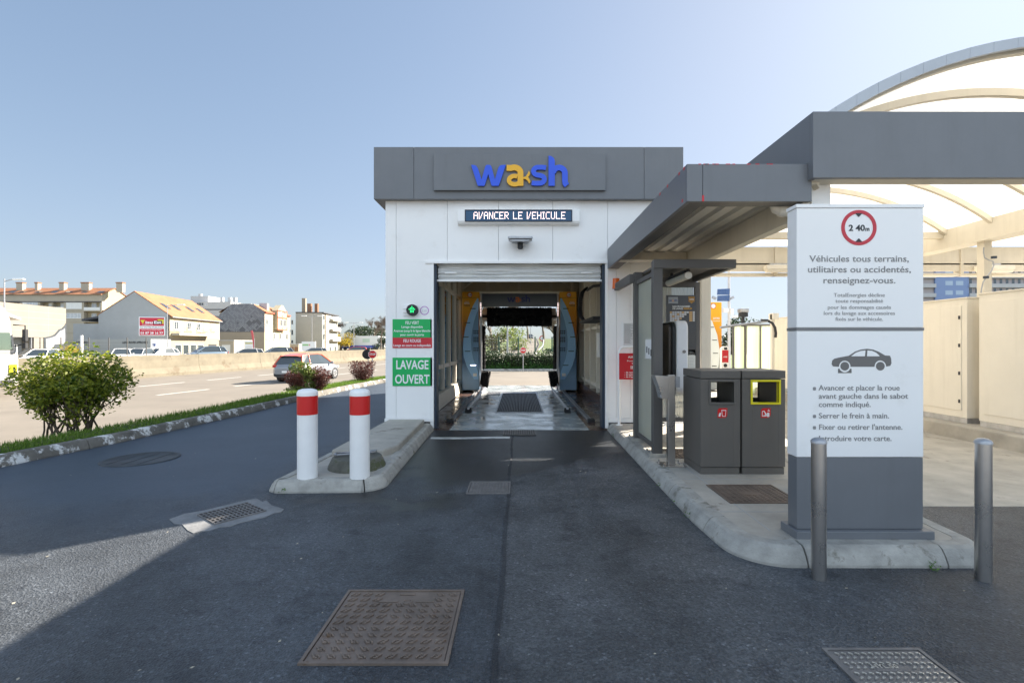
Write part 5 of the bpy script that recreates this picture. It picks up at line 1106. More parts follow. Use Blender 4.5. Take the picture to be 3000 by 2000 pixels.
tl = N('ShaderNodeBsdfTranslucent'); lk(nt, cr.outputs[0], tl.inputs[0]); ms = N('ShaderNodeMixShader'); ms.inputs[0].default_value = .6; lk(nt, p.outputs[0], ms.inputs[1]); lk(nt, tl.outputs[0], ms.inputs[2]); lk(nt, ms.outputs[0], nt.nodes['Material Output'].inputs[0])
xs = [XX(v, Ys) for v in (1686, 1712, 1747, 1787)]
for k, (a, b) in enumerate(((1687, 1709), (1716, 1745), (1748, 1776))):
    mb = MB(); mb.box(XX(a, Ys), XX(b, Ys), Ys, Ys + .03, .05, ZZ(748, Ys)); mb.build('screen_panel', sm, t)
mb = MB()
for v in (1684.5, 1712, 1746.5, 1778): mb.box(XX(v - 1.2, Ys), XX(v + 1.2, Ys), Ys - .03, Ys + .06, 0, ZZ(745, Ys))
mb.box(XX(1683, Ys), XX(1780, Ys), Ys - .02, Ys + .06, ZZ(748, Ys), ZZ(744, Ys)); mb.build('frame', M['anth2'], t)
t = thing('boom_arm', 'swinging hose boom with hanging hose before the green screens', 'boom', (7.5, 13.4, 2)); Yb2 = 13.4
mb = MB(); p0, p1 = D(1654, 752, Yb2), D(1763, 737, Yb2); mb.tube([p0, p1], .03, 8); mb.build('arm', M['galv'], t)
mb = MB(); hp = [D(x, y, Yb2) for x, y in ((1748, 735), (1763, 736), (1774, 742), (1780, 752), (1782, 765), (1781, 775))]; mb.tube(hp, .035, 8); mb.build('hose', M['dark'], t)
mb = MB(); mb.box(XX(1774, Yb2), XX(1780, Yb2), Yb2 + .02, Yb2 + .12, .2, ZZ(722, Yb2)); mb.box(XX(1774, Yb2), XX(1788, Yb2), Yb2 - .02, Yb2 + .2, ZZ(733, Yb2), ZZ(719, Yb2)); mb.build('mast', M['cream_white'], t)
t = thing('lamp_box', 'grey-white lamp box on a short black mount above the striped screens', 'lamp', (6.7, 14.9, 2)); Yl = 15.3
mb = MB(); mb.box(XX(1703, Yl), XX(1721, Yl), Yl, Yl + .3, ZZ(717, Yl), ZZ(708, Yl)); mb.build('head', M['galv'], t, bev=.02); mb = MB(); mb.box(XX(1704, Yl), XX(1720, Yl), Yl + .05, Yl + .25, ZZ(727, Yl), ZZ(717.5, Yl)); mb.box(XX(1709, Yl), XX(1714, Yl), Yl + .1, Yl + .2, ZZ(749, Yl), ZZ(727, Yl)); mb.build('mount', M['dark'], t)
Yq = 21.0
t = thing('camera_mast', 'slim pole carrying two blue solar panels and cameras behind the wash', 'mast', (XX(1674, Yq), Yq, 0)); xm = XX(1674.5, Yq)
mb = MB(); mb.cyl((xm, Yq, 0), (xm, Yq, 5.2), .06, .05, 14); mb.build('pole', mat('mast_paint', (.62, .63, .64), .5), t)
sp_m = bpy.data.materials.new('solar_cells'); sp_m.use_nodes = True; nt = sp_m.node_tree; p = nt.nodes['Principled BSDF']; N = nt.nodes.new; tc = N('ShaderNodeTexCoord'); bk = N('ShaderNodeTexBrick'); bk.offset = 0; bk.inputs['Scale'].default_value = 6; bk.inputs['Color1'].default_value = (.02, .07, .22, 1); bk.inputs['Color2'].default_value = (.025, .085, .26, 1); bk.inputs['Mortar'].default_value = (.25, .32, .45, 1); bk.inputs['Mortar Size'].default_value = .012; mp = N('ShaderNodeMapping'); mp.inputs['Rotation'].default_value = (R(90), 0, 0); lk(nt, tc.outputs['Object'], mp.inputs[0]); lk(nt, mp.outputs[0], bk.inputs[0]); lk(nt, bk.outputs[0], p.inputs['Base Color']); p.inputs['Roughness'].default_value = .15
for za, zb2 in ((677.5, 663.5), (692, 678.5)):
    mb = MB(); mb.prismY([(XX(1645, Yq), ZZ(za, Yq)), (XX(1673, Yq), ZZ(za, Yq)), (XX(1673.5, Yq), ZZ(zb2, Yq)), (XX(1646, Yq), ZZ(zb2 + 1, Yq))], Yq - .12, Yq - .08); mb.build('solar_panel', sp_m, t)
mb = MB(); mb.box(XX(1660, Yq), XX(1672, Yq), Yq - .1, Yq + .1, ZZ(717, Yq), ZZ(708, Yq)); mb.box(XX(1676, Yq), XX(1683, Yq), Yq - .1, Yq + .1, ZZ(722, Yq), ZZ(709, Yq)); mb.obox((XX(1687, Yq), Yq - .05, ZZ(727, Yq)), (.24, .1, .1), .2); mb.build('camera_housing', M['white'], t, bev=.01)
mb = MB(); mb.obox((XX(1640, Yq), Yq, ZZ(684, Yq)), (.16, .1, .10), 0, 0, 0, .5); mb.obox((XX(1681, Yq), Yq, ZZ(684, Yq)), (.16, .1, .10), 0, 0, 0, -.5); mb.build('floodlights', M['galv'], t)
Yr = 14.0
t = thing('red_notice_totem', 'white rounded totem with red notice panel behind the orange gantry leg', 'sign', (XX(1666, Yr), Yr, 0))
mb = MB(); mb.prismY(rrect(XX(1657.5, Yr), XX(1675, Yr), .02, ZZ(795, Yr), .09), Yr, Yr + .12); mb.build('panel', M['white_paint'], t)
mb = MB(); mb.box(XX(1658.5, Yr), XX(1673, Yr), Yr - .006, Yr, ZZ(832, Yr), ZZ(804, Yr)); rp_ = mb.build('red_panel', M['sign_red'], t); text('INTERDIT', XX(1666, Yr), Yr - .0075, ZZ(821, Yr), 3.2 * Yr / F, M['txt_white'], rp_, width=9 * Yr / F, bold=.02)
mb = MB(); mb.box(XX(1663, Yr), XX(1670, Yr), Yr - .006, Yr, ZZ(803, Yr), ZZ(797.5, Yr)); mb.disc((XX(1666, Yr), ZZ(839, Yr)), .05, Yr - .006, Yr); mb.build('pictograms', M['dark'], t)
# ------------------------------------------------------------------ plants
def leaf_cloud(mb, blobs, n, size, rg, droop=.3, aspect=.5, shell=.55):
    """pointed leaf-sized faces through the volume of a set of blobs (centre, radii)"""
    tot = sum(b[1][0] * b[1][1] * b[1][2] for b in blobs) 
    for c, r in blobs:
        k = max(4, int(n * (r[0] * r[1] * r[2]) / tot))
        for _ in range(k):
            while True:
                d = Vector((rg.uniform(-1, 1), rg.uniform(-1, 1), rg.uniform(-1, 1)))
                if .02 < d.length < 1 and (d.length > shell or rg.random() < .35): break
            p = Vector((c[0] + d.x * r[0], c[1] + d.y * r[1], c[2] + d.z * r[2]))
            a = Vector((rg.gauss(0, 1), rg.gauss(0, 1), rg.gauss(0, .7) - droop)).normalized(); b = a.cross(Vector((rg.gauss(0, 1), rg.gauss(0, 1), rg.gauss(0, 1) + .6))).normalized(); s = size * rg.uniform(.6, 1.4)
            mb.add([p, p + a * s * .5 + b * s * aspect * .5, p + a * s, p + a * s * .5 - b * s * aspect * .5], [(0, 1, 2, 3)])
def branches(mb, p, d, L, r, depth, rg, spread=.5, up=.12, ends=None, k=(2, 3), taper=.62):
    pts = [Vector(p)]; dd = Vector(d).normalized(); n = 4
    for i in range(n):
        dd = (dd + Vector((rg.gauss(0, .12), rg.gauss(0, .12), rg.gauss(0, .06) + up * .25))).normalized(); pts.append(pts[-1] + dd * L / n)
    mb.tube(pts, r, 5 if depth < 3 else 7, r1=r * taper)
    if depth <= 0:
        if ends is not None: ends.append(pts[-1])
        return
    for j in range(rg.randint(*k)):
        q = rg.uniform(.45, 1.0); b = pts[min(int(q * n), n)]
        nd = (dd + Vector((rg.gauss(0, spread), rg.gauss(0, spread), rg.gauss(0, spread * .6) + up))).normalized()
        branches(mb, b, nd, L * rg.uniform(.6, .82), r * taper * rg.uniform(.7, .9), depth - 1, rg, spread, up, ends, k, taper)
M['bark'] = mat('bark', (.10, .075, .055), .9, var=.3, vscale=8); M['twig'] = mat('twig', (.20, .155, .12), .9, var=.2, vscale=5); M['red_twig'] = mat('red_twig', (.09, .035, .025), .8, var=.3, vscale=10)
LV = leafmat('leaf_bright', (.035, .095, .010), (.40, .42, .05), .5); LD = leafmat('leaf_dark', (.012, .03, .010), (.04, .07, .018), .25); LR = leafmat('leaf_red', (.075, .020, .018), (.20, .065, .045), .3)
LY = leafmat('leaf_yellow', (.35, .27, .02), (.55, .42, .05), .4); LG = leafmat('leaf_spring', (.10, .16, .03), (.24, .28, .06), .4); LB = leafmat('bare_haze', (.14, .11, .08), (.26, .20, .15), .2)
# large bush on the verge
rg = random.Random(21); BX, BY, BZ_ = -8.22, 9.25, -.06
t = thing('verge_bush', 'large leafy bush with many bare stems on the grass verge, yellow-green on top', 'bush', (BX, BY, BZ_))
mb = MB(); ends = []
for k in range(24):
    a = rg.uniform(0, 6.28); sp = rg.uniform(.15, 1.05); base = Vector((BX + rg.choice((-.28, .25)) + rg.uniform(-.2, .2), BY + rg.uniform(-.2, .2), BZ_ - .04))
    branches(mb, base, (math.cos(a) * sp * 1.2, math.sin(a) * sp * .8, 1.0), rg.uniform(.50, .68), rg.uniform(.014, .024), 3, rg, .34, .22, ends, (2, 3), .68)
sprigs = []
for e in ends:      # last year's shoots standing out of the crown
    if rg.random() < .38 and e.z > .5:
        o_ = Vector((e.x - BX, (e.y - BY) * .6, .35 + .9 * max(0, e.z - .8))).normalized(); tip = e + (o_ + Vector((rg.gauss(0, .3), rg.gauss(0, .2), rg.gauss(.1, .25)))).normalized() * rg.uniform(.12, .30)
        mb.tube([e, e.lerp(tip, .5) + Vector((0, 0, .01)), tip], .005, 4, r1=.002); sprigs.append((e, tip))
mb.build('stems', M['bark'], t)
mb = MB(); bl = []
for e in ends:
    if e.z > BZ_ + .30: bl.append(((e.x, e.y, min(e.z, 1.55)), (.17, .17, .13)))
leaf_cloud(mb, bl, 9500, .070, rg, .1, .55, .1)
big = [((.05, 0, 1.28), (.80, .5, .22)), ((-.35, -.05, 1.02), (.70, .5, .30)), ((.42, 0, .98), (.58, .45, .36)), ((-.78, 0, .86), (.42, .38, .24)), ((.72, .05, .68), (.24, .3, .20)), ((.2, -.15, .66), (.40, .3, .22)), ((-.15, 0, 1.56), (.18, .16, .12)), ((.35, 0, 1.50), (.14, .12, .1)), ((.35, -.25, .42), (.34, .25, .18)), ((.62, -.1, .46), (.22, .2, .16)), ((-.2, -.3, .34), (.22, .2, .14)), ((.2, -.3, .24), (.30, .2, .12)), ((-.95, 0, .72), (.22, .2, .12)), ((.95, 0, .86), (.10, .1, .06))]
leaf_cloud(mb, [((BX + c[0] * 1.05, BY + c[1], BZ_ + .06 + c[2]), (r[0] * 1.0, r[1], r[2])) for c, r in big], 4200, .068, rg, .1, .55, .5)
for e, tip in sprigs:
    for k in range(9):
        p = e.lerp(tip, .15 + .1 * k); a_ = Vector((rg.gauss(0, 1), rg.gauss(0, 1), rg.gauss(.3, .7))).normalized(); b_ = a_.orthogonal().normalized(); s_ = rg.uniform(.035, .07)
        mb.add([p, p + a_ * s_ * .5 + b_ * s_ * .27, p + a_ * s_, p + a_ * s_ * .5 - b_ * s_ * .27], [(0, 1, 2, 3)])
mb.build('foliage', LV, t)
# two clipped red shrubs with a green shoot, and the boxy red one
def red_shrub(x, y, r, h, label, box=False, seed=1, green=False):
    rg = random.Random(seed); t = thing('red_shrub', label, 'shrub', (x, y, .1), group='red-brown clipped shrubs on the verge'); mb = MB()
    for k in range(46):
        a = rg.uniform(0, 6.28); q = rg.uniform(.2, 1.2); branches(mb, (x + rg.uniform(-.1, .1), y + rg.uniform(-.1, .1), .06), (math.cos(a) * q, math.sin(a) * q, 1), h * .52, .011, 2, rg, .35, .15, None, (2, 3), .6)
    mb.build('twigs', M['red_twig'], t); mb = MB()
    if box:
        for _ in range(2600):
            d = [rg.uniform(-1, 1) for _ in range(3)]; p = Vector((x + d[0] * r * (1 - .35 * (d[2] < -.3) * (-d[2])), y + d[1] * r * .8 * (1 - .3 * (d[2] < 0)), .14 + h * .56 + d[2] * h * .42)); a = Vector((rg.gauss(0, 1), rg.gauss(0, 1), rg.gauss(0, 1) + .5)).normalized(); b = a.orthogonal().normalized(); s = rg.uniform(.035, .07); mb.add([p, p + a * s * .5 + b * s * .25, p + a * s, p + a * s * .5 - b * s * .25], [(0, 1, 2, 3)])
    else: leaf_cloud(mb, [((x, y, .1 + h * .6), (r, r * .8, h * .38)), ((x, y, .1 + h * .35), (r * .6, r * .6, h * .3))], 2400, .055, rg, -.2, .45, .3)
    mb.build('foliage', LR, t)
    return t
red_shrub(-7.05, 15.9, .42, .74, 'dark red-brown shrub behind the white bollard, tangled with a green sapling', False, 3)
red_shrub(-6.32, 15.7, .40, .82, 'red-brown twiggy shrub just right of the green sapling', False, 4)
red_shrub(-6.08, 19.4, .43, .78, 'boxy clipped red-brown shrub beside the low stop sign', True, 5)
t = thing('green_sapling', 'bright green sapling growing up between two red-brown shrubs', 'bush', (-6.7, 15.7, .1)); rg = random.Random(6); mb = MB(); ends = []
for k in range(7): branches(mb, (-6.7 + rg.uniform(-.1, .1), 15.6, .08), (rg.uniform(-.4, .5), 0, 1), .5, .014, 2, rg, .3, .2, ends)
mb.build('stems', M['bark'], t); mb = MB(); leaf_cloud(mb, [((-6.78, 15.5, .86), (.34, .26, .2)), ((-6.5, 15.5, .66), (.24, .25, .22)), ((-6.45, 15.45, .36), (.16, .2, .2)), ((-6.85, 15.3, .2), (.3, .2, .12))], 1700, .065, rg, .1, .55, .3); mb.build('foliage', LG, t)
# young tree beyond the bush
def small_tree(name, label, x, y, z, h, r, leaf, seed, group=None, depth=3, nleaf=1200, size=.12, trunk=.05, cat='tree', bark='bark', blobs=None):
    rg = random.Random(seed); t = thing(name, label, cat, (x, y, z), group=group); mb = MB(); ends = []
    branches(mb, (x, y, z), (rg.uniform(-.05, .05), 0, 1), h * .34, trunk, depth + 1, rg, .42, .16, ends, (2, 4), .68)
    mb.build('trunk', M[bark], t); mb = MB()
    bl = blobs or [((e.x, e.y, e.z), (r * .3, r * .3, r * .26)) for e in ends]
    leaf_cloud(mb, bl, nleaf, size, rg, .0, .5, .2); mb.build('crown', leaf, t)
    return t
small_tree('young_tree', 'thin young tree with sparse yellow-green leaves beyond the barrier, over the bush', -31.0, 34.5, -.4, 3.0, 1.0, LY, 8, nleaf=500, size=.11, depth=2)

# ------------------------------------------------------------------ road barrier
mb = MB(); prof = [(-.30, -.42), (-.30, -.22), (-.17, .12), (-.13, .60), (-.13, .90), (.13, .90), (.13, .60), (.17, .12), (.30, -.22), (.30, -.42)]
for k in range(-8, 34):
    s0, s1 = k * 6 + .01, k * 6 + 5.99
    A = [RD(s0, 15.6 + q, z) for q, z in prof]; B = [RD(s1, 15.6 + q, z) for q, z in prof]
    mb._ext([tuple(p) for p in A], [tuple(p) for p in B], 0)
tag(mb.build('road_barrier', mat('barrier_concrete', (.21, .185, .135), .9, var=.18, vscale=1.4, bump=.2, bscale=20, dirt=((.16, .13, .09), .9, .58))), 'long sunlit concrete barrier along the middle of the road', 'barrier')

# ------------------------------------------------------------------ vehicles
def car(name, label, paint, roofm, loc, rz, group=None, Hh=1.5, L=4.0):
    t = thing(name, label, 'car', loc, rz, group, local=True); k = L / 4.0; hz = Hh / 1.5
    st = [(-2.0, .66, .38, .72), (-1.93, .80, .28, .92), (-1.55, .86, .22, .98), (-.6, .88, .20, .97), (.5, .88, .20, .95), (1.2, .86, .20, .90), (1.65, .80, .22, .80), (1.93, .66, .28, .66), (2.0, .55, .36, .56)]
    mb = MB(); rows = []
    for y, w, zb, zt in st:
        zm = (zb + zt) / 2; half = [(0, zb), (w * .86, zb), (w, zb + .10), (w * 1.01, zm), (w * .97, zt - .05), (w * .88, zt), (0, zt + .03)]
        rows.append([(x, y * k, z * hz) for x, z in half] + [(-x, y * k, z * hz) for x, z in half[-2:0:-1]])
    n = len(rows[0]); mb.add([p for r_ in rows for p in r_], [(i * n + j, (i + 1) * n + j, (i + 1) * n + (j + 1) % n, i * n + (j + 1) % n) for i in range(len(rows) - 1) for j in range(n)], 0, True)
    mb.add(rows[0], [tuple(range(n))]); mb.add(rows[-1], [tuple(range(n))[::-1]])
    mb.build('body', paint, t)
    lo = [(-1.86, .80, .93), (-1.2, .84, .965), (0, .85, .955), (1.15, .80, .90)]; hi = [(-1.58, .60, 1.40), (-1.05, .63, 1.475), (-.2, .63, 1.49), (.32, .58, 1.43)]
    def q(a, sx, d=0): return (sx * (a[1] + d), a[0] * k, a[2] * hz)
    mb = MB()
    for sx in (-1, 1):
        for i in range(3): mb.add([q(lo[i], sx), q(lo[i + 1], sx), q(hi[i + 1], sx), q(hi[i], sx)], [(0, 1, 2, 3) if sx > 0 else (3, 2, 1, 0)])
    mb.add([q(lo[0], -1), q(lo[0], 1), q(hi[0], 1), q(hi[0], -1)], [(0, 1, 2, 3)]); mb.add([q(lo[3], -1), q(lo[3], 1), q(hi[3], 1), q(hi[3], -1)], [(3, 2, 1, 0)])
    mb.build('window_glass', M['pane'], t)
    mb = MB()      # roof and pillars
    R_ = []
    for a in [(-1.72, .56, 1.37)] + hi + [(.36, .55, 1.415)]: R_.append([(-a[1] - .03, a[0] * k, a[2] * hz - .01), (-a[1] * .7, a[0] * k, (a[2] + .03) * hz), (a[1] * .7, a[0] * k, (a[2] + .03) * hz), (a[1] + .03, a[0] * k, a[2] * hz - .01)])
    mb.add([p for r_ in R_ for p in r_], [(i * 4 + j, (i + 1) * 4 + j, (i + 1) * 4 + j + 1, i * 4 + j + 1) for i in range(len(R_) - 1) for j in range(3)], 0, True)
    for sx in (-1, 1):
        for i in (0, 1, 3): mb.tube([q(lo[i], sx, .004), q(hi[i], sx, .004)], .045 if i != 1 else .03, 6)
        mb.tube([q(hi[0], sx), q(hi[1], sx), q(hi[2], sx), q(hi[3], sx)], .03, 6)
    mb.build('roof', roofm, t)
    for sx in (-1, 1):
        for y in (-1.25, 1.25):
            mb = MB(); mb.cyl((sx * .70, y * k, .32), (sx * .885, y * k, .32), .32, n=22); wh = mb.build('wheel', M['dark'], t)
            mb = MB(); mb.cyl((sx * .88, y * k, .32), (sx * .895, y * k, .32), .21, .19, n=18); mb.build('rim', M['galv'], wh)
            mb = MB()
            for j in range(5): a = j * 1.2566; mb.obox((sx * .897, y * k + .1 * math.cos(a), .32 + .1 * math.sin(a)), (.006, .03, .15), 0, 0, -a + R(90) if False else a + R(90))
            mb.build('spokes', M['dark'], wh)
        mb = MB(); mb.obox((sx * .72, -1.93 * k, .86 * hz), (.22, .10, .13), sx * R(-18)); mb.build('tail_light', M['tail'], t, bev=.02)
        mb = MB(); mb.obox((sx * .66, 1.80 * k, .70 * hz), (.26, .16, .12), sx * R(24)); mb.build('headlight', M['white'], t, bev=.03)
        mb = MB(); mb.obox((sx * .98, .75 * k, .98 * hz), (.16, .09, .12)); mb.build('mirror', paint, t, bev=.03)
    mb = MB(); mb.box(-.26, .26, -2.03 * k, -1.99 * k, .50, .60); mb.build('number_plate', M['txt_white'], t)
    mb = MB(); mb.box(-.74, .74, -2.01 * k, -1.93 * k, .30, .44); mb.build('bumper', M['dark'], t, bev=.03)
    return t
M['tail'] = mat('tail_red', (.55, .02, .015), .2)
def paint(n, c, r=.25): return mat('paint_' + n, c, r, spec=.5, coat=.6)
grey_p, white_p, dark_p, blue_p, red_p, silver_p = paint('grey', (.26, .28, .31)), paint('white', (.78, .78, .76)), paint('charcoal', (.035, .04, .045)), paint('blue_grey', (.20, .27, .34)), paint('red', (.55, .03, .03)), paint('silver', (.50, .51, .52))
p = RD(13.9, 4.75); car('hatchback_car', 'grey hatchback with an orange-red roof driving along the road', grey_p, paint('orange_red', (.70, .12, .05)), p, ROADROT, None, 1.46, 3.85)
gp = 'cars parked beyond the road barrier'
def parked(x, Y, pm_, label, rz, Hh=1.5, L=4.2):
    car('parked_car', label, pm_, pm_, (XX(x, Y), Y, -.40), rz, gp, Hh, L)
parked(97, 46, white_p, 'white saloon parked behind the leafy bush, beside the black-edged building', R(200))
parked(82, 52, dark_p, 'black car parked behind the white saloon at the far left', R(190))
parked(280, 52, white_p, 'white car parked under the billboard, left of the grey estate', R(215))
parked(321, 53, silver_p, 'silver car parked between two white cars under the billboard', R(190))
parked(365, 55, white_p, 'white hatchback parked before the corner of the billboard house', R(170))
parked(474, 58, blue_p, 'blue-grey people carrier before the balcony house', R(140), 1.7)
parked(565, 62, white_p, 'white car low behind the barrier, beside the red flag banner', R(120), 1.4)
parked(634, 64, blue_p, 'blue-grey car before the yellow house with shingled gable', R(125), 1.55)
parked(720, 74, silver_p, 'silver car half hidden behind the barrier, near the white van-sized sign', R(110), 1.4)
parked(815, 84, red_p, 'red car in front of the parked blue and white articulated lorry', R(105), 1.5)
# white lorry at the left edge
q = RD(4.5, 12.2)
t = thing('lorry', 'white lorry cab at the left edge of the road, its front towards the buildings', 'lorry', q, ROADROT, local=True)
tp = paint('lorry_white', (.50, .49, .47))
mb = MB(); mb.prismX([(-2.2, .55), (-2.2, 3.35), (-1.9, 3.62), (-.9, 3.62), (-.45, 3.35), (-.28, 2.95), (-.10, 1.75), (0, 1.55), (0, .45), (-.1, .35), (-.5, .35)], -1.22, 1.22); mb.build('cab', tp, t, bev=.09, seg=3)
mb = MB(); mb.prismX([(-1.10, 1.76), (-.22, 1.76), (-.33, 2.42), (-1.10, 2.42)], 1.215, 1.235); mb.prismX([(-.33, 1.85), (-.33, 2.78), (-.38, 2.78)], 1.0, 1.2) if False else None; mb.build('side_window', clear('lorry_glass', (.45, .60, .50), .05, .05, .4), t)
mb = MB(); mb.prismX([(-.075, 1.80), (-.255, 2.85), (-.235, 2.88), (-.055, 1.83)], -1.05, 1.05); mb.build('windscreen', M['pane'], t)
mb = MB(); mb.prismX([(-.34, 3.05), (.10, 2.92), (.10, 2.99), (-.36, 3.2)], -1.15, 1.15); mb.build('sun_visor', tp, t)
mb = MB(); mb.tube([(1.2, -.2, 2.72), (1.42, .05, 2.70), (1.42, .05, 2.0), (1.2, -.15, 1.9)], .025); mb.box(1.34, 1.50, .0, .10, 2.10, 2.55); mb.box(1.34, 1.50, .0, .09, 1.82, 2.02); mb.build('mirror', M['dark'], t, bev=.02)
for y in (-1.35, -5.2): 
    for sx in (-1, 1):
        mb = MB(); mb.cyl((sx * .9, y, .5), (sx * 1.23, y, .5), .5, n=24); wh = mb.build('wheel', M['dark'], t); mb = MB(); mb.cyl((sx * 1.22, y, .5), (sx * 1.25, y, .5), .28, n=18); mb.build('rim', M['galv'], wh)
mb = MB()
for q in ((-1.16, -1.14, .75, 2.5), (-.16, -.145, .9, 1.75)): mb.box(1.2205, 1.224, q[0], q[1], q[2], q[3])
mb.box(1.2205, 1.224, -1.14, -.16, 1.64, 1.66); mb.box(1.2205, 1.24, -.95, -.75, 1.45, 1.52); mb.build('door_seams', M['anth2'], t)
mb = MB(); mb.ring((0, 0), .56, .66, 1.222, 1.27, 28); mb.v = [(y_, x_ - 1.35, z_ + .5) for x_, y_, z_ in mb.v]; mb.build('wheel_arch', M['dark'], t)
mb = MB(); mb.box(1.0, 1.23, -.62, -.2, .42, .62); mb.build('step', M['dark'], t)
mb = MB(); mb.box(-.5, .5, -14, -2.3, .75, 1.05); mb.build('chassis', M['dark'], t)
mb = MB(); mb.box(-1.27, 1.27, -15.5, -2.9, 1.15, 3.95); mb.build('trailer_box', mat('trailer_white', (.5, .5, .48), .5), t, bev=.03)
mb = MB(); mb.box(1.20, 1.25, -.35, -.10, .8, 1.2); mb.build('indicator', M['yellow'], t)
# far articulated lorry, parked
Yt = 150.0
t = thing('articulated_lorry', 'parked blue and white articulated lorry under the far trees', 'lorry', (XX(828, Yt), Yt, -.4), R(4), local=True); blue_t = paint('lorry_blue', (.03, .08, .42))
mb = MB(); mb.box(-2.9, 5.6, -1.2, 1.2, 1.1, 4.3); mb.build('trailer_box', mat('lorry_tarp', (.78, .78, .76), .6), t, bev=.05)
mb = MB(); mb.box(-2.9, 5.6, -1.22, 1.22, .75, 1.5); mb.build('trailer_skirt', blue_t, t); mb = MB(); mb.box(5.65, 7.2, -1.15, 1.15, 1.0, 4.0); mb.build('rear_box', mat('rear_grey', (.60, .61, .60), .6), t)
mb = MB(); mb.prismY([(-5.2, .6), (-3.1, .6), (-3.1, 3.9), (-4.6, 3.7), (-5.05, 2.9), (-5.25, 1.7)], -1.2, 1.2); cb = mb.build('cab', blue_t, t, bev=.08); mb = MB(); mb.prismY([(-4.6, 2.0), (-3.9, 2.0), (-3.9, 2.9), (-4.6, 2.9)], -1.23, -1.19); mb.build('side_window', M['pane'], cb)
mb = MB(); mb.box(.9, 3.0, -1.225, -1.20, 2.4, 3.5); mb.build('tarp_panel', mat('tarp_panel', (.55, .66, .55), .6), t)
for x in (-4.2, -2.0, 2.6, 3.7, 4.8): 
    mb = MB(); mb.cyl((x, -1.2, .5), (x, -.9, .5), .5, n=16); mb.build('wheel', M['dark'], t)

# ------------------------------------------------------------------ signs and lamps along the road
def stop_sign(name, label, x, y, zc, r, ang, back=False):
    t = thing(name, label, 'road sign', (x, y, 0)); mb = MB(); mb.cyl((x, y, -.1), (x, y, zc + r), .025, n=10); mb.build('post', M['galv'], t)
    ux, uy = math.cos(ang), math.sin(ang)
    def oct_(rr, off, m, nm, parent):
        n = 8; vs = []
        for d in (off, off + .012):
            for i in range(n): a = math.pi / 8 + i * math.pi / 4; vs.append((x + ux * rr * math.cos(a) + uy * d, y + uy * rr * math.cos(a) - ux * d, zc + rr * math.sin(a)))
        mb = MB(); mb.add(vs, [tuple(range(n))[::-1], tuple(range(n, 2 * n))] + [(i, (i + 1) % n, n + (i + 1) % n, n + i) for i in range(n)]); return mb.build(nm, m, parent)
    o = oct_(r, .03, M['txt_white'], 'plate', t); oct_(r * .90, .038, M['red'], 'red_field', o)
    text('STOP', x + uy * .054, y - ux * .054, zc - r * .22, r * .5, M['txt_white'], o, width=r * 1.35, rz=ang, bold=.04)
    return t
t = stop_sign('stop_sign', 'low red stop sign beside the boxy red shrub on the verge', -6.05, 20.6, 1.16, .175, R(20))
mb = MB(); mb.cyl((-6.30, 20.72, 1.16), (-6.28, 20.66, 1.16), .20, n=24); 
t2 = thing('round_sign', 'back of a round dark road sign next to the low stop sign', 'road sign', (-6.3, 20.7, 0)); mb.build('plate', M['black'], t2); mb = MB(); mb.cyl((-6.27, 20.76, -.1), (-6.27, 20.76, 1.3), .025, n=8); mb.build('post', M['galv'], t2)
stop_sign('stop_sign', 'red stop sign standing before the hedge, seen through the wash bay', XX(1201.5, 28.3), 28.3, ZZ(804.5, 28.3), .19, 0)
def street_lamp(label, x, y, z, h, arms, r=.07):
    t = thing('street_lamp', label, 'street lamp', (x, y, z), group='street lamps along the far road'); mb = MB(); mb.cyl((x, y, z), (x, y, z + h), r, r * .65, 10); mb.build('pole', M['galv'], t)
    for a, L in arms:
        mb = MB(); mb.tube([(x, y, z + h - .25), (x + a * L * .6, y, z + h - .10), (x + a * L, y, z + h - .05)], r * .5, 6); ar = mb.build('arm', M['galv'], t); mb = MB(); mb.obox((x + a * (L + .4), y, z + h - .05), (1.0, .3, .14)); mb.build('lamp_head', M['white_paint'], ar, bev=.05)
street_lamp('grey street lamp at the far left, its arm pointing right over the flats', XX(10, 45), 45, -.4, 1.6 + .4 + 149 * 45 / F, [(1, .9)])
street_lamp('slim street lamp standing before the billboard house corner', XX(384.5, 70), 70, -.4, 2.0 + 90 * 70 / F, [(1, 1.5)])
street_lamp('double-armed street lamp in front of the blank cream apartment wall', XX(716.6, 100), 100, -.4, 2.0 + 64 * 100 / F, [(1, 1.2), (-1, 1.2)])
street_lamp('distant double-armed street lamp over the parked lorry', XX(812.8, 130), 130, -.4, 2.0 + 49 * 130 / F, [(1, 1.5), (-1, 1.5)], .1)
street_lamp('pale lamp post left of the stop sign seen through the wash bay', XX(1165.5, 34), 34, 0, 4.6, [(1, .5)], .07)
street_lamp('distant pole with a sign by the rising road seen through the bay', XX(1219, 70), 70, 0, 5, [(1, .8)], .06)
t = thing('marker_post', 'thick white post standing above the leafy bush beyond the barrier', 'post', (XX(187.5, 40), 40, -.4)); mb = MB(); x = XX(187.5, 40); mb.cyl((x, 40, -.4), (x, 40, ZZ(770, 40)), .09, n=14); mb.build('shaft', M['white_paint'], t)
t = thing('car_park_fence', 'thin wire fence on slim posts in front of the dealership cars', 'fence', (XX(200, 50), 50, -.4))
for x in (92, 140, 204, 250, 292, 336): mb = MB(); mb.cyl((XX(x, 50), 50, -.4), (XX(x, 50), 50, ZZ(775, 50)), .045, n=6); mb.build('post', M['anth2'], t)
mb = MB()
for z in (.5, 1.1, 1.7): mb.box(XX(85, 50), XX(345, 50), 49.99, 50.01, z, z + .015)
mb.build('wires', M['anth2'], t)
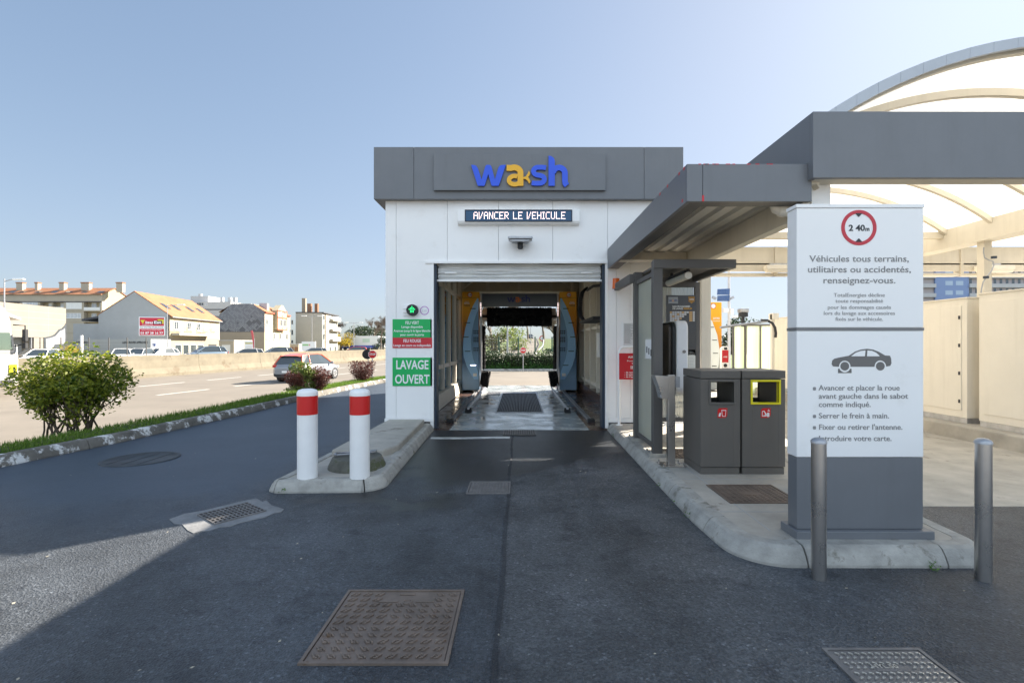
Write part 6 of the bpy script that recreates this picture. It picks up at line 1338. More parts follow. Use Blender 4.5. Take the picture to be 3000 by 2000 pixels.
t = thing('parking_sign', 'small blue parking sign at the foot of the billboard house', 'road sign', (XX(354.5, 68), 68, -.4)); mb = MB(); mb.cyl((XX(354.5, 68), 68, -.4), (XX(354.5, 68), 68, 1.8), .03, n=6); mb.build('post', M['galv'], t); mb = MB(); mb.box(XX(350.5, 68), XX(358, 68), 67.95, 67.97, ZZ(795, 68), ZZ(788, 68)); b_ = mb.build('plate', mat('parking_blue', (.03, .10, .40), .4), t); text('P', XX(354, 68), 67.945, ZZ(793.5, 68), .26, M['txt_white'], b_, bold=.03)
# ------------------------------------------------------------------ houses along the road
for k_, c_ in (('r_yellow', (.42, .355, .24)), ('r_grey', (.38, .39, .39)), ('r_cream', (.42, .375, .30)), ('r_beige', (.33, .275, .205)), ('r_white', (.50, .50, .50)), ('r_stone', (.40, .385, .335)), ('r_panel', (.25, .225, .19))):
    M[k_] = mat('render_' + k_[2:], c_, .9, var=.07, vscale=.5)
M['tile_roof'] = mat('orange_roof_tiles', (.34, .145, .07), .8, var=.22, vscale=1.2, bump=.4, bscale=6); M['shutter'] = mat('shutter', (.74, .74, .72), .6); M['wframe'] = mat('window_frame', (.74, .74, .72), .6); M['brown'] = mat('brown_door', (.25, .12, .06), .6); M['slate'] = mat('slate_dark', (.07, .07, .08), .7, var=.3, vscale=.6); M['red_trim'] = mat('red_trim', (.45, .10, .06), .7)
def z1(x, y): return ((x / 2.613) / 1.2755, (y / 2.613 + 800) / 1.2755)
def z2(x, y): return ((x / 3.1367 + 600) / 1.2755, (y / 3.1367 + 800) / 1.2755)
def z5(x, y): return ((x / 5.2275) / 1.2755, (y / 5.2275 + 800) / 1.2755)
class Facade:
    """one upright face of a house: world corner c, world direction d along the face; the local frame of the house gives where boxes go"""
    def __init__(s, root, c, d, ls, ld, ln):
        s.r, s.c, s.d, s.ls, s.ld, s.ln = root, Vector(c), Vector(d).normalized(), Vector(ls), Vector(ld), Vector(ln); s.gz = root.location.z
    def u(s, x): k = (x - VX) / F; return (k * s.c.y - s.c.x) / (s.d.x - k * s.d.y)
    def uz(s, x, y): u = s.u(x); Y = s.c.y + u * s.d.y; return u, ZZ(y, Y) - s.gz
    def rect(s, mb, u0, u1, za, zb, o0, o1, mi=0):
        a = s.ls + s.ld * u0; b = s.ls + s.ld * u1; v = []
        for z in (za, zb):
            for p, o in ((a, o0), (b, o0), (b, o1), (a, o1)): q = p + s.ln * o; v.append((q.x, q.y, z))
        mb.add(v, [(0,3,2,1),(4,5,6,7),(0,1,5,4),(1,2,6,5),(2,3,7,6),(3,0,4,7)], mi)
    def px(s, p, q):
        (x0, y0), (x1, y1) = p, q; u0, _ = s.uz(x0, y0); u1, _ = s.uz(x1, y0); xm = (x0 + x1) / 2; return u0, u1, s.uz(xm, max(y0, y1))[1], s.uz(xm, min(y0, y1))[1]
    def window(s, p, q, m='pane', mull=1, out=.0):
        u0, u1, za, zb = s.px(p, q); mb = MB(); f = .07
        s.rect(mb, u0, u1, za, za + f, out, out + .06); s.rect(mb, u0, u1, zb - f, zb, out, out + .06); s.rect(mb, u0, u0 + f * (1 if u1 > u0 else -1), za + f, zb - f, out, out + .06); s.rect(mb, u1 - f * (1 if u1 > u0 else -1), u1, za + f, zb - f, out, out + .06)
        for k in range(1, mull + 1): um = u0 + (u1 - u0) * k / (mull + 1); s.rect(mb, um - .03, um + .03, za + f, zb - f, out, out + .055)
        s.rect(mb, u0 - .08, u1 + .08, za - .08, za - .002, out, out + .12)
        w_ = mb.build('window', M['wframe'], s.r); mb = MB(); s.rect(mb, u0, u1, za + .01, zb - .01, out - .01, out + .025); mb.build('pane', M[m], w_)
    def box(s, name, m, p, q, o0, o1, parent=None):
        mb = MB(); u0, u1, za, zb = s.px(p, q); s.rect(mb, u0, u1, za, zb, o0, o1); return mb.build(name, M[m] if isinstance(m, str) else m, parent or s.r)
GZ = -.4
# --- long flats at the far left
t = thing('apartment_block', 'long cream flats with orange tiled roof, chimneys and loggias at the far left', 'building', (-108.4, 130, GZ), 0, local=True); Wd = 75
mb = MB(); mb.box(-Wd, 0, 1.2, 8.4, 0, 14.8); mb.prismX([(0, 14.8), (8.4, 14.8), (4.2, 16.7)], -.3, 0); mb.build('wall', M['r_yellow'], t)
fa = Facade(t, (-108.4, 130), (1, 0), (0, 0), (1, 0), (0, -1))
mb = MB(); ux = lambda x: fa.u(z5(x, 0)[0])
for a, b in ((300, 612), (975, 1283), (1530, 1562), (115, 130), (790, 800), (-400, -100), (-800, -700)): mb.box(ux(a), min(ux(b), 0), 0, 1.2, 0, 13.0)
for y in (575, 740, 905): z = fa.uz(100, z5(0, y)[1])[1]; mb.box(-Wd, 0, -.1, 1.2, z - .15, z + .12)
mb.box(-Wd, 0, 0, 1.2, 13.0, 14.8); mb.build('front_layer', M['r_cream'], t)
mb = MB(); mb.box(-Wd, 0.05, -.12, 0, 12.75, 12.95); mb.build('cornice', M['slate'], t)
mb = MB(); mb.add([(-Wd, -.5, 14.72), (.2, -.5, 14.72), (.2, 4.2, 16.9), (-Wd, 4.2, 16.9), (-Wd, 8.9, 14.72), (.2, 8.9, 14.72)], [(0,1,2,3),(3,2,5,4)]); mb.add([(-Wd, -.5, 14.55), (.2, -.5, 14.55), (.2, 4.2, 16.7), (.2, 8.9, 14.55), (.2, 8.9, 14.72), (.2, 4.2, 16.9), (.2, -.5, 14.72)], [(1,2,5,6),(2,3,4,5)]); rf = mb.build('roof', M['tile_roof'], t)
for a, b in ((105, 200), (395, 440), (775, 850), (1115, 1240), (1665, 1760)):
    mb = MB(); mb.box(ux(a), ux(b), 2.4, 3.4, 15.6, 18.0); ch = mb.build('chimney', M['r_cream'], rf); mb = MB(); mb.box(ux(a) - .1, ux(b) + .1, 2.3, 3.5, 18.0, 18.25); mb.build('cap', M['tile_roof'], ch) if False else mb.build('chimney_cap', M['tile_roof'], rf)
for a in (80, 230, 480, 730, 940, 1200, 1440): mb = MB(); x = ux(a); mb.add([(x, .7, 15.36), (x + 1.6, .7, 15.36), (x + 1.6, 1.7, 15.82), (x, 1.7, 15.82)], [(0,1,2,3)]); mb.add([(x, .7, 15.30), (x + 1.6, .7, 15.30), (x + 1.6, .7, 15.36), (x, .7, 15.36)], [(0,1,2,3)]); mb.build('skylight', M['pane'], rf)
for a, b, c_, d, o_, m_ in ((15, 95, 445, 490, -1.2, 'pane'), (190, 228, 445, 492, -1.2, 'pane'), (345, 410, 440, 515, 0, 'shutter'), (415, 580, 445, 522, 0, 'pane_l'), (680, 785, 450, 530, -1.2, 'shutter'), (865, 975, 450, 552, -1.2, 'shutter'), (1015, 1255, 450, 545, 0, 'shutter'), (1345, 1420, 450, 560, -1.2, 'pane_l'), (1465, 1525, 455, 515, -1.2, 'pane_l'), (1020, 1245, 612, 690, 0, 'pane_l'), (1345, 1420, 612, 690, -1.2, 'pane_l'), (1470, 1525, 612, 668, -1.2, 'pane_l')):
    fa.window(z5(a, c_), z5(b, d), m_, 3 if b - a > 150 else 1, o_)
for a, b, y0, y1 in ((0, 115, 500, 570), (130, 300, 505, 570), (612, 790, 510, 570), (800, 975, 510, 570), (1283, 1530, 515, 570), (1283, 1530, 690, 738)): fa.box('balcony_rail', 'shutter', z5(a, y0 + 8), z5(b, y1), -.02, .02)
# --- dealership
t = thing('dealership', 'low cream-panelled showroom with a dark jagged-edged panel, behind the lorry', 'building', (-53.6, 50, GZ), math.atan2(2, 10), local=True)
dd = Vector((-2, 10)).normalized(); fa = Facade(t, (-53.6, 50), dd, (0, 0), (0, 1), (1, 0)); ue = fa.u(151.5)
mb = MB(); mb.box(-14, 0, -16, ue, 2.75, 6.35); mb.box(-14, -.02, ue - 5.2, ue, 0, 2.75); mb.build('wall', M['r_panel'], t)
mb = MB()
for z in (3.5, 4.2, 4.9, 5.6): mb.box(0, .004, -16, ue, z - .012, z + .012)
for y in (-4, 2, ue - 6, ue - 3): mb.box(0, .004, y - .012, y + .012, 2.8, 6.3)
mb.build('panel_joints', mat('joint_soft', (.40, .36, .31), .8), t)
mb = MB(); mb.box(-3, -1.2, -16, ue - 5.2, 0, 2.74); mb.build('shop_window', M['pane_l'], t)
mb = MB(); mb.box(-1.25, -1.1, ue - 7.4, ue - 7.25, 0, 2.74); mb.box(-.2, -.05, ue - 5.6, ue - 5.45, 0, 2.74); mb.box(-14, .02, -16, ue - 3.6, 2.70, 2.745); mb.build('window_frame', M['anth'], t)
def jag(pts): return [fa.uz(*z5(x, y)) for x, y in pts]
pl = jag([(670, 985), (770, 965), (830, 940), (900, 860), (945, 845), (985, 800), (1008, 765), (1008, 1190), (670, 1190)]); pl = [(u_, max(z_, 0.05)) for u_, z_ in pl]
mb = MB(); n = len(pl); mb.add([(.05, u_, z_) for u_, z_ in pl], [tuple(k) for k in tessellate_polygon([[Vector((a, b, 0)) for a, b in pl]])]); mb.add([(.05, u_, z_) for u_, z_ in pl] + [(0, u_, z_) for u_, z_ in pl], [(k, (k + 1) % n, n + (k + 1) % n, n + k) for k in range(n)]); mb.build('dark_panel', mat('panel_border', (.05, .06, .07), .5), t)
pl = jag([(695, 1005), (775, 988), (840, 965), (910, 885), (955, 868), (985, 840), (992, 960), (985, 1080), (830, 1090), (800, 1150), (700, 1160)]); pl = [(u_, max(z_, 0.1)) for u_, z_ in pl]
mb = MB(); mb.add([(.056, u_, z_) for u_, z_ in pl], [tuple(k) for k in tessellate_polygon([[Vector((a, b, 0)) for a, b in pl]])]); mb.build('grey_field', mat('panel_grey', (.27, .27, .29), .5), t)
# --- gabled house with billboard
rot = math.atan2(.14, .99); t = thing('gable_house', 'grey gabled house with yellow balcony front and orange tiled roof', 'house', (-64.4, 76.6, GZ), rot, local=True)
W, L, E, Rg = 10.0, 17.2, 6.5, 10.05
mb = MB(); mb._ext([(0, 0, 0), (W, 0, 0), (W, 0, E), (W / 2, 0, Rg), (0, 0, E)], [(0, .4, 0), (W, .4, 0), (W, .4, E), (W / 2, .4, Rg), (0, .4, E)], 0); mb.box(0, .3, .4, L, 0, E); mb._ext([(0, L - .3, 0), (W, L - .3, 0), (W, L - .3, E), (W / 2, L - .3, Rg), (0, L - .3, E)], [(0, L, 0), (W, L, 0), (W, L, E), (W / 2, L, Rg), (0, L, E)], 0); mb.build('gable_wall', M['r_grey'], t)
mb = MB(); mb.box(W - .3, W + .012, .0, L - .31, 2.9, E); mb.build('front_wall', M['r_yellow'], t); mb = MB(); mb.box(W - .3, W + .02, .0, L - .31, 0, 2.9); mb.build('ground_floor_wall', M['r_beige'], t)
sl_ = (Rg - E) / (W / 2); mb = MB()
for sg, x0 in ((1, W + .45), (-1, -.1)):
    zx = E - sl_ * abs(x0 - (W if sg > 0 else 0)) + .05; mb.add([(W / 2, -.05, Rg + .08), (x0, -.05, zx), (x0, L + .1, zx), (W / 2, L + .1, Rg + .08), (W / 2, -.05, Rg - .05), (x0, -.05, zx - .13), (x0, L + .1, zx - .13), (W / 2, L + .1, Rg - .05)], [(0,1,2,3),(4,7,6,5),(0,4,5,1),(1,5,6,2),(2,6,7,3)])
rf = mb.build('roof', M['tile_roof'], t)
for u_ in (2.2, 5.4, 10, 13.5): x = W * .80; z = Rg - sl_ * (x - W / 2) + .14; mb = MB(); mb.add([(x - .6, u_, z + .6 * sl_), (x + .6, u_, z - .6 * sl_), (x + .6, u_ + 1.1, z - .6 * sl_), (x - .6, u_ + 1.1, z + .6 * sl_)], [(0,1,2,3)]); mb.build('skylight', M['pane'], rf)
mb = MB(); mb.box(W + .40, W + .52, -.05, L + .1, E - .42, E - .28); mb.build('gutter', M['galv'], rf)
fa = Facade(t, Vector((-64.4, 76.6)) + Vector((.99, .14)) * W, (-.14, .99), (W + .015, 0), (0, 1), (1, 0))
for a, b, c_, d, m_ in ((1332, 1362, 370, 430, 'pane'), (1372, 1400, 372, 462, 'pane_l'), (1432, 1460, 378, 432, 'pane'), (1468, 1497, 380, 462, 'pane_l'), (1505, 1532, 384, 438, 'pane'), (1562, 1594, 388, 442, 'shutter'), (1617, 1650, 392, 442, 'pane_l')): fa.window(z1(a, c_), z1(b, d), m_)
for a, b in ((1335, 1385), (1398, 1443), (1455, 1500), (1510, 1555)): fa.window(z1(a, 545), z1(b, 625), 'pane', 0)
fa.box('door', 'dark', z1(1595, 545), z1(1655, 600), 0, .05)
b_ = fa.box('balcony', 'r_cream', z1(1310, 462), z1(1585, 480), 0, 1.2); mb = MB(); u0, u1, za, zb = fa.px(z1(1310, 415), z1(1585, 465))
fa.rect(mb, u0, u1, zb - .05, zb, 1.12, 1.18)
for k in range(28): uu = u0 + (u1 - u0) * k / 27; fa.rect(mb, uu - .02, uu + .02, za, zb, 1.13, 1.17)
mb.build('railing', M['galv'], b_)
mb = MB(); mb.box(-3.6, 0, .2, 6, 0, 5.05); mb.build('side_wing', M['r_grey'], t); mb = MB(); mb.prismY([(-2.4, 5.45), (0, 5.95), (0, 6.25), (-2.4, 5.75)], .1, 6); mb.build('wing_roof', M['slate'], t)
# billboard on the gable
t = thing('billboard', 'red and white advertising board on the grey gable wall, with a telephone number', 'billboard', (-64.4, 76.6, GZ), rot, local=True)
fg = Facade(t, (-64.4, 76.6), (.99, .14), (0, -.02), (1, 0), (0, -1)); u0, u1, za, zb = fg.px(z1(1068, 480), z1(1268, 335)); mb = MB(); mb.box(u0, u1, -.20, -.02, za, zb); mb.build('frame', M['txt_white'], t, bev=.02)
f = .13; h = zb - za - 2 * f; w_ = u1 - u0 - 2 * f; a, b = u0 + f, u1 - f; mb = MB(); mb.box(a, b, -.215, -.2, za + f + h * .53, zb - f); mb.box(a, b, -.215, -.2, za + f, za + f + h * .36); pn = mb.build('red_fields', mat('billboard_red', (.60, .03, .06), .5), t)
mb = MB(); mb.box(a + w_ * .56, a + w_ * .92, -.222, -.215, za + f + h * .62, za + f + h * .82); mb.build('black_block', M['txt_black'], pn)
yel = mat('billboard_yellow', (.70, .68, .04), .5); mb = MB(); mb.prismY([(a + w_ * .03, za + f + h * .86), (a + w_ * .23, za + f + h * .86), (a + w_ * .18, za + f + h * .80), (a + w_ * .14, za + f + h * .64)], -.222, -.215); mb.box(a + w_ * .74, a + w_ * .99, -.221, -.215, za + f + h * .83, za + f + h * .90); mb.box(a + w_ * .93, a + w_ * .99, -.221, -.215, za + f + h * .66, za + f + h * .83); mb.build('yellow_marks', yel, pn)
text('isu', a + w_ * .39, -.224, za + f + h * .66, h * .15, M['txt_white'], pn, width=w_ * .30, bold=.05); text('Est', a + w_ * .735, -.224, za + f + h * .66, h * .15, M['txt_white'], pn, width=w_ * .30, bold=.05); text('PUBLICITE', a + w_ * .32, -.224, za + f + h * .57, h * .05, M['txt_white'], pn, width=w_ * .44)
text('ICI VOTRE PUBLICITE', (a + b) / 2, -.206, za + f + h * .41, h * .075, M['txt_grey'], pn, width=w_ * .95, bold=.02); text('SIGNALETIQUE GRAND FORMAT', (a + b) / 2, -.217, za + f + h * .26, h * .055, M['txt_white'], pn, width=w_ * .85); text('03 87 38 16 77', (a + b) / 2, -.217, za + f + h * .06, h * .12, M['txt_white'], pn, width=w_ * .93, bold=.05)
# low sign wall
t = thing('sign_wall', 'low grey panelled wall lettered LAND ROVER APPROVED before the gabled house', 'wall', (-61.8, 70, GZ), 0, local=True); fw = Facade(t, (-61.8, 70), (1, 0), (0, 0), (1, 0), (0, -1)); L_ = XX(346.5, 70) + 61.8
mb = MB(); mb.box(0, L_, 0, 4, 0, 2.62); mb.build('wall', mat('sign_wall_grey', (.40, .42, .42), .6, var=.04), t); mb = MB(); mb.box(0, L_, -.01, 0, 1.70, 1.72)
for x in (3, 6.9): mb.box(x, x + .02, -.01, 0, 0, 2.6)
mb.build('panel_joints', M['joint'], t); text('LAND ROVER APPROVED', XX(310, 70) + 61.8, -.02, 2.02, .30, M['txt_black'], t, width=58 * 70 / F, bold=.04); text('APPROVED', XX(188, 70) + 61.8, -.02, 2.02, .30, M['txt_black'], t, width=27 * 70 / F, bold=.04)
# --- white flats far behind
t = thing('modern_flats', 'white flat-roofed modern flats rising behind the balcony house', 'building', (XX(429, 170), 170, GZ), 0, local=True); L_ = (XX(530, 170) - XX(429, 170))
mb = MB(); mb.box(0, L_, 0, 12, 0, 16.2); mb.box(0, 6, 2, 10, 16.2, 18.3); mb.box(L_, L_ + 4, 5, 12, 0, 16.0); mb.build('wall', M['r_white'], t); mb = MB()
for z in (10.4, 11.0, 13.4): mb.box(5.2, L_ + .03, -.03, 0, z, z + .35)
mb.build('window_bands', M['slate'], t)  # dark strips for the window bands of the front
fm_ = Facade(t, (XX(429, 170), 170), (1, 0), (0, 0), (1, 0), (0, -1)); fm_.window(z1(1505, 225), z1(1560, 248), 'pane', 2); fm_.window(z1(1562, 228), z1(1590, 248), 'pane_l', 1); mb = MB()
for x in (2, 9.5, 12.2, 14): mb.box(x, x + .9, 3, 4, 16.2, 19.2 if x < 3 else 18.0)
mb.build('chimneys', M['r_white'], t)
# --- shingled gable house
t = thing('shingled_house', 'yellow house with red-trimmed dormer front and a gable clad in dark diamond shingles', 'house', (-53.5, 105, GZ), R(6), local=True)
fg = Facade(t, (-53.5, 105), (math.cos(R(6)), math.sin(R(6))), (0, 0), (1, 0), (0, -1)); fs = Facade(t, (-53.5, 105), (-math.sin(R(6)), math.cos(R(6))), (0, 0), (0, 1), (1, 0))
out = [fg.uz(*z2(x, y)) for x, y in ((133, 540), (135, 378), (250, 286), (440, 284), (548, 358), (548, 540))]; out[-1] = (0, out[-1][1]); out[-2] = (0, out[-2][1]); GW = out[0][0]
mb = MB(); mb._ext([(u_, -.02, z_) for u_, z_ in out], [(u_, .3, z_) for u_, z_ in out], 0)
sh = mb.build('shingle_cladding', mat('shingle_base', (.12, .12, .13), .7), t)
sm1, sm2 = mat('shingle_light', (.235, .235, .24), .5, metal=.3), mat('shingle_dark', (.19, .19, .20), .55, metal=.3); mb = MB(); rs = random.Random(11); pw, ph = .46, .46
from mathutils.geometry import intersect_point_tri_2d
tri = [[Vector(out[k]) for k in tr] for tr in tessellate_polygon([[Vector((a, b, 0)) for a, b in out]])]
holes = [(z2(x, y), s_) for x, y, s_ in ((410, 460, .62), (165, 448, .5), (305, 455, .34), (445, 450, .5), (488, 440, .5), (512, 460, .55), (480, 495, .4), (430, 400, .35), (345, 525, .75), (510, 525, .75), (220, 528, .5), (160, 535, .5), (450, 530, .4))]; holes = [(fg.uz(*p_), s_) for p_, s_ in holes]
zt_, zb_ = max(p_[1] for p_ in out), min(p_[1] for p_ in out)
for j in range(int((zt_ - zb_) / (ph / 2)) + 1):
    for i in range(int(-GW / pw) + 1):
        cx = GW + (i + (.5 if j % 2 else 0)) * pw; cz = zb_ + j * ph / 2 
        if not any(intersect_point_tri_2d(Vector((cx, cz)), *tr) for tr in tri): continue
        if any(abs(cx - hu) + abs(cz - hz) < s_ for (hu, hz), s_ in holes): continue
        q_ = .94 / 2; mb.add([(cx, -.10, cz - ph * q_), (cx + pw * q_, -.07, cz), (cx, -.035, cz + ph * q_), (cx - pw * q_, -.07, cz)], [(0,1,2,3)], 0 if rs.random() < .55 else 1)
mb.build('shingles', [sm1, sm2], sh)
zs = out[0][1]; mb = MB(); mb.box(GW, 0, 0, .3, 0, zs); mb.build('gable_wall', M['r_beige'], t)
ue = fs.u(z2(780, 0)[0]); E = fs.uz(*z2(600, 370))[1]
mb = MB(); mb.box(-.3, 0, .31, ue, 0, E); mb.box(GW, GW + .3, .31, ue, 0, E); mb.box(GW, 0, ue, ue + .3, 0, E); mb.build('front_wall', mat('render_pale_yellow', (.43, .37, .25), .9, var=.06), t)
mb = MB(); zr = out[2][1]; mb.add([(.35, .2, E + .05), (.35, ue + .3, E + .05), (out[3][0], ue - .5, zr + .1), (out[3][0], .2, zr + .1), (out[2][0], .2, zr + .1), (out[2][0], ue - .5, zr + .1), (GW - .3, ue + .3, E), (GW - .3, .2, E)], [(0,1,2,3),(3,2,5,4),(4,5,6,7)]); rf = mb.build('roof', M['tile_roof'], t)
mb = MB(); fs.rect(mb, .2, ue, E - .05, E + .25, 0, .3); mb.build('cornice', M['red_trim'], t)
# tall dormer bay
u0, u1, za, zb = fs.px(z2(636, 520), z2(722, 350)); mb = MB(); ztop = fs.uz(*z2(680, 296))[1]; pr = [(u0, za), (u1, za), (u1, zb), ((u0 + u1) / 2 + .5, ztop), ((u0 + u1) / 2 - .5, ztop), (u0, zb)]
mb.prismX([(a, b) for a, b in pr], -.5, .75); bay = mb.build('dormer_bay', mat('bay_yellow', (.44, .38, .26), .9), t); mb = MB()
for zz in (za, (za + zb) / 2 + .6, zb): fs.rect(mb, u0 - .1, u1 + .1, zz - .12, zz + .12, .7, .85)
for uu in (u0, (u0 + u1) / 2, u1): fs.rect(mb, uu - .08, uu + .08, za, zb, .74, .80)
mb.build('timber_trim', M['red_trim'], bay)
for a, b, c_, d, o_ in ((562, 580, 420, 475, 0), (598, 615, 425, 480, 0), (745, 762, 440, 492, 0), (562, 580, 545, 605, 0), (598, 612, 548, 618, 0), (632, 646, 548, 608, 0), (685, 700, 550, 610, 0), (716, 732, 553, 612, 0), (745, 762, 555, 612, 0), (562, 580, 680, 715, 0), (664, 680, 680, 715, 0), (745, 760, 680, 715, 0), (660, 676, 342, 380, .76), (694, 710, 346, 382, .76), (660, 678, 428, 490, .76), (694, 712, 430, 492, .76)): fs.window(z2(a, c_), z2(b, d), 'pane' if (a + c_) % 3 else 'pane_l', 1, o_)
mb = MB(); mb.box(-2.2, -.6, 3.0, 4.2, E + .3, E + 2.2); mb.build('roof_dormer', M['galv'], rf)
# --- cream block with blank wall
t = thing('blank_wall_flats', 'cream four-storey flats with a blank end wall and a balconied side', 'building', (XX(740, 125), 125, GZ), R(6), local=True); c6, s6 = math.cos(R(6)), math.sin(R(6)); cc = (XX(740, 125), 125)
fg = Facade(t, cc, (c6, s6), (0, 0), (1, 0), (0, -1)); fs = Facade(t, cc, (-s6, c6), (0, 0), (0, 1), (1, 0)); GW = fg.u(z2(835, 0)[0]); ue = fs.u(z2(1220, 0)[0]); E = fg.uz(*z2(960, 366))[1]
mb = MB(); mb.box(GW, -.0, 0, .4, 0, E); mb.box(GW, 0, .4, ue, 0, E - .3); mb.build('wall', M['r_stone'], t)
mb = MB(); mb.box(GW, .4, -.1, ue + .3, E, E + .25); mb.build('roof', M['slate'], t)
mb = MB()
for z in (2.6, 5.3, 8.0): mb.box(0, .9, ue * .45, ue, z, z + .22)
mb.box(.003, .25, ue * .15, ue * .35, 0, E - .3); mb.build('balconies', M['r_cream'], t); mb = MB()
for z in (2.82, 5.52, 8.22): mb.box(.85, .9, ue * .45, ue, z, z + .95)
mb.build('balcony_rails', M['shutter'], t)
for a, b in ((1083, 1097), (1130, 1142), (1146, 1158), (1190, 1206)):
    for c_, d in ((385, 430), (468, 520), (560, 612), (672, 715)): fs.window(z2(a, c_), z2(b, d), 'pane' if (a + d) % 2 else 'pane_l', 0, .0)
for a, b in ((905, 940), (975, 1003)): u0, u1, za, zb = fg.px(z2(a, 366), z2(b, 335)); mb = MB(); mb.box(u0, u1, 3, 4.2, E + .2, E + 2.6); mb.build('chimney', M['brown'], t)
mb = MB(); u0 = fg.u(z2(780, 0)[0]); mb.box(u0, GW - .01, 5, 16, 0, E - .4); mb.box(u0 + 1.0, u0 + 1.9, 6, 7, E - .4, E + 4.2); mb.build('rear_wing', M['r_beige'], t)
f2 = Facade(t, Vector(cc) + Vector((-s6, c6)) * 5, (c6, s6), (0, 5), (1, 0), (0, -1))
for c_, d in ((430, 470), (520, 566), (615, 645)): f2.window(z2(795, c_), z2(812, d), 'pane', 0)
# --- small things at the foot of the houses
def garage(label, p, q, Y, doors):
    x0, y0 = p; x1, y1 = q; t = thing('garage', label, 'garage', (XX(x0, Y), Y, GZ), 0, local=True); w_ = XX(x1, Y) - XX(x0, Y); h = ZZ(y0, Y) - GZ; mb = MB(); mb.box(0, w_, 0, 6, 0, h); mb.build('wall', M['r_cream'], t); mb = MB(); mb.box(-.1, w_ + .1, -.15, 6.1, h, h + .15); mb.build('roof', M['r_white'], t)
    for a, b, m_ in doors: mb = MB(); mb.box(w_ * a, w_ * b, -.05, 0, 0, h * .72); mb.build('door', m_, t)
garage('low cream garage with white door between balcony house and shingled house', z2(130, 622), z2(268, 735), 88, ((.2, .75, M['shutter']),))
garage('low cream garage with two brown doors beside the blank-walled flats', z2(782, 655), z2(862, 735), 112, ((.1, .42, M['brown']), (.55, .9, M['brown'])))
def board(name, label, p, q, Y, cat, lines, m_='txt_white'):
    x0, y0 = p; x1, y1 = q; t = thing(name, label, cat, (XX((x0 + x1) / 2, Y), Y, GZ)); mb = MB(); mb.box(XX(x0, Y), XX(x1, Y), Y, Y + .25, ZZ(y1, Y), ZZ(y0, Y)); mb.build('panel', M[m_], t); mb = MB()
    for k in (.15, .85): x = XX(x0 + (x1 - x0) * k, Y); mb.box(x - .06, x + .06, Y + .05, Y + .2, GZ, ZZ(y1, Y))
    mb.build('legs', M['galv'], t)
    for m2, a, b, c_, d in lines: mb = MB(); mb.box(XX(x0 + (x1 - x0) * a, Y), XX(x0 + (x1 - x0) * b, Y), Y - .01, Y, ZZ(y0 + (y1 - y0) * d, Y), ZZ(y0 + (y1 - y0) * c_, Y)); mb.build('printed_band', m2, t)
soft_g = mat('print_green', (.30, .55, .25), .5); soft_y = mat('print_yellow', (.60, .55, .25), .5)
board('sign_board', 'small white board with a worn yellow-green heading beside the red banner', z2(362, 626), z2(448, 728), 80, 'sign', ((soft_y, .1, .9, .10, .24), (M['shutter'], .15, .85, .45, .9)))
board('sign_board', 'wide white board with a green line of print before the cream flats', z2(890, 628), z2(1016, 712), 95, 'sign', ((soft_g, .06, .5, .28, .46), (mat('print_rose', (.65, .35, .33), .5), .52, .62, .28, .46)))
Yb_ = 78; t = thing('flag_banner', 'narrow red feather banner on a pole beside the white board', 'banner', (XX(z2(440, 0)[0], Yb_), Yb_, GZ)); mb = MB(); pts = [z2(x, y) for x, y in ((421, 528), (438, 526), (447, 560), (455, 640), (456, 725), (447, 725), (441, 640), (428, 570))]; flat_poly(mb, [(XX(x, Yb_), ZZ(y, Yb_)) for x, y in pts], Yb_, Yb_ + .03); mb.build('cloth', mat('banner_red', (.62, .12, .13), .7), t); mb = MB(); x = XX(z2(455, 0)[0], Yb_); mb.cyl((x, Yb_ + .02, GZ), (x, Yb_ + .02, ZZ(z2(0, 600)[1], Yb_)), .04, n=6); mb.build('pole', M['galv'], t)
# --- high-rise at the right
Yh_ = 150; t = thing('high_rise', 'large white and blue block of flats far away at the right edge', 'building', (XX(2080, Yh_), Yh_, 0), 0, local=True); X_ = lambda v: XX(v, Yh_) - XX(2080, Yh_)
mb = MB(); mb.box(0, X_(2420), 0, 14, 0, 24); mb.build('wall', mat('flats_grey', (.42, .38, .38), .8), t)
mb = MB()
for k in range(8):
    z = 1.2 + k * 2.85; mb.box(0, X_(2145), -.9, 0, z, z + 1.15); mb.box(X_(2222), X_(2420), -.9, 0, z, z + 1.15)
mb.build('balcony_bands', M['r_white'], t); mb = MB(); mb.box(X_(2145), X_(2222), -.5, 0, 0, 24); bl_ = mb.build('blue_section', mat('flats_blue', (.22, .30, .50), .6), t); mb = MB()
fp_ = mat('flats_pane', (.40, .50, .62), .15); rs = random.Random(9)
for k in range(8):
    for a in (2168, 2192): mb = MB(); mb.box(X_(a), X_(a + 17), -.53, -.5, 1.9 + k * 2.85, 3.2 + k * 2.85); mb.build('window', fp_, bl_)
for k in range(4, 8):
    for a in range(2226, 2360, 14):
        if rs.random() < .75: mb = MB(); mb.box(X_(a), X_(a + 6), -.04, 0, 2.4 + k * 2.85, 3.9 + k * 2.85); mb.build('window', M['pane'], t)

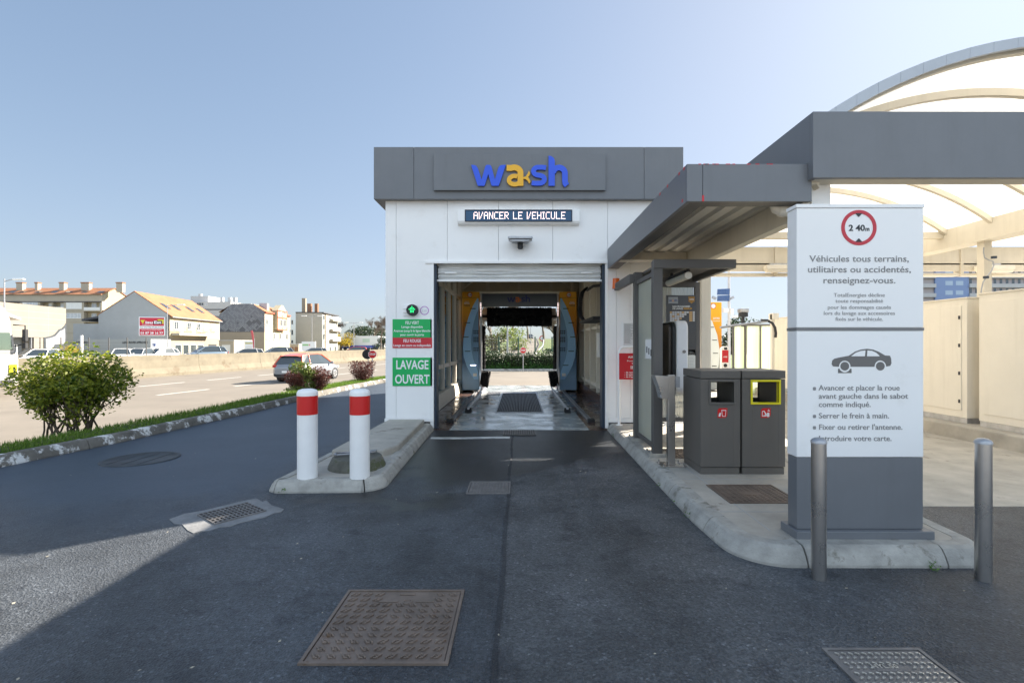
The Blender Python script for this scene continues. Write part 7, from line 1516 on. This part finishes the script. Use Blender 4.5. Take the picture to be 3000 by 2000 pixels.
# ------------------------------------------------------------------ trees
gtree = 'trees beyond the houses'
def bare(label, x, Y, z, h, seed, r=.16, group='bare trees in the distance', depth=4):
    rg = random.Random(seed); X = XX(x, Y); t = thing('bare_tree', label, 'tree', (X, Y, z), group=group); mb = MB(); ends = []
    mb.tube([(X, Y, z), (X + .05, Y, z + h * .15), (X, Y, z + h * .32)], r, 7, r1=r * .8); branches(mb, (X, Y, z + h * .3), (0, 0, 1), h * .26, r * .75, depth, rg, .42, .14, ends, (3, 4), .62); mb.build('trunk', M['twig'], t); mb = MB()
    for e in ends:
        for _ in range(7):
            d = Vector((rg.gauss(0, 1), rg.gauss(0, 1), rg.gauss(.3, .7))).normalized() * h * rg.uniform(.04, .10); s = Vector((.012, 0, 0)) * (Y / 40); mb.add([e - s, e + s, e + d], [(0, 1, 2)])
    mb.build('crown', M['twig'], t); return t
def clump(name, label, x, Y, z, rx, h, leaf, seed, n=1800, size=.35, cat='tree', group=None, trunk=True):
    rg = random.Random(seed); X = XX(x, Y); t = thing(name, label, cat, (X, Y, z), group=group); mb = MB(); mb.tube([(X, Y, z), (X, Y, z + h * .6)], rx * .09 + .04, 7, r1=.04)
    bl = []
    for k in range(9):
        a = rg.uniform(0, 6.28); q = rg.uniform(.1, .75); zz = rg.uniform(.3, .85); r_ = rx * rg.uniform(.35, .55); bl.append(((X + math.cos(a) * q * rx * (1.1 - zz * .5), Y + math.sin(a) * q * rx, z + h * zz), (r_, r_, h * .18)))
        mb.tube([(X, Y, z + h * .25), bl[-1][0]], .04, 5, r1=.015)
    mb.build('trunk', M['bark'], t); mb = MB(); leaf_cloud(mb, bl, n, size, rg, .0, .6, .3); mb.build('crown', leaf, t); return t
bare('tall bare tree beside the wash hall wall, over the parked lorry', 875, 120, -.4, 10.5, 31)
bare('bare tree just left of the tallest bare tree, behind the lorry', 858, 150, -.4, 11, 32, .2)
bare('pale bare tree between the cream flats and the yellow bush', 783, 170, -.4, 12, 33, .2)
clump('dark_conifer', 'broad dark evergreen behind the parked lorry', 836, 170, -.4, 7.5, 9.0, LD, 41, 2600, .55)
clump('dark_conifer', 'dark evergreen under the bare trees beside the wash hall', 866, 160, -.4, 6, 7.5, LD, 42, 2000, .5)
clump('yellow_bush', 'yellow flowering bush left of the parked lorry', 783, 145, -.4, 4.2, 5.6, LY, 43, 1800, .4, 'bush')
clump('roadside_bush', 'dark green bush at the right end of the parked lorry', 880, 130, -.4, 2.6, 3.6, LD, 44, 900, .35, 'bush')
clump('dark_conifer', 'dark evergreen behind the camera mast', 1682, 60, 0, 2.2, 5.2, LD, 45, 1500, .28)
clump('dark_conifer', 'distant evergreen top above the striped screens', 1712, 75, 0, 3.4, 5.6, LD, 46, 1500, .32)
bare('faint bare tree above the cream cabinets, left of the pylon', 1795, 90, 0, 6.5, 47, .14)
# seen through the bay: hedge, weeds, fence, bank with rising road, trees
t = thing('hedge', 'long clipped hedge behind the exit of the wash bay', 'hedge', (1, 30, 0)); rg = random.Random(51); mb = MB()
for k in range(60): x = -6.5 + k * .25; mb.tube([(x, 30 + rg.uniform(-.2, .2), 0), (x + rg.uniform(-.1, .1), 30, .5), (x + rg.uniform(-.2, .2), 30, .95)], .03, 5, r1=.012)
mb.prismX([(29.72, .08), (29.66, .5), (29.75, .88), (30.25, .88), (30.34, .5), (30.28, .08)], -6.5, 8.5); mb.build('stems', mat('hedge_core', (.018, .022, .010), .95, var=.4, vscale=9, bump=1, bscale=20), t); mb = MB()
for _ in range(15000):
    f_ = rg.random(); x = rg.uniform(-6.6, 8.6); y = 29.55 + (0 if f_ < .55 else rg.random()) * .9 + rg.gauss(0, .05); z = rg.uniform(.12, 1.0) if f_ < .75 else 1.0 + rg.gauss(0, .05)
    z += .05 * math.sin(x * 3.1) + .04 * math.sin(x * 7.3); a = Vector((rg.gauss(0, 1), rg.gauss(0, 1), rg.gauss(0, 1))).normalized(); b = a.orthogonal().normalized(); s = rg.uniform(.05, .10); mb.add([(x, y, z), Vector((x, y, z)) + a * s * .5 + b * s * .3, Vector((x, y, z)) + a * s, Vector((x, y, z)) + a * s * .5 - b * s * .3], [(0,1,2,3)])
mb.build('foliage', leafmat('hedge_leaf', (.015, .04, .010), (.055, .09, .025), .2), t)
rg = random.Random(52); mb = MB()
for _ in range(6000):
    x = rg.uniform(-6.5, 8.5); y = rg.uniform(29.2, 29.65); z = abs(rg.gauss(0, .14 + .08 * math.sin(x * 1.9) ** 2)); a = Vector((rg.gauss(0, 1), rg.gauss(0, 1), rg.gauss(.8, .6))).normalized(); b = a.orthogonal().normalized(); s = rg.uniform(.06, .12); p = Vector((x, y, z)); mb.add([p, p + a * s * .5 + b * s * .3, p + a * s, p + a * s * .5 - b * s * .3], [(0,1,2,3)])
g = mb.build('weeds', leafmat('weed_leaf', (.03, .10, .015), (.08, .20, .03), .4), origin=False); tag(g, 'bright green weeds along the foot of the hedge', 'weeds', kind='stuff')
kerb('exit_kerb', [(-5.5, 29.0), (9, 29.0)], .16, .14, M['kerb'], 1.2)
mb = MB(); N_ = 24; prof = [(29.15, .0), (45, .02), (56, .7), (70, 1.5), (95, 2.3), (120, 2.75), (170, 3.0)]
for (y0, za), (y1, zb) in zip(prof, prof[1:]): mb.add([(-7, y0, za), (22, y0, za), (22, y1, zb), (-7, y1, zb)], [(0,1,2,3)])
mb.add([(-7, 29.15, -.5), (-7, 45, -.5), (-7, 56, -.5), (-7, 70, -.5), (-7, 95, -.5), (-7, 120, -.5), (-7, 170, -.5)] + [(-7, y, z) for y, z in prof], [(k, k + 1, k + 8, k + 7) for k in range(6)])
struct('bank', mb, mat('bank_grass', (.10, .14, .035), .95, var=.35, vscale=.6))
mb = MB(); L_ = [(-3.2, 46, .07), (-1.6, 56, .72), (-.7, 70, 1.53), (.5, 95, 2.33), (1.6, 120, 2.80), (2.2, 168, 3.03)]; R_ = [(1.0, 46, .07), (2.0, 56, .72), (2.8, 70, 1.53), (3.6, 95, 2.33), (4.4, 120, 2.80), (5.6, 168, 3.03)]
mb.add(L_ + R_, [(k, k + 6, k + 7, k + 1) for k in range(5)]); struct('rising_road', mb, M['road'])
t = thing('guard_rail', 'pale guard rail curving up the right side of the rising road', 'guard rail', (3, 60, 1)); mb = MB(); mb.tube([(1.9, 50, .95), (2.6, 56, 1.35), (3.4, 70, 2.1), (4.1, 95, 2.95), (4.9, 120, 3.4)], .06, 6); mb.build('beam', M['galv'], t); mb = MB()
for x, y, z in ((2.6, 56, 1.35), (3.0, 63, 1.7), (3.4, 70, 2.1), (3.8, 84, 2.6)): mb = MB(); mb.cyl((x, y, z - .7), (x, y, z), .06, n=6); mb.build('post', M['galv'], t)
car('parked_car', 'tiny dark car far up the rising road, seen through the bay', dark_p, dark_p, (3.2, 150, 2.92), R(180), None)
t = thing('round_sign', 'small red-ringed speed sign beside the rising road', 'road sign', (4.2, 80, 1.8)); x = XX(1245, 80); mb = MB(); mb.cyl((x, 80, 1.7), (x, 80, 3.9), .04, n=6); mb.build('post', M['galv'], t); mb = MB(); mb.disc((x, ZZ(777, 80)), .42, 79.93, 79.95, 20); d_ = mb.build('plate', M['txt_white'], t); mb = MB(); mb.ring((x, ZZ(777, 80)), .30, .44, 79.92, 79.95, 20); mb.build('red_ring', M['red'], d_)
t = thing('wire_fence', 'green-posted wire fence just behind the hedge', 'fence', (1, 33, 0)); fg_ = mat('fence_green', (.03, .09, .06), .5)
for v in (1146, 1190.5, 1229, 1268, 1305): mb = MB(); mb.cyl((XX(v, 33), 33, 0), (XX(v, 33), 33, 2.05), .045, n=8); mb.build('post', fg_, t)
mb = MB()
for k in range(9): mb.box(-4, 5, 32.995, 33.005, .3 + k * .2, .308 + k * .2)
for k in range(60): mb.box(-4 + k * .15, -3.994 + k * .15, 32.996, 33.004, .2, 1.95)
mb.build('wires', M['galv'], t)
for k, (x, Y, h, sd) in enumerate(((1130, 52, 6.4, 61), (1178, 90, 9.5, 62), (1212, 100, 9, 63), (1248, 75, 7.0, 64), (1275, 56, 6.0, 65), (1108, 70, 8, 66))):
    bare(('bare tree left of the bay exit over the hedge', 'bare tree rising in the middle of the view through the bay', 'bare tree right behind the rising road', 'bare tree by the speed sign on the right of the rising road', 'nearest bare tree at the right edge of the bay view', 'bare tree at the far left edge of the bay view')[k], x, Y, .0 if Y < 60 else 1.2, h, sd, .12 + .001 * Y, depth=5)
clump('spring_bush', 'bright green bush left of the rising road, seen through the bay', 1186, 58, .4, 2.0, 2.3, LG, 71, 1200, .18, 'bush')
clump('dark_bush', 'dense brown-green bush behind the hedge at the left of the bay view', 1138, 44, 0, 2.1, 2.6, leafmat('leaf_olive', (.035, .04, .015), (.12, .11, .05), .3), 72, 1500, .16, 'bush')
clump('olive_bush', 'olive bush on the bank right of the rising road', 1268, 46, 0, 1.3, 1.5, LD, 73, 700, .16, 'bush')
clump('leafy_shrub', 'small leafy shrub poking over the left end of the hedge', 1122, 32.2, 0, .8, 1.2, LD, 74, 600, .10, 'bush')
clump('spring_bush', 'broad yellow-green tree behind the spring bush, left in the bay view', 1160, 85, 1, 4.0, 4.2, LG, 75, 1200, .3, 'bush')
